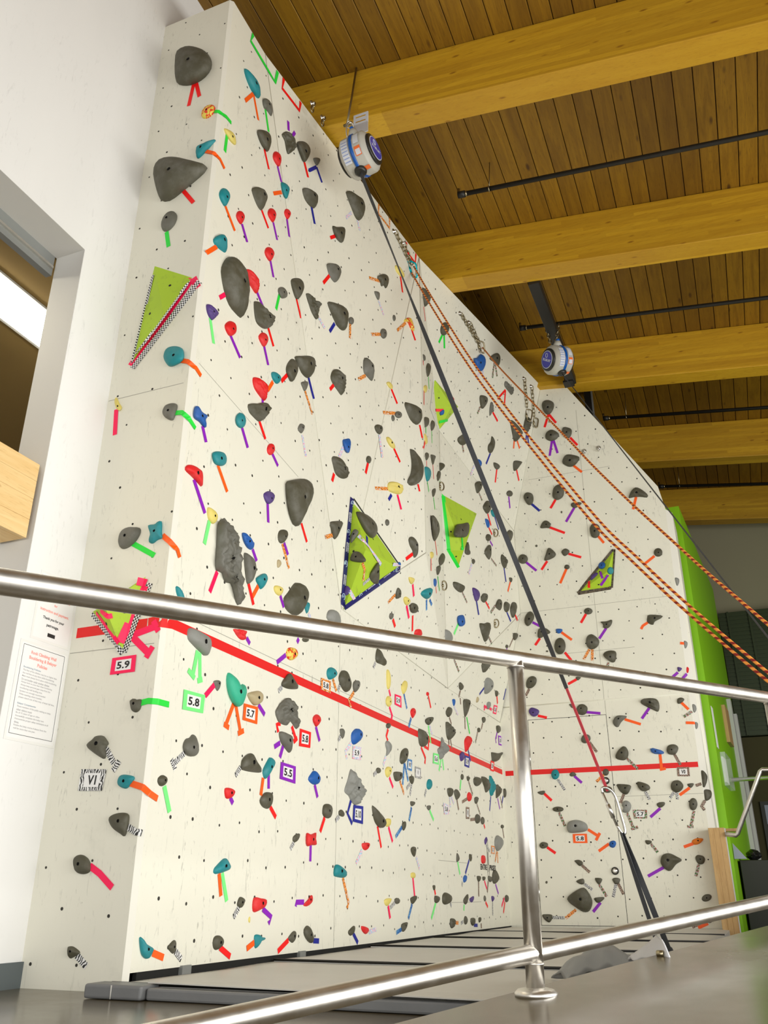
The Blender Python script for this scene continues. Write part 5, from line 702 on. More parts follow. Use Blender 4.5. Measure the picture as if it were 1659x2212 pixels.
('G',28,'L',[(-2.226,6.473,3.717,5),(-2.241,6.553,3.657,5)]),
('G',28,'L',[(-2.295,6.84,3.735,5),(-2.309,6.915,3.644,5)]),
('R',28,'L',[(-2.304,6.875,3.329,5),(-2.326,6.99,3.218,5)]),
('R',28,'L',[(-2.252,6.593,3.032,5),(-2.252,6.589,2.968,5),(-2.252,6.589,2.959,12),(-2.253,6.591,2.917,12)]),
('G',28,'L',[(-2.327,6.991,3.013,5),(-2.341,7.065,2.936,5),(-2.343,7.073,2.928,12),(-2.348,7.096,2.908,12)]),
('R',28,'L',[(-2.307,6.872,2.87,12),(-2.315,6.912,2.823,12)]),
('B',28,'L',[(-2.299,6.592,2.662,11),(-2.321,6.651,2.588,11)]),
('B',28,'L',[(-2.292,6.656,2.681,11),(-2.299,6.729,2.656,11)]),
('K',28,'L',[(-2.295,6.243,2.688,11),(-2.316,6.326,2.613,11)]),
('C',28,'L',[(-2.347,5.981,2.522,11),(-2.374,5.898,2.437,11)]),
('P',28,'L',[(-2.454,4.354,2.372,2),(-2.454,4.411,2.312,2)]),
('C',28,'L',[(-2.454,4.334,2.357,2),(-2.454,4.435,2.228,2)]),
('N',28,'L',[(-2.328,5.367,2.784,24),(-2.298,5.304,2.677,24)]),
('Y',28,'L',[(-2.345,5.257,2.749,26),(-2.305,5.25,2.7,26),(-2.307,5.255,2.702,24),(-2.299,5.325,2.685,24),(-2.285,5.393,2.647,24),(-2.286,5.406,2.646,25),(-2.302,5.574,2.63,25)]),
('C',28,'L',[(-2.319,5.266,2.539,25),(-2.332,5.339,2.516,25),(-2.361,5.383,2.445,25)]),
('Z',28,'L',[(-2.347,5.483,2.499,25),(-2.37,5.398,2.424,25)]),
('Y',28,'L',[(-2.406,5.247,2.331,26),(-2.399,5.245,2.319,26),(-2.401,5.248,2.321,25),(-2.418,5.374,2.293,25)]),
('Y',28,'L',[(-2.288,5.782,2.701,25),(-2.287,5.791,2.703,25),(-2.289,5.816,2.712,24),(-2.295,5.919,2.745,24),(-2.295,5.921,2.746,4),(-2.29,5.941,2.751,4)]),
('R',28,'L',[(-2.322,7.057,4.801,6),(-2.328,7.088,4.82,6),(-2.319,7.098,4.823,29),(-2.27,7.154,4.843,29)]),
('G',28,'L',[(-2.337,7.203,4.745,29),(-2.288,7.245,4.773,29),(-2.293,7.261,4.783,28),(-2.291,7.342,4.833,28),(-2.29,7.343,4.834,7)]),
('G',28,'L',[(-2.263,7.602,3.616,31),(-2.25,7.561,3.495,31),(-2.249,7.557,3.494,34),(-2.25,7.561,3.477,34),(-2.247,7.55,3.472,33),(-2.247,7.553,3.47,33)]),
('N',28,'B',[(-1.844,9.111,4.554,14),(-1.757,9.125,4.454,14)]),
('R',28,'B',[(-1.56,9.11,4.557,14),(-1.628,9.123,4.466,14)]),
('P',28,'B',[(-1.357,9.129,4.428,14),(-1.469,9.15,4.278,14)]),
('R',28,'B',[(-1.663,9.155,4.243,14),(-1.497,9.169,4.151,14)]),
('O',28,'B',[(-1.13,9.182,4.059,14),(-1.078,9.194,3.973,14)]),
('R',28,'B',[(-1.734,9.211,3.855,14),(-1.811,9.225,3.764,14)]),
('R',28,'B',[(-1.485,9.204,3.906,14),(-1.347,9.213,3.846,14)]),
('P',28,'B',[(-1.978,9.209,3.874,14),(-1.869,9.225,3.761,14)]),
('O',28,'B',[(-1.528,9.229,3.736,14),(-1.616,9.251,3.583,14)]),
('O',28,'B',[(-.559,9.227,3.751,14),(-.684,9.238,3.672,14)]),
('O',28,'B',[(-.662,9.127,4.44,14),(-.712,9.146,4.305,14)]),
('O',28,'B',[(-.395,9.378,2.79,16),(-.407,9.366,2.789,16),(-.413,9.366,2.791,14),(-.431,9.365,2.794,14)]),
('R',28,'B',[(-1.371,9.305,3.207,14),(-1.438,9.318,3.117,14)]),
('P',28,'B',[(-1.172,9.331,3.03,14),(-1.261,9.346,2.925,14)]),
('O',28,'B',[(-.729,9.329,3.043,14),(-.784,9.333,3.014,14),(-.807,9.338,2.981,14)]),
('P',28,'B',[(-1.976,9.309,3.182,14),(-1.898,9.316,3.131,14)]),
('R',28,'B',[(-1.912,9.336,2.995,14),(-1.973,9.346,2.925,14)]),
('O',28,'B',[(-1.665,9.33,3.037,14),(-1.559,9.344,2.942,14)]),
('P',28,'B',[(-1.153,9.203,3.64,35),(-1.14,9.176,3.581,35),(-1.139,9.183,3.575,37),(-1.137,9.194,3.559,37)]),
('P',28,'B',[(-1.068,9.176,3.585,37),(-1.073,9.179,3.581,37),(-1.078,9.173,3.572,36),(-1.079,9.183,3.575,37),(-1.17,9.239,3.496,37)]),
('R',28,'B',[(-1.29,9.241,3.561,35),(-1.294,9.227,3.517,35),(-1.293,9.223,3.516,37),(-1.301,9.244,3.487,37)]),
('R',28,'B',[(-1.652,9.362,2.814,14),(-1.591,9.375,2.722,14)]),
('C',28,'B',[(-1.38,9.361,2.822,14),(-1.456,9.376,2.719,14)]),
('C',28,'B',[(-1.349,9.362,2.816,14),(-1.366,9.379,2.698,14)]),
('X',28,'B',[(-1.197,9.384,2.663,14),(-1.209,9.39,2.62,14)]),
('P',28,'B',[(-.496,9.408,2.496,14),(-.556,9.414,2.453,14)]),
('P',28,'B',[(-.412,9.415,2.473,16),(-.415,9.412,2.469,16),(-.424,9.413,2.461,14),(-.462,9.418,2.426,14)]),
('L',28,'B',[(-2.09,9.414,2.456,14),(-2.137,9.424,2.384,14)]),
('R',28,'B',[(-1.558,9.405,2.513,14),(-1.656,9.412,2.471,14)]),
('R',28,'B',[(-2.021,9.44,2.158,13),(-1.923,9.44,2.13,13)]),
('P',28,'B',[(-1.49,9.44,2.158,13),(-1.344,9.44,2.135,13)]),
('P',28,'B',[(-.835,9.44,2.153,13),(-.922,9.44,2.049,13)]),
('O',28,'B',[(-1.099,9.44,2.055,13),(-.94,9.44,1.992,13)]),
('O',28,'B',[(-.508,9.44,2.187,13),(-.446,9.44,2.11,13)]),
('X',28,'B',[(-.415,9.445,2.086,15),(-.42,9.44,2.083,15),(-.427,9.44,2.079,13),(-.502,9.44,2.038,13)]),
('O',28,'B',[(-.407,9.453,1.971,15),(-.42,9.44,1.97,15),(-.434,9.44,1.972,13),(-.49,9.44,1.977,13)]),
('L',28,'B',[(-1.489,9.44,1.842,13),(-1.422,9.44,1.735,13)]),
('X',28,'B',[(-1.12,9.44,1.653,13),(-1.023,9.44,1.542,13)]),
('O',28,'B',[(-.786,9.44,1.676,13),(-.788,9.44,1.537,13)]),
('O',28,'B',[(-.807,9.44,1.526,13),(-.748,9.44,1.535,13)]),
('L',28,'B',[(-.645,9.44,1.669,13),(-.6,9.44,1.562,13)]),
('Z',28,'B',[(-1.858,9.44,1.475,13),(-1.792,9.44,1.365,13)]),
('P',28,'B',[(-1.681,9.44,1.503,13),(-1.608,9.44,1.431,13)]),
('C',28,'B',[(-1.373,9.44,1.5,13),(-1.456,9.44,1.436,13)]),
('L',28,'B',[(-1.189,9.44,1.306,13),(-1.234,9.44,1.216,13)]),
('Z',28,'B',[(-.975,9.44,1.319,13),(-.943,9.44,1.24,13)]),
('Z',28,'B',[(-.699,9.44,1.301,13),(-.746,9.44,1.244,13)]),
('Z',28,'B',[(-.674,9.44,1.298,13),(-.673,9.44,1.23,13)]),
('O',28,'B',[(-.542,9.44,1.337,13),(-.647,9.44,1.272,13)]),
('R',28,'B',[(-2.013,9.44,1.338,13),(-1.94,9.44,1.265,13)]),
('X',28,'B',[(-1.873,9.44,1.145,13),(-1.82,9.44,1.008,13)]),
('X',28,'B',[(-1.181,9.44,1.118,13),(-1.132,9.44,.971,13)]),
('X',28,'B',[(-1.156,9.44,.961,13),(-1.087,9.44,.981,13)]),
('P',28,'B',[(-.849,9.44,1.153,13),(-.956,9.44,1.072,13)]),
('X',28,'B',[(-.532,9.44,1.117,13),(-.585,9.44,.965,13)]),
('X',28,'B',[(-.617,9.44,.973,13),(-.558,9.44,.971,13)]),
('L',28,'B',[(-.426,9.44,1.371,13),(-.484,9.44,1.356,13)]),
('L',28,'B',[(-.416,9.444,1.21,15),(-.42,9.44,1.204,15),(-.425,9.44,1.197,13),(-.453,9.44,1.158,13),(-.431,9.44,1.122,13)]),
('O',28,'B',[(-1.589,9.44,.97,13),(-1.496,9.44,.908,13)]),
('O',28,'B',[(-1.472,9.44,.934,13),(-1.518,9.44,.865,13)]),
('R',28,'B',[(-2.025,9.44,.808,13),(-1.941,9.44,.749,13)]),
('O',28,'B',[(-1.392,9.44,.829,13),(-1.501,9.44,.762,13)]),
('X',28,'B',[(-.983,9.44,.821,13),(-.926,9.44,.742,13)]),
('O',28,'B',[(-.58,9.44,.817,13),(-.673,9.44,.787,13)]),
('P',28,'B',[(-.877,9.44,.609,13),(-1.046,9.44,.525,13)]),
('X',28,'B',[(-.558,9.44,.627,13),(-.599,9.44,.522,13)]),
('L',28,'B',[(-1.682,9.44,.631,13),(-1.61,9.44,.565,13)]),
('Z',28,'B',[(-1.676,9.44,.458,13),(-1.599,9.44,.404,13)]),
('X',28,'B',[(-1.532,9.44,.457,13),(-1.464,9.44,.343,13)]),
('Z',28,'B',[(-1.363,9.44,.457,13),(-1.403,9.44,.337,13)]),
('L',28,'B',[(-1.342,9.44,.463,13),(-1.299,9.44,.362,13)]),
('C',28,'B',[(-1.781,9.44,.222,13),(-1.89,9.44,.145,13)]),
('P',28,'B',[(-1.531,9.44,.288,13),(-1.612,9.44,.204,13)]),
('Z',28,'B',[(-2.023,9.44,.15,13),(-1.903,9.44,.148,13)]),
('O',28,'B',[(-.794,9.44,.107,13),(-.775,9.44,.081,13)]),
('L',28,'B',[(-.576,9.44,.133,13),(-.695,9.44,.078,13)]),
('O',28,'B',[(-.548,9.44,.112,13),(-.641,9.44,.073,13)]),
('H',22,'F',[(-2.803,3.242,3.722,20),(-2.865,3.243,3.138,20),(-2.859,3.236,3.132,19),(-2.866,3.243,3.133,19),(-2.868,3.245,3.128,0),(-2.869,3.245,3.119,0)]),
('K',50,'F',[(-2.523,3.245,3.611,0),(-2.876,3.245,3.104,0)]),
('H',34,'F',[(-2.471,3.248,3.576,1),(-2.474,3.245,3.567,1),(-2.479,3.245,3.56,0),(-2.862,3.245,3.082,0)]),
('H',14,'F',[(-2.533,3.236,3.596,19),(-2.551,3.235,3.569,19),(-2.551,3.235,3.568,18),(-2.578,3.223,3.507,18),(-2.585,3.232,3.516,19),(-2.744,3.219,3.272,19),(-2.74,3.214,3.268,20),(-2.755,3.218,3.255,20),(-2.757,3.218,3.251,19),(-2.772,3.216,3.229,19),(-2.777,3.223,3.235,20),(-2.847,3.239,3.173,20)]),
('K',45,'F',[(-2.515,3.245,3.615,0),(-2.475,3.245,3.533,0)]),
('K',22,'F',[(-2.849,3.221,1.636,22),(-2.72,3.222,1.498,22),(-2.706,3.205,1.492,23),(-2.693,3.223,1.469,23),(-2.69,3.223,1.465,22)]),
('K',40,'F',[(-2.59,3.245,1.747,0),(-2.631,3.245,1.65,0),(-2.631,3.245,1.647,23),(-2.688,3.228,1.469,23)]),
('H',30,'F',[(-2.893,3.245,1.645,0),(-2.736,3.245,1.482,0),(-2.731,3.245,1.476,22),(-2.709,3.245,1.453,22),(-2.694,3.227,1.447,23),(-2.682,3.244,1.426,23),(-2.677,3.244,1.42,22)]),
('H',34,'F',[(-2.565,3.245,1.759,0),(-2.671,3.245,1.423,0)]),
('K',40,'F',[(-2.627,3.221,1.77,23),(-2.604,3.245,1.767,23),(-2.603,3.245,1.767,0),(-2.585,3.245,1.761,0)]),
('K',25,'F',[(-2.79,3.183,1.629,22),(-2.747,3.173,1.598,22),(-2.732,3.156,1.591,23),(-2.725,3.164,1.584,23),(-2.712,3.176,1.591,23)]),
('K',35,'F',[(-2.645,3.245,1.501,0),(-2.499,3.245,1.533,0)]),
('K',30,'F',[(-2.519,3.245,1.563,0),(-2.483,3.245,1.506,0)]),
('K',35,'F',[(-2.634,3.245,1.497,0),(-2.526,3.245,1.405,0)]),
('K',30,'F',[(-2.506,3.245,1.435,0),(-2.537,3.245,1.383,0)]),
('V',50,'L',[(-2.408,5.263,3.065,3),(-2.432,5.237,2.613,3),(-2.45,5.227,2.239,3),(-2.451,5.227,2.233,4),(-2.451,5.226,2.222,4)]),
('V',50,'L',[(-2.448,5.241,2.213,4),(-2.447,5.247,2.218,4),(-2.442,5.246,2.22,26),(-2.436,5.246,2.223,26),(-2.437,5.249,2.224,25),(-2.289,5.942,2.722,25)]),
('D',12,'L',[(-2.405,5.285,3.069,3),(-2.391,5.427,3.015,3),(-2.39,5.431,3.013,4),(-2.291,5.938,2.745,4)]),
('W',40,'L',[(-2.293,6.942,5.093,7),(-2.301,6.952,5.06,7),(-2.3,6.945,5.047,6),(-2.271,6.741,4.634,6),(-2.356,7.248,4.694,6),(-2.356,7.255,4.69,7)]),
('G',50,'L',[(-2.371,7.367,4.003,31),(-2.369,7.364,3.987,31),(-2.368,7.36,3.986,34),(-2.373,7.479,3.465,34),(-2.369,7.468,3.46,33),(-2.373,7.483,3.45,33),(-2.373,7.483,3.45,34),(-2.37,7.486,3.444,34),(-2.372,7.491,3.446,33),(-2.347,7.698,3.341,33)]),
('Q',42,'B',[(-1.434,9.271,3.447,14),(-1.422,9.269,3.458,35),(-.991,9.207,3.869,35),(-.99,9.196,3.865,36),(-.984,9.204,3.874,36)]),
('Q',42,'B',[(-.98,9.206,3.882,35),(-.981,9.203,3.871,35),(-.981,9.209,3.874,14),(-1.062,9.266,3.479,14),(-1.061,9.255,3.475,37),(-1.067,9.269,3.455,37),(-1.067,9.269,3.455,36)]),
('Q',42,'B',[(-1.066,9.268,3.457,37),(-1.43,9.27,3.448,37),(-1.434,9.271,3.447,14)]),
('G',30,'L',[(-2.454,3.525,5.988,2),(-2.454,3.503,5.892,2),(-2.454,3.745,5.886,2),(-2.453,3.751,5.884,3),(-2.443,3.844,5.859,3),(-2.436,3.855,5.985,3)]),
('R',30,'L',[(-2.426,3.935,5.996,3),(-2.432,3.932,5.891,3),(-2.405,4.159,5.891,3),(-2.4,4.161,5.986,3)]),
('C',30,'L',[(-2.254,5.401,5.998,3),(-2.259,5.399,5.896,3),(-2.235,5.61,5.892,3),(-2.231,5.596,5.997,3)]),
('R',30,'L',[(-2.192,5.934,5.982,3),(-2.197,5.931,5.887,3),(-2.176,6.119,5.876,3),(-2.169,6.127,5.993,3)]),
('S',52,'F',[(-2.976,3.245,1.55,0),(-2.554,3.245,1.553,0)]),
('S',52,'F',[(-2.549,3.245,1.554,0),(-2.502,3.245,1.558,0),(-2.474,3.245,1.552,0),(-2.471,3.248,1.552,1),(-2.454,3.266,1.551,1),(-2.454,3.271,1.552,2),(-2.454,3.305,1.558,2),(-2.454,9.424,1.577,2)]),
('S',52,'B',[(-2.423,9.44,1.563,13),(-.431,9.44,1.56,13)]),
('G',30,'L',[(-2.337,7.203,4.745,29),(-2.288,7.245,4.773,29),(-2.293,7.261,4.783,28),(-2.291,7.342,4.833,28),(-2.29,7.343,4.834,7)]),
]
CARDS=[
('K','5.9',0,[[-2.7327,3.245,1.4],[-2.5933,3.245,1.4035],[-2.5916,3.245,1.3217],[-2.7349,3.245,1.3189]],'pink 5.9 card on the narrow panel beneath the checkered lime wedge'),
('g','5.8',2,[[-2.4538,3.4469,1.2682],[-2.4538,3.6293,1.2758],[-2.4538,3.6255,1.1848],[-2.4538,3.4491,1.173]],'mint green taped card reading 5.8 near the front edge'),
('O','5.7',2,[[-2.4538,4.0043,1.3058],[-2.4538,4.1544,1.3133],[-2.4538,4.1555,1.2191],[-2.4538,4.0013,1.2165]],'orange taped card reading 5.7 beside the jade heart hold'),
('C','5.8',2,[[-2.4538,4.9268,1.644],[-2.4538,5.0744,1.6524],[-2.4538,5.0721,1.5703],[-2.4538,4.9269,1.568]],'orange patterned 5.8 card overlapping the top of the red line'),
('R','5.8',2,[[-2.4538,4.6627,1.278],[-2.4538,4.8103,1.279],[-2.4538,4.8066,1.183],[-2.4538,4.6596,1.1739]],'red taped card reading 5.8 beside the craggy hole-pierced hold'),
('Y','5.9',2,[[-2.4538,5.4448,1.2885],[-2.4538,5.5841,1.2981],[-2.4538,5.5825,1.2093],[-2.4538,5.4383,1.2023]],'tie-dye bordered 5.9 card under the blue angular hold'),
('P','5.5',2,[[-2.4538,4.4453,1.0557],[-2.4538,4.6285,1.0521],[-2.4538,4.6315,.9543],[-2.4538,4.4412,.9618]],'purple taped card reading 5.5'),
('N','5.10',2,[[-2.4538,5.4684,.9071],[-2.4538,5.6307,.9116],[-2.4538,5.6277,.7969],[-2.4538,5.4589,.8019]],'navy taped card reading 5.10 under the silvery pointed hold'),
('Z','V1',0,[[-2.826,3.245,.8893],[-2.6824,3.245,.8823],[-2.6944,3.245,.7886],[-2.8288,3.245,.794]],'zebra striped card reading V1 low on the narrow panel'),
('K','5.9',2,[[-2.4538,6.2305,1.7975],[-2.4538,6.368,1.806],[-2.4538,6.3737,1.7141],[-2.4538,6.2268,1.7145]],'small pink 5.9 card beside the yellow holds above the red line'),
('K','5.8',10,[[-2.4172,9.0757,2.2398],[-2.4127,9.206,2.2547],[-2.4393,9.2266,2.1646],[-2.442,9.1016,2.1554]],'tiny pink card near the inner corner above the red line'),
('P','5.10',2,[[-2.4538,9.3193,1.9553],[-2.4538,9.4544,1.9671],[-2.4538,9.4715,1.8615],[-2.4538,9.3224,1.8527]],'tall narrow purple card near the inner corner'),
('N','5.9',2,[[-2.4538,8.0486,1.5732],[-2.4538,8.2016,1.5782],[-2.4538,8.1713,1.4703],[-2.4538,8.0204,1.4703]],'navy 5.9 card just under the red line'),
('g','5.6',2,[[-2.4538,7.1252,1.4694],[-2.4538,7.2748,1.4778],[-2.4538,7.2612,1.3871],[-2.4538,7.1069,1.3825]],'mint green 5.6 card below the red line'),
('R','5.9',2,[[-2.4538,8.9636,1.6429],[-2.4538,9.1009,1.6448],[-2.4538,9.0617,1.5383],[-2.4538,8.9259,1.5366]],'small red card on the red line by the inner corner'),
('B','V0',2,[[-2.4538,6.501,1.3396],[-2.4538,6.5988,1.3432],[-2.4538,6.5901,1.2546],[-2.4538,6.4854,1.2556]],'blue swirl bordered V0 card below the red line'),
('Z','V',2,[[-2.4538,6.6644,1.3024],[-2.4538,6.8023,1.3044],[-2.4538,6.7978,1.2174],[-2.4538,6.6607,1.215]],'small zebra card right of the blue V0 card'),
('Y','5.8',2,[[-2.4538,7.3585,1.0856],[-2.4538,7.5088,1.0771],[-2.4538,7.5012,.9988],[-2.4538,7.3721,.9892]],'small tie-dye card left of the red oval hold'),
('L','V1',2,[[-2.4538,8.0208,1.1044],[-2.4538,8.1249,1.1077],[-2.4538,8.1104,1.0029],[-2.4538,8.0067,.9977]],'tall leopard card left of paired dark holds'),
('C','5.7',2,[[-2.4538,8.8243,.8057],[-2.4538,8.9584,.804],[-2.4538,8.9437,.7289],[-2.4538,8.81,.7294]],'small orange patterned card above the black wall lettering'),
('X','5.7',13,[[-1.1195,9.44,1.1478],[-.9814,9.44,1.1434],[-.9882,9.44,1.0597],[-1.1177,9.44,1.0634]],'checked tape card reading 5.7 on the end wall'),
('L','V0',13,[[-.6388,9.44,1.5409],[-.5199,9.44,1.5384],[-.5247,9.44,1.4474],[-.6426,9.44,1.4528]],'leopard bordered V0 card under the red line on the end wall'),
('O','5.8',13,[[-1.7494,9.44,.9307],[-1.6038,9.44,.9301],[-1.6053,9.44,.8406],[-1.7501,9.44,.8434]],'orange 5.8 card under the pale half-dome hold on the door'),
]
RINGS=[([-2.3636,7.2427,4.0402],6),([-2.1824,8.5886,4.0332],8),([-2.3835,7.2933,3.026],5),([-2.2334,8.5938,2.9978],9)]
RING_LABELS=['steel D-ring left of the green-taped lime wedge top', 'steel D-ring right of the green-taped lime wedge', 'steel D-ring below the green-taped lime wedge', 'steel D-ring just above the top rail']
ROPES=[[[-2.2176,6.0678,5.7846],[-2.0242,5.9057,5.3139],[-1.816,5.7312,4.8249],[-1.6004,5.5505,4.3276],[-1.3986,5.3814,3.8946],[-1.1533,5.1758,3.3995],[-.9105,4.9723,2.9284],[-.8152,4.8925,2.7466],[-.5734,4.6898,2.2984],[-.4045,4.5483,2.0345],[-.2335,4.4049,1.7688],[-.0789,4.2753,1.5421],[.0431,4.1731,1.3688],[.1526,4.0813,1.2159],[.2416,4.0067,1.0923]],[[-2.1506,6.0116,5.7415],[-1.9602,5.8521,5.2768],[-1.7555,5.6806,4.7941],[-1.5438,5.5031,4.3029],[-1.3454,5.3368,3.8751],[-1.1046,5.135,3.3858],[-.8663,4.9352,2.9197],[-.7719,4.8562,2.7398],[-.5345,4.6572,2.2959],[-.3683,4.5178,2.0344],[-.1998,4.3767,1.7709],[-.0475,4.249,1.546],[.0728,4.1482,1.374],[.1809,4.0576,1.2221],[.2688,3.9839,1.0994]],[[-1.9818,7.6584,5.8953],[-1.6703,7.1427,5.2071],[-1.3176,6.5588,4.4706],[-1.1249,6.2396,4.0679],[-.8575,5.797,3.515],[-.6759,5.4963,3.1338],[-.5425,5.2755,2.8636],[-.3787,5.0042,2.539],[-.1832,4.6806,2.1651],[-.0385,4.4409,1.8877],[.087,4.2332,1.6582],[.1944,4.0554,1.4622],[.2786,3.916,1.3113]]]
STRAP_END=[.2693,4.0665,1.2369]
TAPE_TEXT=[('g',[-2.409,5.2683,3.0213],[-.0023,-.0019,-.0437],3),('t',[-2.4166,5.2505,2.9032],[-.0042,-.002,-.0852],3),('g',[-2.4233,5.2421,2.7814],[-.0022,-.0017,-.0422],3),('t',[-2.4292,5.2393,2.6635],[-.0043,-.0035,-.083],3),('g',[-2.4362,5.2307,2.5344],[-.0025,-.0027,-.0456],3),('t',[-2.4418,5.2314,2.4127],[-.0043,-.0029,-.0845],3),('g',[-2.4479,5.2294,2.2878],[-.002,.0004,-.0432],3),('u',[-2.3262,5.7503,2.5941],[.0236,.0982,.0773],25),('g',[-2.2959,5.8782,2.6935],[.0074,.0318,.0245],25),('u',[-2.3707,5.5517,2.4462],[.0227,.1017,.0755],25),('g',[-2.4,5.4203,2.3487],[.0078,.0346,.0259],25)]
CREASES=[([-2.4538,5.216,2.195],[-2.4538,3.7,5.999]),([-2.4538,5.216,2.195],[-2.1612,6.1927,5.999]),([-2.1612,6.1927,5.999],[-2.2038,6.3326,2.9849]),([-2.1612,6.1927,5.999],[-2.3581,7.2591,4.6803]),([-2.3581,7.2591,4.6803],[-2.4102,7.432,2.9114]),([-2.4102,7.432,2.9114],[-2.4538,7.585,2.1176]),([-2.4538,5.216,2.195],[-2.2038,6.3326,2.9849]),([-2.4538,5.216,2.195],[-2.4538,7.585,2.1176]),([-2.4538,7.585,2.1176],[-2.4538,9.44,2.115]),([-2.4538,7.585,2.1176],[-2.1069,9.2928,3.2928]),([-2.0854,9.1525,4.2635],[-2.3581,7.2591,4.6803]),([-2.0854,9.1525,4.2635],[-1.5781,8.9015,5.999]),([-2.0854,9.1525,4.2635],[-2.1069,9.2928,3.2928]),([-2.1069,9.2928,3.2928],[-2.4538,9.44,2.115])]
# ------------------------------------------------------------------ helpers
def V(*a): return Vector(a)
def tag(o, label=None, cat=None, group=None, kind=None):
    if label: o['label'] = label
    if cat: o['category'] = cat
    if group: o['group'] = group
    if kind: o['kind'] = kind
    return o
def link(name, me, mat, parent=None):
    o = bpy.data.objects.new(name, me); C.objects.link(o)
    if mat is not None and not me.materials: me.materials.append(mat)
    if parent is not None: o.parent = parent; o.matrix_parent_inverse = parent.matrix_world.inverted()
    return o
def empty(name, loc):
    o = bpy.data.objects.new(name, None); C.objects.link(o); o.empty_display_size = .05
    o.matrix_world = Matrix.Translation(loc); o.location = loc; bpy_fix.append(o); return o
bpy_fix = []
class MB:
    def __init__(s): s.bm = bmesh.new(); s.uv = None
    def poly(s, pts):
        return s.bm.faces.new([s.bm.verts.new(p) for p in pts])
    def prism(s, pts, off):
        off = Vector(off); a = [s.bm.verts.new(p) for p in pts]; b = [s.bm.verts.new(Vector(p)+off) for p in pts]
        n = len(pts); s.bm.faces.new(a); s.bm.faces.new(b[::-1])
        for i in range(n): s.bm.faces.new((a[i], b[i], b[(i+1) % n], a[(i+1) % n]))
    def box(s, lo, hi):
        x0, y0, z0 = lo; x1, y1, z1 = hi
        s.prism([(x0, y0, z0), (x0, y1, z0), (x1, y1, z0), (x1, y0, z0)], (0, 0, z1-z0))
    def obox(s, c, ax, ay, az):   # centre and half axes
        c, ax, ay, az = map(Vector, (c, ax, ay, az))
        s.prism([c-ax-ay-az, c-ax+ay-az, c+ax+ay-az, c+ax-ay-az], az*2)
    def tube(s, pts, r, n=10, caps=True, uvscale=None):
        pts = [Vector(p) for p in pts]; rings = []; prev = None; L = 0; ls = []
        rr = r if isinstance(r, (list, tuple)) else [r]*len(pts)
        for i, p in enumerate(pts):
            t = (pts[min(i+1, len(pts)-1)]-pts[max(i-1, 0)]).normalized()
            if prev is None:
                u = t.cross(V(0, 0, 1));
                if u.length < 1e-3: u = t.cross(V(1, 0, 0))
                u.normalize()
            else: u = (prev-t*prev.dot(t)).normalized()
            prev = u; w = t.cross(u)
            if i: L += (p-pts[i-1]).length
            ls.append(L)
            rings.append([s.bm.verts.new(p+(u*math.cos(a)+w*math.sin(a))*rr[i]) for a in [2*math.pi*k/n for k in range(n)]])
        uvl = s.bm.loops.layers.uv.verify() if uvscale else None
        for i in range(len(rings)-1):
            for k in range(n):
                f = s.bm.faces.new((rings[i][k], rings[i][(k+1) % n], rings[i+1][(k+1) % n], rings[i+1][k])); f.smooth = True
                if uvl:
                    for lp, (a, b) in zip(f.loops, ((k, i), (k+1, i), (k+1, i+1), (k, i+1))): lp[uvl].uv = (a/n, ls[b])
        if caps: s.bm.faces.new(rings[0][::-1]); s.bm.faces.new(rings[-1])
    def lathe(s, c, axis, prof, n=24, cap=True):   # prof: (dist along axis, radius)
        c = Vector(c); t = Vector(axis).normalized(); u = t.cross(V(0, 0, 1))
        if u.length < 1e-3: u = V(1, 0, 0)
        u.normalize(); w = t.cross(u); R = []
        for d, r in prof: R.append([s.bm.verts.new(c+t*d+(u*math.cos(a)+w*math.sin(a))*max(r, 1e-4)) for a in [2*math.pi*k/n for k in range(n)]])
        for i in range(len(R)-1):
            for k in range(n):
                f = s.bm.faces.new((R[i][k], R[i][(k+1) % n], R[i+1][(k+1) % n], R[i+1][k])); f.smooth = True
        if cap: s.bm.faces.new(R[0][::-1]); s.bm.faces.new(R[-1])
    def torus(s, c, ax, ay, R1, R2, r, n=14, m=6, arc=2*math.pi):  # ellipse loop in plane ax, ay
        c, ax, ay = Vector(c), Vector(ax).normalized(), Vector(ay).normalized()
        full = arc > 6.28; k = n if full else n+1
        P = [c+ax*math.cos(arc*i/n)*R1+ay*math.sin(arc*i/n)*R2 for i in range(k)]
        nz = ax.cross(ay); rings = []
        for i, p in enumerate(P):
            t = (P[(i+1) % k]-P[i-1]) if full else (P[min(i+1, k-1)]-P[max(i-1, 0)])
            t.normalize(); u = nz.cross(t)
            rings.append([s.bm.verts.new(p+(u*math.cos(a)+nz*math.sin(a))*r) for a in [2*math.pi*j/m for j in range(m)]])
        for i in range(k if full else k-1):
            a, b = rings[i], rings[(i+1) % k]
            for j in range(m):
                f = s.bm.faces.new((a[j], a[(j+1) % m], b[(j+1) % m], b[j])); f.smooth = True
    def mesh(s, name, recalc=True):
        if recalc: bmesh.ops.recalc_face_normals(s.bm, faces=s.bm.faces)
        me = bpy.data.meshes.new(name); s.bm.to_mesh(me); s.bm.free(); return me
    def build(s, name, mat, parent=None, recalc=True):
        return link(name, s.mesh(name, recalc), mat, parent)
def bevel(o, w, seg=2):
    m = o.modifiers.new('bevel', 'BEVEL'); m.width = w; m.segments = seg; m.limit_method = 'ANGLE'; return o

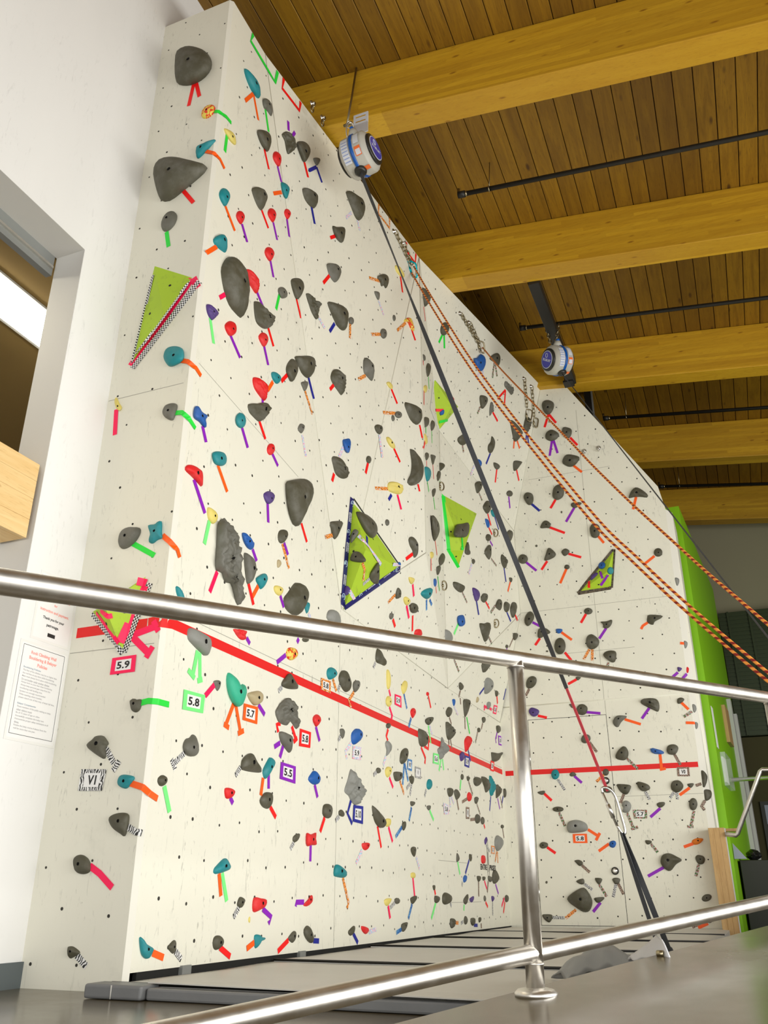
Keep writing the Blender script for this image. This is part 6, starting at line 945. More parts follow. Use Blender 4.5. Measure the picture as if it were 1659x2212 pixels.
# ------------------------------------------------------------------ materials
class NT:
    def __init__(s, name):
        s.m = bpy.data.materials.new(name); s.m.use_nodes = True; s.t = s.m.node_tree; s.n = s.t.nodes; s.l = s.t.links
        s.b = s.n['Principled BSDF']
    def node(s, typ, **kw):
        n = s.n.new(typ)
        for k, v in kw.items():
            if k in ('operation', 'blend_type', 'data_type', 'wave_type', 'feature', 'wave_profile', 'bands_direction', 'noise_dimensions', 'distance'): setattr(n, k, v)
            else: n.inputs[k].default_value = v
        return n
    def link(s, a, b): s.l.new(a, b)
    def ramp(s, fac, stops, interp='LINEAR'):
        r = s.n.new('ShaderNodeValToRGB'); r.color_ramp.interpolation = interp
        while len(r.color_ramp.elements) < len(stops): r.color_ramp.elements.new(.5)
        for e, (p, c) in zip(r.color_ramp.elements, stops): e.position = p; e.color = (*c, 1) if len(c) == 3 else c
        s.link(fac, r.inputs[0]); return r.outputs[0]
    def mix(s, f, a, b, mode='MIX'):
        n = s.n.new('ShaderNodeMix'); n.data_type = 'RGBA'; n.blend_type = mode
        for i, v in ((0, f), (6, a), (7, b)):
            if isinstance(v, (int, float)): n.inputs[i].default_value = v
            elif isinstance(v, tuple): n.inputs[i].default_value = (*v, 1)
            else: s.link(v, n.inputs[i])
        return n.outputs[2]
    def coord(s, which='Object', scale=(1, 1, 1), rot=(0, 0, 0)):
        t = s.n.new('ShaderNodeTexCoord'); m = s.n.new('ShaderNodeMapping'); m.inputs['Scale'].default_value = scale; m.inputs['Rotation'].default_value = rot
        s.link(t.outputs[which], m.inputs[0]); return m.outputs[0]
    def noise(s, vec, scale, detail=3, rough=.5, dist=0):
        n = s.node('ShaderNodeTexNoise', Scale=scale, Detail=detail, Roughness=rough, Distortion=dist); s.link(vec, n.inputs['Vector']); return n.outputs['Fac']
    def bump(s, h, strength, dist=.01):
        b = s.n.new('ShaderNodeBump'); b.inputs['Strength'].default_value = strength; b.inputs['Distance'].default_value = dist
        s.link(h, b.inputs['Height']); s.link(b.outputs[0], s.b.inputs['Normal'])
    def col(s, c):
        if isinstance(c, tuple): s.b.inputs['Base Color'].default_value = (*c, 1)
        else: s.link(c, s.b.inputs['Base Color'])
    def set(s, **k):
        for a, v in k.items(): s.b.inputs[a.replace('_', ' ')].default_value = v
        return s.m
def plain(name, c, rough=.6, metal=0, spec=.5):
    t = NT(name); t.col(c); t.set(Roughness=rough, Metallic=metal); t.b.inputs['Specular IOR Level'].default_value = spec; return t.m
M = {}
def wallmat(name, base, scuff=.5):
    t = NT(name); co = t.coord('Object')
    a = t.noise(t.coord('Object', (1, 1, .35)), 2.2, 4); c = t.mix(a, tuple(x*.95 for x in base), tuple(min(1, x*1.04) for x in base))
    # rubber streaks: thin, mostly upright marks with ragged ends
    st = t.noise(t.coord('Object', (9, 9, 1.7)), 5, 6, .70, 1.2); m1 = t.ramp(st, [(.595, (0, 0, 0)), (.645, (1, 1, 1))])
    pt = t.noise(co, 1.7, 2); m2 = t.ramp(pt, [(.40, (0, 0, 0)), (.60, (1, 1, 1))]); mm = t.mix(1.0, m1, m2, 'MULTIPLY')
    k = t.mix(min(1.0, scuff*1.15), (0, 0, 0), mm); c = t.mix(k, c, tuple(x*.40 for x in base))
    gr = t.noise(co, 6, 5, .7); g2 = t.ramp(gr, [(.60, (0, 0, 0)), (.78, (.30*scuff*2,)*3)]); c = t.mix(g2, c, tuple(x*.6 for x in base))
    t.col(c); t.set(Roughness=.55); t.bump(t.noise(co, 160, 2), .06, .002); return t.m
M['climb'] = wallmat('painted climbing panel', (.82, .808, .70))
M['climb2'] = wallmat('painted climbing panel shade tint', (.78, .765, .66), .35)  # same panel paint made darker, its shade put into the colour
M['trimedge'] = plain('pale edge trim', (.80, .785, .70), .5)
M['white'] = wallmat('white painted plaster', (.84, .84, .83), .16)
M['reveal'] = plain('reveal plaster greyed as shade', (.62, .61, .58), .7)  # greyed to carry the shade inside the deep opening
def wood(name, a, b, dark, axis='Y', scale=1.0, rough=.55, per_object=True, knots=True):
    t = NT(name); s = {'Y': (7, .5, 7), 'X': (.5, 7, 7), 'Z': (7, 7, .5)}[axis]
    tc = t.n.new('ShaderNodeTexCoord'); src = tc.outputs['Object']
    if per_object:
        oi = t.n.new('ShaderNodeObjectInfo'); ad = t.node('ShaderNodeVectorMath', operation='ADD'); mu = t.node('ShaderNodeVectorMath', operation='SCALE')
        cb = t.n.new('ShaderNodeCombineXYZ')
        for i in range(3): t.link(oi.outputs['Random'], cb.inputs[i])
        t.link(cb.outputs[0], mu.inputs[0]); mu.inputs['Scale'].default_value = 37; t.link(mu.outputs[0], ad.inputs[0]); t.link(src, ad.inputs[1]); src = ad.outputs[0]
    def mp(sc):
        m = t.n.new('ShaderNodeMapping'); m.inputs['Scale'].default_value = sc; t.link(src, m.inputs[0]); return m.outputs[0]
    g = t.noise(mp(tuple(x*scale for x in s)), 2.4, 5, .6, 1.2); c = t.ramp(g, [(.32, a), (.68, b)])
    g2 = t.noise(mp(tuple(x*scale*4 for x in s)), 6, 3, .6); c = t.mix(t.ramp(g2, [(.55, (0, 0, 0)), (.75, (.55, .55, .55))]), c, dark)
    if knots:
        ks = {'Y': (5, 1.7, 5), 'X': (1.7, 5, 5), 'Z': (5, 5, 1.7)}[axis]
        v = t.node('ShaderNodeTexVoronoi', Scale=1.15 if per_object else 1.9); t.link(mp(ks), v.inputs['Vector'])
        c = t.mix(t.ramp(v.outputs['Distance'], [(.05, (1, 1, 1)), (.12, (0, 0, 0))]), c, dark)
    if per_object:
        c = t.mix(t.ramp(oi.outputs['Random'], [(0, (.0, .0, .0)), (1, (.55, .55, .55))]), c, dark)
    t.col(c); t.set(Roughness=rough); t.bump(g2, .15, .003); return t.m
def glulam(name, a, b, dark, axis, scale, rough, per):
    m = wood(name, a, b, dark, axis, scale, rough, False); t = NT.__new__(NT); t.m = m; t.t = m.node_tree; t.n = t.t.nodes; t.l = t.t.links; t.b = t.n['Principled BSDF']
    src = t.b.inputs['Base Color'].links[0].from_socket
    tc = t.n.new('ShaderNodeTexCoord'); sp = t.n.new('ShaderNodeSeparateXYZ'); t.link(tc.outputs['Object'], sp.inputs[0])
    def math_(op, x, y):
        n = t.n.new('ShaderNodeMath'); n.operation = op
        for i, v in ((0, x), (1, y)):
            if isinstance(v, (int, float)): n.inputs[i].default_value = v
            else: t.link(v, n.inputs[i])
        return n.outputs[0]
    lam = math_('DIVIDE', math_('ADD', sp.outputs[2], math_('MULTIPLY', sp.outputs[0], .13)), .0392)
    cb = t.n.new('ShaderNodeCombineXYZ'); t.link(math_('FLOOR', lam, 0), cb.inputs[0]); t.link(math_('FLOOR', math_('DIVIDE', sp.outputs[1], .4), 0), cb.inputs[1]); t.link(math_('FLOOR', math_('ADD', math_('MULTIPLY', sp.outputs[0], .55), math_('MULTIPLY', math_('FLOOR', lam, 0), .37)), 0), cb.inputs[2])
    wn = t.n.new('ShaderNodeTexWhiteNoise'); t.link(cb.outputs[0], wn.inputs[0])
    c = t.mix(t.ramp(wn.outputs[0], [(0, (0, 0, 0)), (1, (.42, .42, .42))]), src, dark)
    fr_ = math_('FRACT', lam, 0); c = t.mix(t.ramp(fr_, [(0, (.6, .6, .6)), (.06, (0, 0, 0))]), c, dark); t.col(c); return m
M['plank'] = wood('stained ceiling board', (.205, .100, .004), (.32, .168, .007), (.072, .029, .002), 'Y')
M['beam'] = glulam('glulam fir', (.58, .32, .014), (.66, .39, .022), (.30, .135, .006), 'X', .8, .5, False)
M['pine'] = wood('clear pine', (.78, .52, .22), (.86, .62, .30), (.52, .30, .10), 'Y', 1.0, .45, False)
M['pinepost'] = wood('pine post', (.47, .28, .10), (.56, .36, .15), (.28, .145, .05), 'Z', 1.0, .5, False)
def concrete(name):
    t = NT(name); co = t.coord('Object'); a = t.noise(co, 1.6, 5, .6); c = t.ramp(a, [(.3, (.080, .062, .034)), (.7, (.140, .112, .066))])
    sp = t.noise(co, 60, 3, .7); c = t.mix(t.ramp(sp, [(.62, (0, 0, 0)), (.8, (.35, .35, .35))]), c, (.09, .075, .05)); t.col(c)
    r = t.ramp(a, [(.3, (.16, .16, .16)), (.75, (.30, .30, .30))]); t.link(r, t.b.inputs['Roughness']); t.b.inputs['Specular IOR Level'].default_value = .38
    return t.m
M['floor'] = concrete('polished brown concrete')
def steel(name):
    t = NT(name); t.set(Metallic=1.0, Roughness=.24); co = t.coord('Object', (1, 1, 1))
    n = t.noise(co, 14, 4, .7); c = t.ramp(n, [(.30, (.66, .63, .58)), (.7, (.74, .72, .68))]); t.col(c)
    t.link(t.ramp(n, [(.3, (.33, .33, .33)), (.75, (.42, .42, .42))]), t.b.inputs['Roughness']); return t.m
M['steel'] = steel('brushed stainless')
M['zinc'] = plain('zinc plated chain', (.36, .31, .20), .34, 1)
M['alu'] = plain('polished aluminium', (.66, .65, .62), .30, 1)
M['black'] = plain('black iron', (.012, .011, .009), .5)
M['hole'] = plain('dark bolt socket', (.012, .011, .009), .7)
M['nut'] = plain('bolt hole mouth', (.03, .027, .02), .7)
M['bolt'] = plain('black oxide bolt', (.02, .02, .02), .35, .6)
def vinyl(name, c, c2):
    t = NT(name); co = t.coord('Object'); t.col(t.mix(t.noise(co, 3, 5, .65), c, c2)); t.set(Roughness=.42)
    t.bump(t.noise(co, 22, 4, .6), .12, .006); return t.m
M['vinyl'] = vinyl('grey mat vinyl', (.52, .51, .47), (.64, .63, .59))
M['vinyldark'] = vinyl('slate vinyl', (.13, .135, .14), (.21, .215, .22))
M['vinylpale'] = vinyl('pale coated vinyl', (.46, .46, .48), (.62, .62, .64))
def holdmat(name, c, chalk=.25, rough=.62, pit=0):
    t = NT(name); tc = t.n.new('ShaderNodeTexCoord'); oi = t.n.new('ShaderNodeObjectInfo'); ad = t.node('ShaderNodeVectorMath', operation='ADD')
    t.link(tc.outputs['Object'], ad.inputs[0]); t.link(oi.outputs['Location'], ad.inputs[1]); co = ad.outputs[0]
    n = t.noise(co, 11, 4, .6); k = t.ramp(n, [(.45, (0, 0, 0)), (.85, (chalk,)*3)]); cc = t.mix(k, c, tuple(min(1, x*.5+.42) for x in c))
    v = t.mix(t.ramp(oi.outputs['Random'], [(0, (.78,)*3), (1, (1.18,)*3)]), (0, 0, 0), cc, 'MIX') if False else cc
    t.col(v); t.set(Roughness=rough); t.bump(t.noise(co, 120, 2), .25, .003); return t.m
HC = dict(k=(.078, .073, .046), g=(.125, .122, .098), l=(.24, .245, .225), t=(.004, .235, .27), r=(.72, .008, .010), b=(.006, .10, .40), y=(.74, .62, .16), p=(.075, .035, .20), j=(.03, .44, .27), n=(.46, .38, .22), o=(.80, .20, .008))
HM = {k: holdmat('hold resin '+k, c, .20 if k in 'kgl' else .14) for k, c in HC.items()}
def mixhold():
    t = NT('hold resin swirled'); co = t.coord('Object'); n = t.noise(co, 26, 2, .5, 1.5); t.col(t.ramp(n, [(.47, (.80, .64, .10)), (.52, (.75, .05, .01))])); t.set(Roughness=.5); return t.m
HM['m'] = mixhold()
def tapemat(k):
    t = NT('tape '+k); uv = t.n.new('ShaderNodeTexCoord').outputs['UV']
    solid = dict(R=(.95, .003, .004), G=(.015, .74, .05), g=(.20, .92, .24), O=(1.0, .115, .002), P=(.27, .008, .52), N=(.006, .014, .30), K=(1.0, .0, .095), S=(.78, .006, .006), W=(.8, .8, .78), D=(.02, .03, .02))
    if k in solid: t.col(solid[k]); return t.set(Roughness=.5)
    def nz(s, d=2, dist=0.):
        return t.noise(uv, s, d, .5, dist)
    if k == 'Z':
        w = t.node('ShaderNodeTexWave', Scale=26, Distortion=9); w.inputs['Detail'].default_value = 1.5; w.inputs['Detail Scale'].default_value = 1.2; t.link(uv, w.inputs['Vector'])
        t.col(t.ramp(w.outputs['Fac'], [(.46, (.02, .02, .02)), (.54, (.80, .80, .80))]))
    elif k == 'H':
        c = t.node('ShaderNodeTexChecker', Scale=110); c.inputs[1].default_value = (.02, .02, .02, 1); c.inputs[2].default_value = (.82, .82, .82, 1); t.link(uv, c.inputs[0]); t.col(c.outputs[0])
    elif k == 'C': t.col(t.ramp(nz(75, 1), [(.36, (.03, .03, .03)), (.40, (.90, .28, .02)), (.56, (.90, .25, .02)), (.60, (.85, .80, .7)), (.68, (.05, .5, .75))], 'CONSTANT'))
    elif k == 'Y': t.col(t.ramp(nz(55, 1), [(.30, (.35, .25, .7)), (.42, (.45, .75, .9)), (.52, (.85, .80, .85)), (.60, (.92, .25, .5)), (.70, (.95, .6, .35))]))
    elif k == 'X':
        c = t.node('ShaderNodeTexChecker', Scale=160); c.inputs[1].default_value = (.02, .02, .02, 1); t.link(uv, c.inputs[0])
        t.link(t.ramp(nz(60, 0), [(.42, (.8, .8, .76)), (.50, (.75, .02, .01)), (.58, (.03, .42, .10))], 'CONSTANT'), c.inputs[2]); t.col(c.outputs[0])
    elif k == 'L': t.col(t.ramp(nz(150, 1), [(.42, (.03, .02, .015)), (.50, (.40, .24, .16)), (.58, (.60, .48, .40))], 'CONSTANT'))
    elif k == 'B': t.col(t.ramp(nz(60, 2, 1.5), [(.40, (.01, .05, .30)), (.52, (.03, .25, .62)), (.66, (.35, .6, .8))]))
    elif k == 'Q': t.col(t.ramp(nz(45, 4, .6), [(.35, (.02, .016, .01)), (.65, (.16, .12, .08))]))
    elif k == 'V':
        t.col(t.ramp(nz(16, 3), [(.60, (.012, .012, .13)), (.64, (.016, .02, .16)), (.66, (.30, .45, .6))]))
    return t.set(Roughness=.5)
TM = {k: tapemat(k) for k in 'RGgOPNKSWDZHCYXLBQV'}
M['lime'] = (lambda t: (t.col(t.mix(t.ramp(t.noise(t.coord('Object'), 9, 5, .7), [(.55, (0, 0, 0)), (.8, (.7, .7, .7))]), (.42, .62, .025), (.13, .17, .03))), t.set(Roughness=.6))[1])(NT('lime painted plywood'))
M['paper'] = plain('white card', (.86, .86, .86), .6)
M['ink'] = plain('black ink', (.012, .012, .012), .6)
M['inkgrey'] = plain('faded print', (.50, .50, .51), .7)
M['inkblue'] = plain('faded blue print', (.36, .43, .50), .7)
M['inkred'] = plain('faded red print', (.95, .34, .29), .7)
M['laminate'] = plain('clear laminate edge', (.84, .84, .82), .2)
M['webbing'] = plain('charcoal webbing', (.035, .038, .045), .6)
M['webbingred'] = plain('red webbing sleeve', (.52, .04, .06), .55)
M['shell'] = plain('grey reel housing', (.50, .49, .44), .45)
M['cap'] = plain('black reel cap', (.018, .017, .014), .4)
M['bluestripe'] = plain('blue moulded band', (.0, .09, .42), .35)
M['disc'] = plain('indigo badge', (.045, .045, .40), .4)
M['labelwhite'] = plain('printed label', (.66, .69, .76), .4)
M['labelprint'] = plain('label print', (.25, .33, .62), .5)
M['labelorange'] = plain('orange warning label', (.85, .17, .03), .4)
M['teal_metal'] = plain('turquoise anodised', (.0, .42, .52), .25, .8)
def ropemat():
    t = NT('orange red braided rope'); tc = t.n.new('ShaderNodeTexCoord'); sp = t.n.new('ShaderNodeSeparateXYZ'); t.link(tc.outputs['UV'], sp.inputs[0])
    a = t.node('ShaderNodeMath', operation='MULTIPLY'); a.inputs[1].default_value = 22; t.link(sp.outputs[1], a.inputs[0])
    b = t.node('ShaderNodeMath', operation='ADD'); t.link(a.outputs[0], b.inputs[0]); t.link(sp.outputs[0], b.inputs[1])
    f = t.node('ShaderNodeMath', operation='FRACT'); t.link(b.outputs[0], f.inputs[0])
    t.col(t.ramp(f.outputs[0], [(0, (.26, .012, .006)), (.46, (.88, .33, .05))], 'CONSTANT')); t.set(Roughness=.75); return t.m
M['rope'] = ropemat()
M['green'] = wallmat('lime green painted wall', (.24, .56, .002), .12)
M['siding'] = plain('dark green metal siding', (.025, .042, .010), .5)
M['olive'] = plain('olive painted wall', (.055, .048, .012), .8)
M['dimcream'] = plain('cream end wall', (.33, .31, .20), .8)
M['tan'] = plain('tan corridor ceiling', (.33, .22, .075), .8)
M['grey_metal'] = plain('grey window frame', (.26, .27, .26), .45, .3)
M['gap'] = plain('dark recess', (.01, .01, .009), .9)
M['slate_base'] = plain('slate cove base', (.10, .12, .125), .6)
M['cabinet'] = plain('black cabinet', (.012, .014, .006), .5)
M['frame_white'] = plain('white door frame', (.55, .55, .54), .5)
M['glass'] = (lambda t: (t.col((.9, .95, .95)), t.set(Roughness=.05, Alpha=.35))[1])(NT('clear plastic'))
M['bagblack'] = plain('black bin bag', (.01, .01, .01), .3)
M['bluegrey'] = plain('blue grey board', (.30, .33, .42), .6)
lt = NT('lit fluorescent diffuser'); lt.col((1, 1, 1)); lt.set(Emission_Strength=9.0); lt.b.inputs['Emission Color'].default_value = (1, .93, .74, 1); M['lit'] = lt.m

# ------------------------------------------------------------------ the setting: floor, ramp
def struct(name, o=None):
    o['kind'] = 'structure'; return o
mb = MB(); mb.box((-3.4, -5, -.1), (7, 15, 0)); floor = mb.build('floor', M['floor']); struct('floor', floor)
RD = Vector((.40925, .90893, .07973)); RS = Vector((.909, -.4095, 0)).normalized(); RP = Vector((-.588, 2.42, .132))
def ramp_pt(t, s, dz=0): return RP+RD*t+RS*s+V(0, 0, dz)
mb = MB(); t0, t1, s0, s1 = -1.62, 7.5, -.066, 1.75
A0, A1, B0, B1 = ramp_pt(t0, s0), ramp_pt(t1, s0), ramp_pt(t0, s1), ramp_pt(t1, s1)
lowr = lambda p: V(p.x, p.y, .001)
mb.bm.faces.new([mb.bm.verts.new(p) for p in (A0, A1, B1, B0)])
mb.poly([A0, lowr(A0), lowr(A1), A1]); mb.poly([B0, B1, lowr(B1), lowr(B0)]); mb.poly([A1, lowr(A1), lowr(B1), B1]); mb.poly([lowr(A0), lowr(B0), lowr(B1), lowr(A1)]); mb.poly([A0, B0, lowr(B0), lowr(A0)])
ramp = mb.build('floor_ramp', M['floor']); struct('', ramp); ramp['label'] = 'polished concrete ramp rising to the right beneath the hand rail'

# ------------------------------------------------------------------ climbing walls from the surveyed facets
WN = dict(F='wall_front', L='wall_left', B='wall_back')
WLAB = dict(F='narrow cream climbing panel facing the viewer at left', L='long faceted cream climbing wall with red line', B='cream end climbing wall with access door')
WALL = {}
FMAT = {}
for w in 'FLB':
    e = empty(WN[w], V(-2.7, 3.245, 0) if w == 'F' else V(-2.45, 6.3, 0) if w == 'L' else V(-1.4, 9.44, 0)); e['kind'] = 'structure'; e['label'] = WLAB[w]; WALL[w] = e
for name, w, vs in FACETS:
    n = Vector(FN[[f[0] for f in FACETS].index(name)])
    mb = MB(); mb.prism([Vector(p) for p in vs], -n*.02)
    pn = {'chamfer': 'corner_trim', 'redge': 'edge_trim', 'redge2': 'edge_trim', 'rside': 'edge_return'}.get(name, 'panel')
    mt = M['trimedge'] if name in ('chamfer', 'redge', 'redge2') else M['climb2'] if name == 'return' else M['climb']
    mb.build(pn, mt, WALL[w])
# backs so that no light leaks behind the panels
mb = MB(); mb.box((-2.99, 3.30, .07), (-2.50, 9.8, 5.95)); bk = mb.build('wall_core', M['gap'], WALL['L'])
mb = MB(); mb.box((-2.48, 3.32, .0), (-2.46, 9.44, .07)); mb.build('dark_gap', M['gap'], WALL['L'])
mb = MB(); mb.box((-2.45, 9.445, 0), (-.42, 9.46, .07)); mb.build('kick_strip', M['climb'], WALL['B'])
for y in (3.62, 4.75): mb = MB(); mb.box((-2.46, y, .0), (-2.44, y+.07, .075)); mb.build('foot_bracket', M['grey_metal'], WALL['L'])
# hairline joints between panels
def ribbon(pts, nrm, width, off, uvs=True):
    mb = MB(); uvl = mb.bm.loops.layers.uv.verify(); n = len(pts); L = 0; rows = []
    for i in range(n):
        p = Vector(pts[i]); t = (Vector(pts[min(i+1, n-1)])-Vector(pts[max(i-1, 0)])).normalized(); nn = Vector(nrm[i])
        s = nn.cross(t).normalized()
        if i: L += (p-Vector(pts[i-1])).length
        rows.append((mb.bm.verts.new(p+nn*off-s*width/2), mb.bm.verts.new(p+nn*off+s*width/2), L))
    for a, b in zip(rows, rows[1:]):
        f = mb.bm.faces.new((a[0], b[0], b[1], a[1]))
        for lp, uv in zip(f.loops, ((a[2], 0), (b[2], 0), (b[2], width), (a[2], width))): lp[uvl].uv = uv
    if rows:
        f = mb.bm.faces
    return mb
M['joint'] = plain('dark panel joint', (.36, .35, .30), .8)  # flat dark colour of the hairline joints
def joint(w, a, b, n, width=.0035): ribbon([a, b], [n, n], width, .0006).build('joint', M['joint'], WALL[w], False)
NXp, NYm = V(1, 0, 0), V(0, -1, 0); NL = Vector(FN[[f[0] for f in FACETS].index('rup')])
def leanp(x, z): return V(x, (9.6684-NL.z*-1*0-(.14311*z))/.9897, z)
xA = -2.4538
for a, b in (((xA, 3.3, 1.62), (xA, 9.4, 1.62)), ((xA, 5.21, .07), (xA, 5.21, 2.15)), ((xA, 4.5, 2.9), (xA, 3.3, 3.05)), ((xA, 7.4, .30), (xA, 8.4, .30)), ((xA, 7.2, .62), (xA, 8.0, .62))): joint('L', a, b, NXp)
for a, b in (((-3.0, 3.245, 1.45), (-2.5, 3.245, 1.45)), ((-3.0, 3.245, 2.9), (-2.5, 3.245, 2.9))): joint('F', a, b, NYm)
for a, b in (((-1.285, 9.44, 2.27), (-1.285, 9.44, 2.12)), ((-1.29, 9.44, 1.28), (-.42, 9.44, 1.28)), ((-2.17, 9.44, .07), (-2.17, 9.44, 2.27))): joint('B', a, b, NYm)
for (x0, zz0), (x1, zz1) in (((-1.29, 2.275), (-1.20, 5.6)), ((-2.1, 3.30), (-.42, 3.30)), ((-1.85, 4.85), (-.9, 4.85)), ((-2.2, 2.8), (-.9, 2.8))):
    pl = lambda x, z: Vector((x, 9.44-(z-2.275)*.1446, z)); joint('B', pl(x0, zz0), pl(x1, zz1), NL)
# thin filler lines where the facets meet
M['crease'] = plain('crease filler', (.60, .585, .49), .6)
for a, b in CREASES:
    mb = MB(); mb.tube([a, b], .0042, 6); mb.build('crease_line', M['crease'], WALL['L'])
# crease bead across the end wall
mb = MB(); mb.tube([(-2.40, 9.437, 2.275), (-.43, 9.437, 2.275)], .006, 6); mb.build('crease_bead', M['climb'], WALL['B'])
# bolt holes (far too many and too small to single out): one joined part for each wall
random.seed(3)
holes = {w: MB() for w in 'FLB'}
def inpoly(x, y, P):
    c = False
    for i in range(len(P)):
        a, b = P[i-1], P[i]
        if (a[1] > y) != (b[1] > y) and x < (b[0]-a[0])*(y-a[1])/(b[1]-a[1])+a[0]: c = not c
    return c
def fr(n):
    u = V(0, 0, 1).cross(n).normalized(); return u, n.cross(u)
for name, w, vs in FACETS:
    if name in ('chamfer', 'redge', 'redge2', 'rside'): continue
    n = Vector(FN[[f[0] for f in FACETS].index(name)]); u, v = fr(n); P = [Vector(p) for p in vs]; o = P[0]
    Q = [((p-o).dot(u), (p-o).dot(v)) for p in P]
    cx = sum(q[0] for q in Q)/len(Q); cy = sum(q[1] for q in Q)/len(Q); Qs = [(cx+(q[0]-cx)*.97, cy+(q[1]-cy)*.985) for q in Q]
    x0, x1 = min(q[0] for q in Q), max(q[0] for q in Q); y0, y1 = min(q[1] for q in Q), max(q[1] for q in Q)
    sp = .235 if w == 'F' else .205
    j = 0; y = y0+.09
    while y < y1:
        x = x0+.06+(sp/2 if j % 2 else 0)
        while x < x1:
            a, b = x+random.uniform(-.022, .022), y+random.uniform(-.022, .022)
            if inpoly(a, b, Qs) and random.random() < .93:
                c = o+u*a+v*b+n*.0007; r = random.choice((.0060, .0068, .0076)) if w == 'F' else random.choice((.007, .008, .009))
                holes[w].poly([c+(u*math.cos(k*math.pi/4)+v*math.sin(k*math.pi/4))*r for k in range(8)])
            x += sp
        y += sp*.86; j += 1
for w in 'FLB':
    o = holes[w].build('bolt_holes', M['nut'], WALL[w], False); o['kind'] = 'stuff'

# ------------------------------------------------------------------ building wall with the tall opening at left
xW = -3.005
def wallbox(name, lo, hi, mat, parent=None):
    mb = MB(); mb.box(lo, hi); return mb.build(name, mat, parent)
wl = empty('wall_building', V(xW, 3, 0)); wl['kind'] = 'structure'; wl['label'] = 'white plaster wall with a deep opening at far left'
wallbox('plaster', (xW-.2, 2.885, 0), (xW, 14, 6.9), M['white'], wl)
wallbox('plaster', (xW-.2, -5, 3.695), (xW, 2.885, 6.9), M['white'], wl)
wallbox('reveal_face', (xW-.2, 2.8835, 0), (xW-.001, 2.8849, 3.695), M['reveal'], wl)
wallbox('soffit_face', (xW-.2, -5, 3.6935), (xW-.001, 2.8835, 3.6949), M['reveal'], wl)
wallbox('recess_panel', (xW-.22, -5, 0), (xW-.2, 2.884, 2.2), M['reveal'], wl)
wn = wallbox('window_1', (xW-.24, -5, 3.56), (xW-.2, 2.87, 3.70), M['grey_metal']); wn['kind'] = 'structure'; wn['label'] = 'grey metal window head inside the left opening'
wallbox('frame_lip', (xW-.2, -5, 3.60), (xW-.185, 2.86, 3.615), M['steel'], wn)
o = wallbox('ceiling_corridor', (-7.5, -5, 3.72), (xW-.24, 6, 3.8), M['tan']); o['kind'] = 'structure'; o['label'] = 'tan corridor ceiling seen through the opening'
o = wallbox('wall_corridor', (-7.6, -5, 0), (-7.5, 6, 3.8), M['tan']); o['kind'] = 'structure'
o = wallbox('wall_corridor_end', (-7.5, 5.9, 0), (xW-.24, 6.0, 3.8), M['tan']); o['kind'] = 'structure'
bs = wallbox('baseboard_left', (xW, 3.0, 0), (xW+.012, 3.245, .10), M['slate_base']); bs['kind'] = 'structure'; bs['label'] = 'slate grey cove base at the foot of the white wall'
bs2 = wallbox('plinth', (xW, 2.3, 0), (xW+.012, 3.0, .10), M['slate_base'], bs)
tr = empty('fluorescent_light', V(-3.76, 3.0, 3.70)); tag(tr, 'lit fluorescent ceiling fitting seen through the opening at left', 'light')
for k in range(3): wallbox('tube_cover', (-3.90+k*.10, .2, 3.675), (-3.825+k*.10, 4.8, 3.70), M['lit'], tr)
wallbox('housing', (-3.95, .2, 3.70), (-3.60, 4.81, 3.715), M['frame_white'], tr)
bx = empty('pine_ledge', V(-3.1, 2.5, 1.92)); tag(bx, 'pale pine box ledge set in the left opening', 'ledge')
for k, (z0, z1) in enumerate(((1.925, 2.02), (2.0205, 2.13), (2.1305, 2.225), (2.2255, 2.318))): bevel(wallbox('board', (-3.05, -1, z0), (-3.022+.0006*k, 2.862, z1), M['pine'], bx), .0015)
wallbox('underside', (-3.19, -1, 1.925), (-3.051, 2.862, 1.945), M['pine'], bx); wallbox('top_board', (-3.19, -1, 2.30), (-3.051, 2.862, 2.318), M['pine'], bx)

# ------------------------------------------------------------------ timber ceiling
cz = lambda x: 6.29-.13*x
ce = empty('ceiling', V(0, 5, 6.3)); ce['kind'] = 'structure'; ce['label'] = 'stained timber board ceiling sloping down to the right'
mb = MB(); mb.prism([(-3.2, -5, cz(-3.2)+.04), (-3.2, 15, cz(-3.2)+.04), (7, 15, cz(7)+.04), (7, -5, cz(7)+.04)], (0, 0, .1)); mb.build('deck', M['gap'], ce)
pw = .155; mb = MB(); mb.box((-.0745, -5, 0), (.0745, 15, .03)); pm = mb.mesh('plank'); pm.materials.append(M['plank'])
sl = math.atan(-.13)
x = -3.0; k = 0
while x < 6.6:
    o = link('plank', pm, None, ce); o.location = (x, 0, cz(x)+(.003 if k % 3 else 0)); o.rotation_euler = (0, -sl, 0); o.matrix_parent_inverse = Matrix.Translation(-ce.location); bevel(o, .004, 1)
    x += pw*math.cos(sl); k += 1
BL = ['nearest pale glulam beam crossing the ceiling', 'second glulam beam from the front, meeting the wall top', 'third glulam beam, behind the second hanging reel', 'fourth glulam beam, above the end wall', 'farthest glulam beam against the end of the hall']
for (y0, y1), lb in zip(((4.49, 4.72), (6.61, 6.835), (8.83, 9.05), (11.08, 11.31), (13.3, 13.52)), BL):
    mb = MB(); b = lambda xx: 5.738-.13*xx
    mb.prism([(-3.0, y0, b(-3.0)), (-3.0, y1, b(-3.0)), (6.8, y1, b(6.8)), (6.8, y0, b(6.8))], (0, 0, .55))
    o = bevel(mb.build('ceiling_beam', M['beam']), .006); o['kind'] = 'structure'; o['label'] = lb
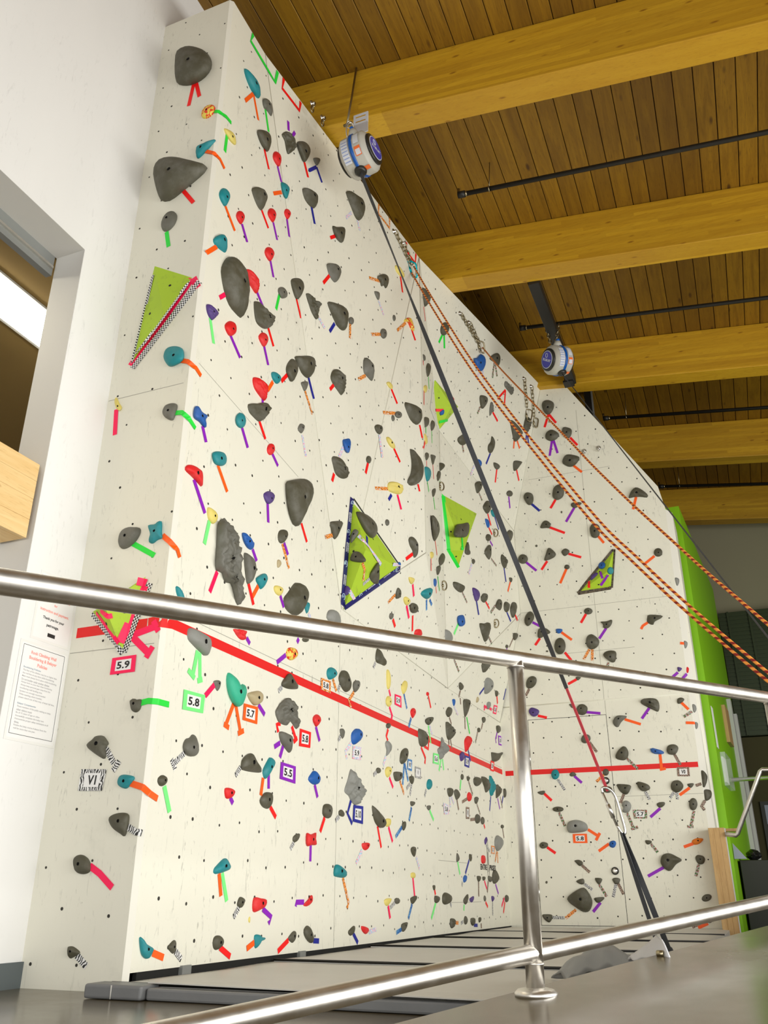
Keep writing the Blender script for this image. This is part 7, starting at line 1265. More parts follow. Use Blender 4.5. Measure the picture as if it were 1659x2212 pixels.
# sprinkler pipes with hanger rods
PL = ['black sprinkler pipe nearest the viewer', 'black sprinkler pipe passing behind the steel bar', 'black sprinkler pipe beyond the third beam', 'farthest black sprinkler pipe above the end wall']
for (xa, y, za, zb), lb in zip(((-1.605, 5.75, 6.186, 5.896), (-1.566, 7.9, 6.161, 5.837), (-1.002, 10.1, 6.062, 5.788), (-.534, 12.3, 5.97, 5.745)), PL):
    r = empty('sprinkler_pipe', V(xa, y, za)); tag(r, lb, 'pipe', 'sprinkler pipes under the ceiling'); s = (zb-za)/(.95-xa); g = lambda xx: V(xx, y, za+s*(xx-xa))
    mb = MB(); mb.tube([g(xa), g(6.5)], .022, 10); mb.build('pipe', M['black'], r)
    mb = MB(); mb.tube([g(xa-.01), g(xa+.055)], .032, 10); mb.build('elbow', M['black'], r)
    mb = MB(); mb.tube([g(xa+.055), g(xa+.075)], .026, 10); mb.build('collar', M['zinc'], r)
    mb = MB(); mb.tube([g(xa)+V(-.005, 0, 0), g(xa)+V(-.005, 0, .07)], .014, 8); mb.build('sprinkler_head', M['zinc'], r)
    for xx in (xa+.28, xa+3.3):
        mb = MB(); mb.tube([g(xx), V(xx+.02, y, cz(xx))], .005, 6); mb.torus(g(xx), V(0, 1, 0), V(0, 0, 1), .028, .028, .006, 12, 5); mb.build('hanger_rod', M['zinc'], r)
# steel bar carrying the second reel
r = empty('steel_bar', V(-1.2, 7.8, 5.9)); tag(r, 'black steel bar spanning two beams with the second reel hanging below', 'bar')
mb = MB(); mb.box((-1.25, 6.835, 5.86), (-1.14, 8.80, 5.97)); bevel(mb.build('bar', M['black'], r), .006)
mb = MB(); mb.box((-1.275, 8.79, 5.86), (-1.165, 8.83, 6.10)); mb.box((-1.28, 8.70, 5.85), (-1.165, 8.83, 5.875)); mb.build('end_bracket', M['black'], r)
mb = MB(); mb.lathe((-1.19, 8.79, 6.03), (0, -1, 0), [(0, .012), (.01, .012), (.012, .006)], 8); mb.build('bolt', M['alu'], r)
r = empty('ceiling_strut', V(-1.17, 10.9, 6.3)); tag(r, 'dark steel strut hanging beyond the third beam', 'strut')
mb = MB(); mb.box((-1.20, 9.9, 6.0), (-1.12, 9.98, 6.43)); mb.build('post', M['black'], r); mb = MB(); mb.box((-1.115, 9.9, 6.0), (-1.10, 9.98, 6.43)); mb.build('flange', M['grey_metal'], r)

# ------------------------------------------------------------------ text helper
FONT_CACHE = {}
def text_mesh(s):
    if s in FONT_CACHE: return FONT_CACHE[s]
    cu = bpy.data.curves.new('lettering', 'FONT'); cu.body = s; cu.align_x = 'CENTER'; cu.align_y = 'CENTER'; cu.resolution_u = 2; cu.offset = .028
    o = bpy.data.objects.new('lettering', cu); C.objects.link(o); dg = bpy.context.evaluated_depsgraph_get(); dg.update()
    me = bpy.data.meshes.new_from_object(o.evaluated_get(dg)); bpy.data.objects.remove(o)
    xs = [v.co.x for v in me.vertices]; ys = [v.co.y for v in me.vertices]
    FONT_CACHE[s] = (me, min(xs), max(xs), min(ys), max(ys)); return FONT_CACHE[s]
def put_text(name, s, c, ax, ay, width=None, height=None, mat=None, parent=None, off=None, align='C'):
    """lettering centred on c, ax and ay unit vectors; width or height in metres"""
    me, x0, x1, y0, y1 = text_mesh(s); me = me.copy(); me.materials.clear()
    sx = width/(x1-x0) if width else None; sy = height/(y1-y0) if height else None
    sx = sx or sy; sy = sy or sx; c, ax, ay = Vector(c), Vector(ax), Vector(ay)
    for v in me.vertices:
        a = (v.co.x-((x0+x1)/2 if align == 'C' else x0))*sx; b = (v.co.y-(y0+y1)/2)*sy; v.co = c+ax*a+ay*b
    return link(name, me, mat, parent)

# ------------------------------------------------------------------ wall markings: tape strips are parts of the wall they stick to
for i, (col, w, wl_, pts) in enumerate(TAPES):
    P = [Vector(p[:3]) for p in pts]; N = []
    for k, p in enumerate(pts):
        n = Vector(FN[p[3]])
        if k and pts[k-1][3] != p[3]: n = n+Vector(FN[pts[k-1][3]])
        if k+1 < len(pts) and pts[k+1][3] != p[3]: n = n+Vector(FN[pts[k+1][3]])
        N.append(n.normalized())
    off = (.0010 if col == 'S' else .0016+.00025*(i % 7))+(.0022 if len(set(p[3] for p in pts)) > 1 and col != 'S' else 0)
    ribbon(P, N, w/1000, off).build('red_line' if col == 'S' else 'tape_strip', TM[col], WALL[wl_], False)
# lettering and emblems printed on the navy tape of the big pyramid
M['print'] = plain('pale blue print', (.50, .66, .78), .5)
for kind, p, d, fid in TAPE_TEXT:
    n = Vector(FN[fid]); p = Vector(p)+n*.006; d = Vector(d); L = d.length; d.normalize(); s = n.cross(d).normalized()
    if kind in 'tu':
        ax = -d if kind == 't' else d; ay = n.cross(ax).normalized()
        for q, wd_ in ((.010, 'VANCOUVER'), (-.010, 'CANUCKS')): put_text('tape_lettering', wd_, p+ay*q, ax, ay, L*.92, .014, M['paper'], WALL['L'])
    else:
        mb = MB(); mb.torus(p, d, s, min(.024, L*.5), .018, .0028, 14, 5, 5.3); mb.tube([p-d*.006-s*.008, p+d*.006+s*.004], .0028, 5); mb.build('tape_emblem', M['print'], WALL['L'])
# maker lettering low on the long wall
put_text('wall_lettering', 'ENTRE', (xA+.002, 8.53, .60), (0, 1, 0), (0, 0, 1), .22, .05, M['ink'], WALL['L'])
put_text('wall_lettering', 'PRISES', (xA+.002, 8.845, .60), (0, 1, 0), (0, 0, 1), .23, .05, M['ink'], WALL['L'])
mb = MB()
for k, (a, b) in enumerate(((.50, .80), (.56, .74), (.62, .86), (.47, .60))): mb.obox((xA+.0015, 8.665+.02*k, (a+b)/2), (.0004, 0, 0), (0, .003, 0), (0, 0, (b-a)/2))
mb.build('wall_emblem', M['ink'], WALL['L'])

# ------------------------------------------------------------------ lime wooden volumes
VL = dict(va='lime green plywood triangle with pink and checkered tape, high on narrow panel', vb='lime green wedge with checkered tape half hidden by the top rail', vc='big lime green pyramid volume edged with navy tape carrying several holds', vd='upper lime green wedge edged with white tape by the rope', ve='lower lime green wedge edged in bright green tape with one grey hold', vf='lime green triangle edged in bark-pattern tape on the end wall')
for nm, base, ap, fid in VOLS:
    n = Vector(FN[fid]); B = [Vector(p) for p in base]; A = Vector(ap)
    mb = MB(); vb = [mb.bm.verts.new(p) for p in B]; va_ = mb.bm.verts.new(A); k = len(B)
    for i in range(k): mb.bm.faces.new((vb[i], vb[(i+1) % k], va_))
    mb.bm.faces.new(vb[::-1])
    o = mb.build('plywood_volume', M['lime']); tag(o, VL[nm], 'climbing volume')
    cen = sum(B, Vector())/k
    for i in range(k):
        f = (B[i]+B[(i+1) % k]+A)/3; e1 = (B[(i+1) % k]-B[i]); nn = e1.cross(A-B[i]).normalized()
        if nn.dot(n) < 0: nn = -nn
        mb = MB(); u, v = fr(nn); mb.poly([f+nn*.001+(u*math.cos(a)+v*math.sin(a))*.009 for a in [q*math.pi/4 for q in range(8)]]); mb.build('bolt_hole', M['hole'], o, False)

# ------------------------------------------------------------------ climbing holds, every one its own thing
def spline(P, k=5):
    Q = []; m = len(P)
    for i in range(m):
        a, b, c, d = P[i-1], P[i], P[(i+1) % m], P[(i+2) % m]
        for j in range(k):
            t = j/k; Q.append(tuple(.5*(2*b[e]+(c[e]-a[e])*t+(2*a[e]-5*b[e]+4*c[e]-d[e])*t*t+(-a[e]+3*b[e]-3*c[e]+d[e])*t**3) for e in (0, 1)))
    return Q
def chaikin(P, it):
    for _ in range(it):
        Q = []
        for i in range(len(P)):
            a, b = P[i], P[(i+1) % len(P)]; Q += [(a[0]*.75+b[0]*.25, a[1]*.75+b[1]*.25), (a[0]*.25+b[0]*.75, a[1]*.25+b[1]*.75)]
        P = Q
    return P
def resample(P, n):
    L = [0]
    for i in range(len(P)): L.append(L[-1]+math.dist(P[i], P[(i+1) % len(P)]))
    out = []; j = 0
    for k in range(n):
        d = L[-1]*k/n
        while L[j+1] < d: j += 1
        t = (d-L[j])/max(1e-9, L[j+1]-L[j]); a, b = P[j], P[(j+1) % len(P)]; out.append((a[0]+(b[0]-a[0])*t, a[1]+(b[1]-a[1])*t))
    return out
bolt_mesh = None
def bolt_me():
    mb = MB(); mb.lathe((0, 0, 0), (0, 0, 1), [(0, .0085), (.004, .0085), (.0055, .006), (.0055, .0042), (.002, .0040)], 10); me = mb.mesh('bolt'); me.materials.append(M['bolt']); return me
bolt_mesh = bolt_me()
rnd = random.Random(11)
for idx, (col, sty, fid, o, q, ap, h, bolt, size, lab) in enumerate(HOLDS):
    n = Vector(FN[fid]); u, v = fr(n); h = max(h, 6)/1000
    P = [(q[i]/1000, q[i+1]/1000) for i in range(0, len(q), 2)]; A = (ap[0]/1000, ap[1]/1000)
    ext = max(max(abs(p[0]) for p in P), max(abs(p[1]) for p in P))
    big = size > 26; rough = sty == 'n'; rib = sty == 'r'
    N = 14 if size < 12 else 22 if size < 26 else 30
    if rough: N = 44
    if rib: N = 34
    S = resample(chaikin(P, 1) if sty == 'f' else spline(P), N); S = [(a*1.03, b*1.03) for a, b in S]
    prof = [(-.03, 1.0), (.10, 1.0), (.34, .965), (.58, .87), (.78, .70), (.92, .46), (.985, .24)]
    if sty == 'f': prof = [(-.03, 1.0), (.12, 1.0), (.50, .86), (.80, .62), (.97, .36), (1.0, .22)]
    if size < 12: prof = [(-.03, 1.0), (.15, 1.0), (.55, .88), (.85, .58), (.98, .25)]
    if rough or rib:
        prof = [(-.03, 1.0)]+[(math.sin(t*math.pi/2)**.9*.99, max(.16, math.cos(t*math.pi/2)**.75)) for t in [i/13 for i in range(0, 13)]]
    mb = MB(); rings = []; sd = rnd.uniform(0, 90); ra = rnd.uniform(.5, 1.1)
    for k, (z, s) in enumerate(prof):
        zz = max(0, z); R = []
        for (a, b) in S:
            x = A[0]*zz+(a-A[0]*0)*s; y = A[1]*zz+b*s; hz = z*h
            if k > 1:
                w = noise.noise(V(x*9/max(ext, .02)*.35+sd, y*9/max(ext, .02)*.35, sd)); hz *= 1+.10*w
                if rough:
                    w2 = noise.noise(V(x*38+sd, y*38, sd*2)); w3 = abs(noise.noise(V(x*75+sd, y*75, sd))); hz *= .80+.55*w2-.45*w3*(1 if zz > .25 else .3); x *= 1+.08*w2; y *= 1+.08*w2
                if rib:
                    d = (x*math.cos(ra*2.2)+y*math.sin(ra*2.2))/max(ext, .02); t = (d*3.2+.35*math.sin(2*x/max(ext, .02))) % 1.0; hz *= .74+.38*t
            R.append(mb.bm.verts.new(u*x+v*y+n*hz))
        rings.append(R)
    for a, b in zip(rings, rings[1:]):
        for k in range(N):
            f = mb.bm.faces.new((a[k], a[(k+1) % N], b[(k+1) % N], b[k])); f.smooth = True
    T = rings[-1]; c0 = sum((w.co for w in T), Vector())/N
    rad = max(.0068, min(.0125, .12*ext))
    mean = sum((w.co-c0).length for w in T)/N
    if bolt and mean > rad*.8:
        if mean < rad*1.15: rad = mean*.8
        m2 = mb.bm.verts; lip = []; bot = []
        base_ang = 0
        lip = [m2.new(c0+n*(.0006)+(w.co-c0).normalized()*rad) for w in T]; bot = [m2.new(c0-n*min(.013, .5*h)+(w.co-c0).normalized()*rad*.92) for w in T]
        for k in range(N):
            f = mb.bm.faces.new((T[k], T[(k+1) % N], lip[(k+1) % N], lip[k])); f.smooth = True
            f = mb.bm.faces.new((lip[k], lip[(k+1) % N], bot[(k+1) % N], bot[k])); f.material_index = 1
        f = mb.bm.faces.new(bot); f.material_index = 1
    else:
        cv = mb.bm.verts.new(c0+n*h*.01)
        for k in range(N):
            f = mb.bm.faces.new((T[k], T[(k+1) % N], cv)); f.smooth = True
    me = mb.mesh('climbing_hold', True)
    ob = bpy.data.objects.new('climbing_hold', me); C.objects.link(ob); ob.location = o
    me.materials.append(HM[col]); me.materials.append(M['hole'])
    tag(ob, lab, 'climbing hold', 'climbing holds bolted over the walls')
    if bolt and size > 17:
        bo = bpy.data.objects.new('bolt', bolt_mesh); C.objects.link(bo); bo.parent = ob
        p = c0-n*min(.0125, .48*h); sc = min(1.0, rad/.0098)
        Mx = Matrix((( u.x, v.x, n.x), (u.y, v.y, n.y), (u.z, v.z, n.z))).to_4x4(); bo.matrix_local = Matrix.Translation(p) @ Mx @ Matrix.Scale(sc, 4)

# ------------------------------------------------------------------ route grade cards
for col, txt, fid, qd, lab in CARDS:
    n = Vector(FN[fid]); Q = [Vector(p) for p in qd]; c = sum(Q, Vector())/4
    r = empty('route_card', c); tag(r, lab, 'route card', 'grade cards taped to the wall')
    ins = [c+(p-c)*.68 for p in Q]
    mb = MB(); uvl = mb.bm.loops.layers.uv.verify(); u, v = fr(n)
    for i in range(4):
        f = mb.bm.faces.new([mb.bm.verts.new(p+n*.004) for p in (Q[i], Q[(i+1) % 4], c+(Q[(i+1) % 4]-c)*.64, c+(Q[i]-c)*.64)])
        for lp in f.loops: d = lp.vert.co-c; lp[uvl].uv = (d.dot(u), d.dot(v))
    mb.build('tape_border', TM[col], r, False)
    mb = MB(); mb.poly([p+n*.0034 for p in ins]); mb.build('paper', M['paper'], r, False)
    ax = ((Q[1]-Q[0])+(Q[2]-Q[3])); W_ = ax.length/2; ax.normalize(); ay = ((Q[0]-Q[3])+(Q[1]-Q[2])); H_ = ay.length/2; ay.normalize()
    put_text('lettering', txt, c+n*.0042, ax, ay, W_*.52*(len(txt)/3 if len(txt) < 3 else 1), H_*.44, M['ink'], r)

# ------------------------------------------------------------------ small steel fittings on the walls
for (p, fid), lab in zip(RINGS, RING_LABELS):
    n = Vector(FN[fid]); u, v = fr(n); p = Vector(p); r = empty('anchor_ring', p); tag(r, lab, 'anchor ring', 'steel rings on the climbing wall')
    mb = MB(); mb.torus(p+n*.02, u*.4+n*.6, v, .026, .045, .007, 16, 7); mb.build('ring', M['zinc'], r); mb = MB(); mb.lathe(p, n, [(0, .018), (.012, .016), (.016, .008)], 10); mb.build('hanger', M['zinc'], r)
for p, lab in (((-1.165, 9.035, 5.079), 'left steel bolt hanger high on the end wall'), ((-.998, 9.033, 5.087), 'right steel bolt hanger high on the end wall')):
    p = Vector(p); r = empty('bolt_hanger', p); tag(r, lab, 'bolt hanger', 'bolt hangers on the end wall')
    mb = MB(); mb.lathe(p, NL, [(0, .028), (.006, .028), (.010, .012), (.022, .011)], 12); mb.build('plate', M['alu'], r); mb = MB(); mb.torus(p+NL*.03+V(0, 0, -.02), NL, V(0, 0, 1), .022, .03, .006, 12, 6); mb.build('eye', M['alu'], r)
def cr3(P, k=6):
    P = [Vector(p) for p in P]; P = [P[0]*2-P[1]]+P+[P[-1]*2-P[-2]]; Q = []
    for i in range(1, len(P)-2):
        a, b, c, d = P[i-1:i+3]
        for j in range(k): t = j/k; Q.append((b*2+(c-a)*t+(a*2-b*5+c*4-d)*t*t+(-a+b*3-c*3+d)*t**3)*.5)
    return Q+[P[-2]]
# chains built link by link
mb = MB(); mb.torus((0, 0, 0), V(0, 0, 1), V(1, 0, 0), .027, .016, .0058, 14, 7); link_me = mb.mesh('link'); link_me.materials.append(M['zinc'])
def chain(a, b, n, lab, sag=0, hanger=True, pitch=.041):
    a, b, n = Vector(a), Vector(b), Vector(n); r = empty('anchor_chain', a); tag(r, lab, 'chain', 'steel anchor chains')
    L = (b-a).length; k = max(2, int(L/pitch)); d = (b-a).normalized(); s = d.cross(n).normalized(); nn = s.cross(d)
    for i in range(k):
        t = (i+.5)/k; p = a.lerp(b, t)+V(0, 0, -sag*4*t*(1-t))+n*.02; x = (s if i % 2 else nn); y = d.cross(x)
        o = bpy.data.objects.new('link', link_me); C.objects.link(o); o.parent = r
        o.matrix_local = Matrix.Translation(p-a) @ Matrix(((x.x, y.x, d.x), (x.y, y.y, d.y), (x.z, y.z, d.z))).to_4x4()
    if hanger:
        mb = MB(); mb.lathe(a, n, [(0, .026), (.006, .026), (.010, .012), (.030, .011)], 12); mb.build('hanger', M['alu'], r)
    return r
def nf(name): return Vector(FN[[f[0] for f in FACETS].index(name)])
def carabiner(name, c, up, side, size, mat, lab, cat='carabiner', gate=None, thick=.0055, wide=.8):
    c, up, side = Vector(c), Vector(up).normalized(), Vector(side).normalized(); r = empty(name, c); tag(r, lab, cat)
    path = [(-.28, .40), (-.22, .50), (.05, .52), (.30, .42), (.34, .25), (.25, -.10), (.14, -.42), (.02, -.50), (-.12, -.45), (-.20, -.32)]
    mb = MB(); mb.tube(cr3([c+(side*x*wide+up*y)*size for x, y in path], 4), thick, 8); mb.build('body', mat, r)
    mb = MB(); mb.tube([c+(side*-.28*wide+up*.40)*size, c+(side*-.20*wide+up*-.32)*size], thick*.9, 8); mb.build('gate', gate or mat, r)
    mb = MB(); mb.tube([c+(side*-.25*wide+up*.15)*size, c+(side*-.225*wide+up*-.15)*size], thick*1.5, 10); mb.build('lock_sleeve', gate or mat, r); return r
n = nf('a2')
chain((-2.325, 4.21, 5.985), (-2.330, 4.19, 5.87), n, 'short chain at the wall top left of the first beam reel, upper one', 0)
chain((-2.31, 4.36, 5.985), (-2.315, 4.34, 5.87), n, 'short chain at the wall top left of the first beam reel, lower one', 0)
chain((-2.225, 5.68, 5.91), (-2.196, 5.99, 5.775), n, 'left chain of the pair ending in the blue carabiner')
chain((-2.206, 5.85, 5.905), (-2.190, 6.02, 5.78), n, 'right chain of the pair ending in the blue carabiner')
n1 = nf('b1')
chain((-2.02, 7.03, 5.88), (-1.962, 7.44, 5.775), n1, 'left chain of the second rope anchor')
chain((-1.98, 7.215, 5.88), (-1.955, 7.47, 5.78), n1, 'right chain of the second rope anchor')
chain((-1.703, 8.493, 5.884), (-1.742, 8.70, 5.62), n1, 'left of two loose chains near the inner corner')
chain((-1.662, 8.689, 5.881), (-1.708, 8.91, 5.60), n1, 'right of two loose chains near the inner corner')
carabiner('carabiner', (-2.165, 6.03, 5.725), (-.1, -.55, .75), cR, .15, M['teal_metal'], 'turquoise carabiner clipping the doubled orange rope', thick=.008)
carabiner('carabiner', (-1.925, 7.50, 5.74), (-.1, -.55, .75), cR, .13, M['zinc'], 'steel carabiner at the single orange rope anchor', thick=.008)
carabiner('carabiner', (-1.72, 8.75, 5.53), (0, -.1, 1), cR, .15, M['zinc'], 'open steel carabiner hanging from the left loose chain', thick=.008)
carabiner('carabiner', (-1.685, 8.95, 5.53), (0, -.1, 1), cR, .12, M['zinc'], 'steel carabiner hanging from the right loose chain', thick=.008)

# ------------------------------------------------------------------ access door in the end wall
dr = empty('door_1', V(-1.71, 9.44, .08)); dr['kind'] = 'structure'; dr['label'] = 'flush cream access door in the end wall'
wallbox('door_gap', (-2.140, 9.4398, .075), (-1.285, 9.4400, 2.120), M['gap'], dr)
mb = MB(); mb.box((-2.135, 9.4395, .08), (-1.290, 9.43975, 2.115)); mb.build('door_leaf', M['climb'], dr)
for z0, z1 in ((1.63, 1.79), (.30, .46)):
    mb = MB(); mb.tube([(-2.14, 9.433, z0), (-2.14, 9.433, z1)], .008, 8); mb.build('hinge', M['alu'], dr)
for z, lb in ((1.441, 'upper round chrome lock on the access door'), (.576, 'lower round chrome lock on the access door')):
    c = V(-1.357, 9.437, z); r = empty('door_lock', c); tag(r, lb, 'lock', 'round locks on the access door')
    mb = MB(); mb.lathe(c, NYm, [(0, .036), (.012, .036), (.016, .028)], 24); mb.build('collar', M['black'], r); mb = MB(); mb.lathe(c+NYm*.0162, NYm, [(0, .025), (.006, .024), (.009, .012)], 24); mb.build('cylinder', M['alu'], r)

# ------------------------------------------------------------------ auto-belay reels
def basis(x, z):
    z = Vector(z).normalized(); x = Vector(x); x = (x-z*x.dot(z)).normalized(); y = z.cross(x); return x, y, z
def reel(c, ex, ez, lab, front, side_disc=1):
    c = Vector(c); x, y, z = basis(ex, ez); r = empty('auto_belay_reel', c); tag(r, lab, 'auto belay')
    mb = MB(); mb.lathe(c, x, [(-.115, .105), (-.112, .128), (-.085, .158), (.085, .158), (.112, .128), (.115, .105)], 16)
    bevel(mb.build('housing', M['shell'], r), .006)
    mb = MB(); mb.lathe(c, x, [(-.013, .1585), (-.012, .164), (.012, .164), (.013, .1585)], 32); mb.build('band', M['bluestripe'], r)
    for s in (-1, 1):
        cp = None
        mb = MB(); mb.lathe(c+x*.1152*s, x*s, [(0, .120), (.012, .118), (.020, .104)], 28); cp = mb.build('side_cap', M['cap'], r)
        mb = MB(); mb.lathe(c+x*.1354*s, x*s, [(0, .094), (.0025, .093)], 32); bd = mb.build('badge_rim', M['labelwhite'], cp)
        mb = MB(); mb.lathe(c+x*.1380*s, x*s, [(0, .087), (.0015, .087)], 32); mb.build('badge', M['disc'], cp)
        tx = y*-s
        put_text('badge_lettering', 'TRUBLUE', c+x*.1400*s-z*.005, (tx+z*.35).normalized(), (z-tx*.35).normalized(), .14, .026, M['labelwhite'], cp)
        mb = MB(); mb.torus(c+x*.1396*s+z*.045, y, z, .018, .022, .003, 16, 5); mb.build('badge_emblem', M['labelwhite'], cp)
    def patch(name, x0, x1, a0, a1, mat, rad=.1605):
        mb = MB(); k = 6; row = []
        for i in range(k+1):
            a = a0+(a1-a0)*i/k; d = z*math.sin(a)+front_v*math.cos(a); row.append((mb.bm.verts.new(c+x*x0+d*rad), mb.bm.verts.new(c+x*x1+d*rad)))
        for p, q_ in zip(row, row[1:]): mb.bm.faces.new((p[0], q_[0], q_[1], p[1]))
        return mb.build(name, mat, r, False)
    fv = Vector(front); fv = (fv-x*fv.dot(x)-z*fv.dot(z)).normalized(); front_v = fv
    sd = side_disc
    patch('long_label', -.078*sd, -.022*sd, -.55, .75, M['labelwhite'])
    for q in range(7): patch('label_print', -.074*sd, -.027*sd, -.45+q*.16, -.41+q*.16, M['labelprint'], .1612)
    patch('upper_label', .026*sd, .070*sd, .22, .80, M['labelwhite'])
    patch('warning_label', .026*sd, .074*sd, -.36, .08, M['labelorange']); patch('warning_text', .031*sd, .069*sd, -.32, -.06, M['labelwhite'], .1612)
    patch('rating_label', .03*sd, .085*sd, -1.15, -.92, M['labelorange'])
    mb = MB(); mb.lathe(c+z*.145, z, [(0, .055), (.04, .036), (.062, .026)], 12); mb.build('neck', M['shell'], r)
    mb = MB(); mb.obox(c+z*.195, x*.014, y*.020, z*.034); bevel(mb.build('lug', M['bluestripe'], r), .008)
    ex_p = c-z*.135+fv*.075; ed = (-z*.9+fv*.55).normalized()
    mb = MB(); mb.lathe(ex_p, ed, [(0, .048), (.018, .046), (.03, .030)], 20); mb.build('nozzle', M['cap'], r)
    return ex_p+ed*.03, c+z*.225
up1 = (cU*.93-cR*.27).normalized(); x1 = (cR*.92+cU*.22-cF*.42)
e1, t1_ = reel((-1.985, 4.38, 5.47), x1, up1, 'grey auto belay reel with blue band hung from the nearest beam', -cF, 1)
x2 = (-cR*.92-cF*.42-cU*.05)
e2, t2_ = reel((-1.165, 7.70, 5.50), x2, cU, 'grey auto belay reel with blue band chained to the steel bar', -cF, -1)
# hanging hardware for reel one
r = empty('hanger_rod', V(-2.08, 4.45, 6.5)); tag(r, 'thin steel rod from ceiling holding the first reel', 'rod')
mb = MB(); mb.tube([(-2.065, 4.46, 6.55), (-2.085, 4.43, 6.20), (-2.11, 4.40, 5.86)], .009, 8); mb.build('rod', M['zinc'], r)
mb = MB(); mb.tube([(-2.135, 4.40, 5.865), (-2.06, 4.39, 5.86)], .012, 8); mb.build('bolt', M['zinc'], r)
hk = V(-2.085, 4.39, 5.78)
mb = MB(); mb.torus(V(-2.085, 4.39, 5.85), cR, cU, .018, .028, .005, 14, 6); mb.build('shackle', M['alu'], r)
mb = MB(); mb.torus(V(-2.07, 4.385, 5.76), cR*.8+cF*.3, cU, .034, .075, .0055, 18, 6); mb.build('carabiner_loop', M['alu'], r)
r = empty('slotted_bracket', V(-2.0, 4.47, 5.85)); tag(r, 'white slotted metal bracket on the nearest beam behind the reel', 'bracket')
mb = MB(); mb.box((-2.09, 4.478, 5.93), (-1.965, 4.488, 6.04)); mb.build('upper_plate', M['labelwhite'], r)
mb = MB(); mb.prism([(-2.09, 4.478, 5.93), (-1.965, 4.478, 5.93), (-1.93, 4.40, 5.73), (-2.06, 4.40, 5.73)], (0, .006, 0)); mb.build('lower_plate', M['labelwhite'], r)
for a in ((-2.07, -1.985, 6.005), (-2.07, -1.985, 5.955)): wallbox('slot', (a[0], 4.4765, a[2]-.005), (a[1], 4.4779, a[2]+.005), M['beam'], r)
# chain sling for reel two
chain((-1.265, 7.74, 5.98), (-1.225, 7.70, 5.74), -cF, 'chain looped over the steel bar, left side of the reel', 0, False)
chain((-1.125, 7.74, 5.98), (-1.165, 7.70, 5.74), -cF, 'chain looped over the steel bar, right side of the reel', 0, False)
def twist_ribbon(mbn, a, b, w0, ang, th=.003, steps=40):
    """flat webbing from a to b whose face turns by ang(t)"""
    a, b = Vector(a), Vector(b); d = (b-a).normalized(); s = d.cross(cF).normalized(); f = d.cross(s).normalized(); rows = []
    for i in range(steps+1):
        t = i/steps; p = a.lerp(b, t); wv = s*math.cos(ang(t))+f*math.sin(ang(t)); nv = d.cross(wv)
        rows.append([mbn.bm.verts.new(p+wv*w0/2*sx+nv*th/2*sy) for sx, sy in ((-1, -1), (1, -1), (1, 1), (-1, 1))])
    for p, q in zip(rows, rows[1:]):
        for k in range(4): mbn.bm.faces.new((p[k], p[(k+1) % 4], q[(k+1) % 4], q[k]))
    mbn.bm.faces.new(rows[0][::-1]); mbn.bm.faces.new(rows[-1])
cb = V(-.785, 5.48, .93); fl = V(-.575, 5.62, .062)
st = empty('belay_strap', e1); tag(st, 'long charcoal strap running from the first reel down to the floor', 'strap')
redtop = e1.lerp(cb, .862)
import bisect
def angf(keys):
    def g(t):
        i = max(1, min(len(keys)-1, bisect.bisect([k[0] for k in keys], t))); (t0_, a0_), (t1__, a1_) = keys[i-1], keys[i]; s = max(0, min(1, (t-t0_)/(t1__-t0_))); s = s*s*(3-2*s); return math.radians(a0_+(a1_-a0_)*s)
    return g
mb = MB(); twist_ribbon(mb, e1, redtop, .034, angf([(0, 55), (.22, 84), (.5, 5), (.75, 0), (1, 58)])); mb.build('webbing', M['webbing'], st)
mb = MB(); twist_ribbon(mb, redtop, cb, .017, angf([(0, 40), (1, 20)]), .006); mb.build('red_sleeve', M['webbingred'], st)
carabiner('carabiner', cb+(fl-cb)*.13, (e1-cb), cR, .27, M['alu'], 'large silver locking carabiner on the belay strap', thick=.0085, wide=.40)
lo = cb+(fl-cb)*.27
tt = empty('floor_sling', fl); tag(tt, 'doubled dark sling anchoring the carabiner to the floor', 'sling')
mb = MB(); twist_ribbon(mb, lo, fl+cR*.025, .032, angf([(0, 60), (.5, 10), (1, 35)])); mb.build('webbing', M['webbing'], tt)
mb = MB(); twist_ribbon(mb, lo-cR*.01, fl-cR*.03, .026, angf([(0, 75), (.55, 30), (1, 45)])); mb.build('webbing', M['webbing'], tt)
mb = MB(); mb.torus(fl+V(-.01, 0, .01), cR, V(0, 0, 1), .05, .025, .007, 14, 6); mb.build('floor_ring', M['black'], tt)
s2 = empty('belay_strap', e2); tag(s2, 'thin dark strap running from the second reel across the green wall', 'strap')
end2 = Vector(STRAP_END)
mb = MB(); twist_ribbon(mb, e2, end2, .009, angf([(0, 20), (.3, 70), (.7, 80), (1, 80)])); mb.build('webbing', M['webbing'], s2)
# ropes
def ropegeom(name, a, b, parent, sag=.03, r=.0085):
    a, b = Vector(a), Vector(b); mb = MB(); mb.tube([a.lerp(b, t)+V(0, 0, -sag*4*t*(1-t)) for t in [i/60 for i in range(61)]], r, 8, True, 1); return mb.build(name, M['rope'], parent)
def rope_strand(P, parent): mb = MB(); mb.tube(cr3(P), .0078, 8, True, 1); return mb.build('strand', M['rope'], parent)
rp = empty('climbing_rope', Vector(ROPES[0][0])); tag(rp, 'doubled orange and red rope hanging from the turquoise carabiner', 'rope')
rope_strand(ROPES[0], rp); rope_strand(ROPES[1], rp)
rp = empty('climbing_rope', Vector(ROPES[2][0])); tag(rp, 'single orange and red rope crossing the end wall', 'rope')
rope_strand(ROPES[2], rp)

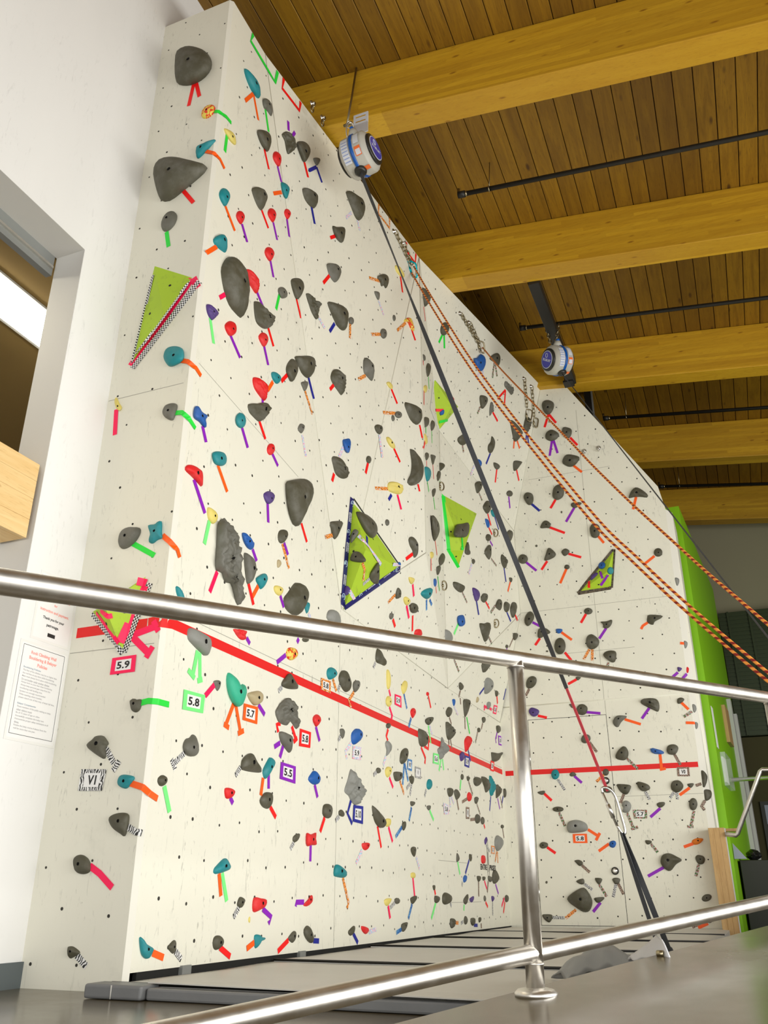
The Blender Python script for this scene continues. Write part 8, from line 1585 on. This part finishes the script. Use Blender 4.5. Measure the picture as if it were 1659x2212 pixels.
# ------------------------------------------------------------------ stainless hand rail on the ramp
hr = empty('hand_rail', RP); tag(hr, 'stainless steel hand rail with two rails crossing the foreground', 'railing')
TOP = V(-.574, 2.42, .992)
def on(t, z): p = TOP+RD*t; return V(p.x, p.y, p.z+z)
mb = MB(); mb.tube([on(-2.6, 0), on(0, 0), on(1.75, 0), on(5.2, 0)], .0245, 24); mb.build('top_rail', M['steel'], hr)
bz = -.765
mb = MB(); mb.tube([on(-2.6, bz), on(0, bz), on(1.75, bz), on(5.2, bz)], .0225, 24); mb.build('bottom_rail', M['steel'], hr)
for t in (-1.75, 0, 1.75, 3.5):
    b0 = V(*on(t, 0)); fz = RP.z+RD.z*t
    mb = MB(); mb.tube([(b0.x, b0.y, max(.0, fz)), (b0.x, b0.y, b0.z)], .0235, 24); mb.build('post', M['steel'], hr)
    mb = MB(); mb.lathe((b0.x, b0.y, max(0, fz)-.004), (0, 0, 1), [(0, .054), (.010, .054), (.018, .046), (.022, .027)], 28); mb.build('flange', M['steel'], hr)
    for z in (0, bz):
        mb = MB(); mb.torus((b0.x, b0.y, b0.z+z-.024), V(1, 0, 0), V(0, 1, 0), .0235, .0235, .003, 20, 6); mb.build('weld', M['steel'], hr)

# ------------------------------------------------------------------ mats
random.seed(8)
ys = (3.14, 4.45, 5.75, 7.0, 8.2, 9.41)
MLB = ['grey vinyl landing mat nearest the viewer, by the wall corner', 'second grey vinyl landing mat from the viewer', 'middle grey vinyl landing mat', 'fourth grey vinyl landing mat towards the end wall', 'grey vinyl landing mat against the end wall']
for k, (ya, yb) in enumerate(zip(ys, ys[1:])):
    r = empty('landing_mat', V(-1.4, ya, 0)); tag(r, MLB[k], 'mat', 'landing mats below the wall')
    xa, xb = -2.440, -.36; nx, ny = 16, 8; zt = (.050, .056, .064, .067, .068)[k]
    mb = MB(); g = [[None]*(ny+1) for _ in range(nx+1)]
    for i in range(nx+1):
        for j in range(ny+1):
            x = xa+(xb-xa)*i/nx; y = ya+.004+(yb-ya-.008)*j/ny; e = .012 if i in (0, nx) or j in (0, ny) else 0
            z = zt+.006*noise.noise(V(x*1.7, y*1.9, k))-e*.7; y += .012*noise.noise(V(x*2.3, k*3.1, 5)) if j in (0, ny) and k else 0; g[i][j] = mb.bm.verts.new((x, y, z))
    for i in range(nx):
        for j in range(ny): f = mb.bm.faces.new((g[i][j], g[i+1][j], g[i+1][j+1], g[i][j+1])); f.smooth = True
    rim = [g[i][0] for i in range(nx+1)]+[g[nx][j] for j in range(1, ny+1)]+[g[i][ny] for i in range(nx-1, -1, -1)]+[g[0][j] for j in range(ny-1, 0, -1)]
    low = [mb.bm.verts.new((w.co.x, w.co.y, .002)) for w in rim]
    for i in range(len(rim)): mb.bm.faces.new((rim[i-1], rim[i], low[i], low[i-1]))
    mb.build('cover', M['vinyl'], r)
    mb = MB(); mb.tube([(xa, ya+.002, zt-.004), (xb, ya+.002, zt-.004)], .0065, 6); mb.build('seam_piping', M['black'], r)
r = empty('mat_corner_pad', V(-2.40, 3.10, 0)); tag(r, 'small grey stitched pad end at the front corner of the mats', 'pad')
mb = MB(); mb.box((-2.475, 3.02, .002), (-2.21, 3.138, .052)); bevel(mb.build('pad', M['vinyldark'], r), .010, 3)
mb = MB(); mb.tube([(-2.345, 3.018, .004), (-2.345, 3.018, .050)], .0025, 6); mb.build('stitching', M['vinyl'], r)
mb = MB(); mb.prism([(-2.24, 3.10, .054), (-.60, 3.02, .050), (-.60, 3.14, .056), (-2.2, 3.16, .057)], (0, 0, .004)); fl_ = mb.build('flap', M['vinyl'], r)
mb = MB(); mb.box((-2.205, 3.045, .002), (-.62, 3.11, .042)); bevel(mb.build('front_edge', M['vinyldark'], r), .008)

# folded vinyl cover lying by the ramp edge
r = empty('folded_cover', V(-.60, 3.55, .05)); tag(r, 'crumpled slate grey vinyl cover lying beside the ramp edge', 'cover')
def sheet(name, f, nu, nv, mat, th=.006):
    mb = MB(); g = [[mb.bm.verts.new(f(i/nu, j/nv)) for j in range(nv+1)] for i in range(nu+1)]
    for i in range(nu):
        for j in range(nv): fc = mb.bm.faces.new((g[i][j], g[i+1][j], g[i+1][j+1], g[i][j+1])); fc.smooth = True
    o = mb.build(name, mat, r, False); s = o.modifiers.new('thickness', 'SOLIDIFY'); s.thickness = th; return o
def fold(u_, v_):
    a, b = V(-.80, 3.78, 0), V(-.435, 3.30, 0); p = a.lerp(b, u_); d = V(-.38, .92, 0)
    arch = math.sin(min(1, u_*.86+.04)*math.pi*.62)**.65
    z = .052+.152*arch*(1-.9*abs(v_-.42)**2.0*3.0)*(1-.25*max(0, u_-.75)/.25)+.012*noise.noise(V(u_*7, v_*4, 2))+.012*math.sin(u_*24+v_*5)*(1-v_)*(u_**.5)
    return p+V(0, 0, max(.054, z))+d*((v_-.45)*.30)
sheet('fold', fold, 30, 18, M['vinyldark'])
def flap(u_, v_):
    a, b = V(-.450, 3.26, 0), V(-.335, 3.13, 0); p = a.lerp(b, u_); d = V(-.38, .92, 0)
    z = .168+.016*u_+.060*math.sin(v_*math.pi)*(.10+.90*u_)+.005*noise.noise(V(u_*5, v_*6, 9)); return p+V(0, 0, z)+d*((v_-.42)*.20*(.25+.75*u_))
sheet('flap', flap, 14, 12, M['vinylpale'])
mb = MB(); mb.lathe((-.332, 3.085, .196), V(.9, -.3, 0), [(-.012, .006), (-.010, .010), (.010, .010), (.012, .006)], 10); mb.build('drain_plug', M['zinc'], r)

# ------------------------------------------------------------------ notices on the white wall
def notice(lab, y0, y1, z0, z1, off, tilt=0):
    r = empty('notice_sheet', V(xW, (y0+y1)/2, z0)); tag(r, lab, 'notice', 'laminated notices on the white wall')
    wallbox('laminate', (xW+.0005, y0, z0), (xW+off-.0004, y1, z1), M['laminate'], r); wallbox('sheet', (xW+.001, y0+.012, z0+.012), (xW+off, y1-.012, z1-.012), M['paper'], r); return r
YA, ZU = V(0, 1, 0), V(0, 0, 1)
r = notice('laminated payment notice partly hidden by the top rail', 2.975, 3.235, 1.462, 1.80, .002)
for s, z, w, m in (('wall.', 1.722, .06, 'inkred'), ('Please see an attendant', 1.688, .185, 'inkred'), ('for', 1.652, .022, 'inkred'), ('instruction and payment.', 1.615, .195, 'inkred'), ('Thank you for your', 1.578, .145, 'ink'), ('patronage.', 1.545, .082, 'ink')): put_text('lettering', s, (xW+.0024, 3.105, z), YA, ZU, w, None, M[m], r)
mb = MB(); mb.obox((xW+.0022, 3.105, 1.502), (.0002, 0, 0), (0, .025, 0), (0, 0, .009)); mb.build('emblem', M['ink'], r)
r = notice('laminated climbing policies sheet with thin black border', 2.922, 3.238, .99, 1.445, .003)
mb = MB()
for a, b in (((2.945, 1.02), (2.945, 1.425)), ((3.215, 1.02), (3.215, 1.425)), ((2.945, 1.02), (3.215, 1.02)), ((2.945, 1.425), (3.215, 1.425))):
    mb.obox((xW+.0033, (a[0]+b[0])/2, (a[1]+b[1])/2), (.0002, 0, 0), (0, max(.001, abs(a[0]-b[0])/2), 0), (0, 0, max(.001, abs(a[1]-b[1])/2)))
mb.build('border', M['ink'], r)
for s, z, w, m in (('Rock Climbing Wall', 1.395, .165, 'inkred'), ('Bouldering & Belayer', 1.370, .180, 'inkred'), ('Policies', 1.345, .065, 'inkred')): put_text('lettering', s, (xW+.0034, 3.08, z), YA, ZU, w, None, M[m], r)
LN = [('Bouldering Policies', 'b'), ('The feet of the climber may be no higher than', 0), ('the red line at any time while bouldering.', 0), ('Mats must always be in place while bouldering.', 0), ('Do not boulder under another climber.', 0), ('Always land on your feet when bouldering.', 0), ('Always keep personal gear away from the', 0), ('bouldering wall landing area.', 0), ('Spotters are strongly recommended.', 0), ('While watching others boulder,', 0), ('please stand out of the way of their fall line.', 0), None, ('Belayer Competencies', 'b'), ('Those members of the public wishing to belay', 0), ('other visitors must:', 0), ('Be of 13 years of age or older.', 0), ('Successfully complete the belay test.', 0), ('Demonstrate proper safety techniques at all', 0), ('times.', 0), ('Retake the belay course if absent from the', 0), ('wall for more than one year.', 0)]
z = 1.322
for l in LN:
    if l: put_text('lettering', l[0], (xW+.0034, 2.965, z), YA, ZU, len(l[0])*(.0058 if l[1] else .0049), .010, M['inkblue' if l[1] else 'inkgrey'], r, align='L')
    z -= .0139
# ------------------------------------------------------------------ right-hand background
g = empty('wall_green', V(-.35, 9.9, 0)); g['kind'] = 'structure'; g['label'] = 'bright lime green wall end beside the end climbing wall'
mb = MB(); mb.prism([(-.62, 9.9, 0), (-.25, 9.9, 0), (-.03, 13.3, 0), (-.62, 13.3, 0)], (0, 0, 4.585)); mb.build('plaster', M['green'], g)
gn = V(3.4, -.22, 0).normalized(); gd = V(.22, 3.4, 0).normalized()
def gp(d, z, o=0): return V(-.25, 9.9, z)+gd*d+gn*o
def gbox(name, d0, d1, z0, z1, th, mat, parent):
    mb = MB(); mb.prism([gp(d0, z0, .001), gp(d1, z0, .001), gp(d1, z1, .001), gp(d0, z1, .001)], gn*th); return mb.build(name, mat, parent)
r = empty('leaflet_holder', gp(.5, 1.45)); tag(r, 'clear plastic leaflet holder on the green wall', 'leaflet holder'); gbox('box', .35, .95, 1.43, 1.78, .05, M['glass'], r); gbox('leaflet', .40, .70, 1.47, 1.74, .02, M['paper'], r)
r = gbox('paper_strip', .12, .28, 1.80, 2.24, .004, M['paper'], None); tag(r, 'narrow white paper strip above the leaflet holder', 'paper')
r = gbox('wood_plaque', 1.5, 1.95, 2.05, 2.50, .04, M['pinepost'], None); tag(r, 'small wooden plaque on the green wall', 'plaque')
d2 = empty('door_2', gp(2.6, 0)); d2['kind'] = 'structure'; d2['label'] = 'white framed doorway beyond the green wall'
gbox('frame_post', 2.45, 2.62, 0, 2.75, .05, M['frame_white'], d2); gbox('frame_post', 2.75, 2.88, 0, 2.6, .08, M['frame_white'], d2)
wb = wallbox('wall_end', (-3.2, 14.0, 0), (7, 14.2, 7), M['dimcream']); wb['kind'] = 'structure'; wb['label'] = 'cream wall at the far end of the hall'
wr = empty('siding_panel', V(1.5, 13.6, 2.4)); tag(wr, 'dark green ribbed metal cladding on the far wall', 'cladding')
wallbox('backing', (-.02, 13.62, 2.45), (7, 13.98, 4.30), M['siding'], wr)
for k in range(30): wallbox('rib', (-.02, 13.608, 2.46+k*.061), (7, 13.619, 2.495+k*.061), M['siding'], wr)
for x in (.10, .40, 1.9): wallbox('cover_strip', (x, 13.58, 2.45), (x+.03, 13.607, 4.30), M['siding'], wr)
o = wallbox('wall_recess', (-.02, 13.7, 0), (7, 13.9, 2.44), M['olive']); o['kind'] = 'structure'
nb = empty('notice_board', V(.3, 13.66, 1.0)); tag(nb, 'dark notice board pinned with papers in the far recess', 'notice board')
wallbox('board', (.12, 13.66, .75), (1.3, 13.69, 1.55), M['cabinet'], nb)
for (x, z, w, h) in ((.17, 1.25, .08, .25), (.30, 1.22, .03, .3), (.22, 1.0, .07, .10), (.36, .8, .10, .22), (.20, .78, .06, .14)): wallbox('pinned_paper', (x, 13.652, z), (x+w, 13.659, z+h), M['bluegrey'], nb)
cbn = empty('cabinet', V(.2, 10.5, 0)); tag(cbn, 'black cabinet standing beyond the wooden end post', 'cabinet')
mb = MB(); mb.box((-.20, 10.3, .03), (1.3, 10.8, .689)); bevel(mb.build('body', M['cabinet'], cbn), .006); wallbox('kick_rail', (-.19, 10.285, .27), (1.3, 10.299, .30), M['grey_metal'], cbn)
wallbox('shelf_edge', (.06, 10.29, .50), (1.3, 10.299, .515), M['siding'], cbn)
mb = MB()
bmesh.ops.create_icosphere(mb.bm, subdivisions=3, radius=1)
for w in mb.bm.verts: k = 1+.22*noise.noise(w.co*2.4); w.co = V(-.055+w.co.x*.075*k, 10.5+w.co.y*.1*k, .742+w.co.z*.055*k)
o = mb.build('bin_bag', M['bagblack']); tag(o, 'crumpled black plastic bag on the black cabinet', 'bag')
mb = MB(); mb.prism([(-.24, 9.98, .69), (-.12, 9.98, .69), (-.235, 9.98, .84)], (0, .01, 0)); o = mb.build('blue_board', M['bluegrey']); tag(o, 'blue grey triangular board corner leaning by the green wall', 'board')
# low end post and sloping hand rail at right
r = empty('end_post', V(-.34, 9.28, 0)); tag(r, 'pine clad end of a low wall beside the end climbing wall', 'post')
for k, (xa_, xb_) in enumerate(((-.418, -.369), (-.3685, -.321), (-.3205, -.272))): bevel(wallbox('board', (xa_, 9.26+.001*k, 0), (xb_, 9.30, .945), M['pinepost'], r), .002)
wallbox('edge_strip', (-.2715, 9.262, 0), (-.262, 9.30, .94), M['frame_white'], r); wallbox('core', (-.415, 9.301, 0), (-.265, 9.43, .94), M['pinepost'], r); wallbox('cap', (-.27, 9.32, .915), (-.15, 9.42, .94), M['pinepost'], r)
r = empty('stair_rail', V(-.2, 9.2, .9)); tag(r, 'bent stainless stair rail fixed to the pine end post', 'railing')
mb = MB(); mb.tube([(-.265, 9.25, .885), (-.175, 9.24, .872), (-.160, 9.235, .885), (.130, 9.2, 1.435), (.150, 9.2, 1.452), (1.2, 9.2, 1.40)], .021, 12); mb.build('rail', M['steel'], r)
mb = MB(); mb.tube([(-.16, 10.58, 1.52), (2.0, 10.6, 1.56)], .022, 10); o = mb.build('guard_rail', M['steel']); tag(o, 'horizontal steel guard rail behind the stair rail', 'railing')
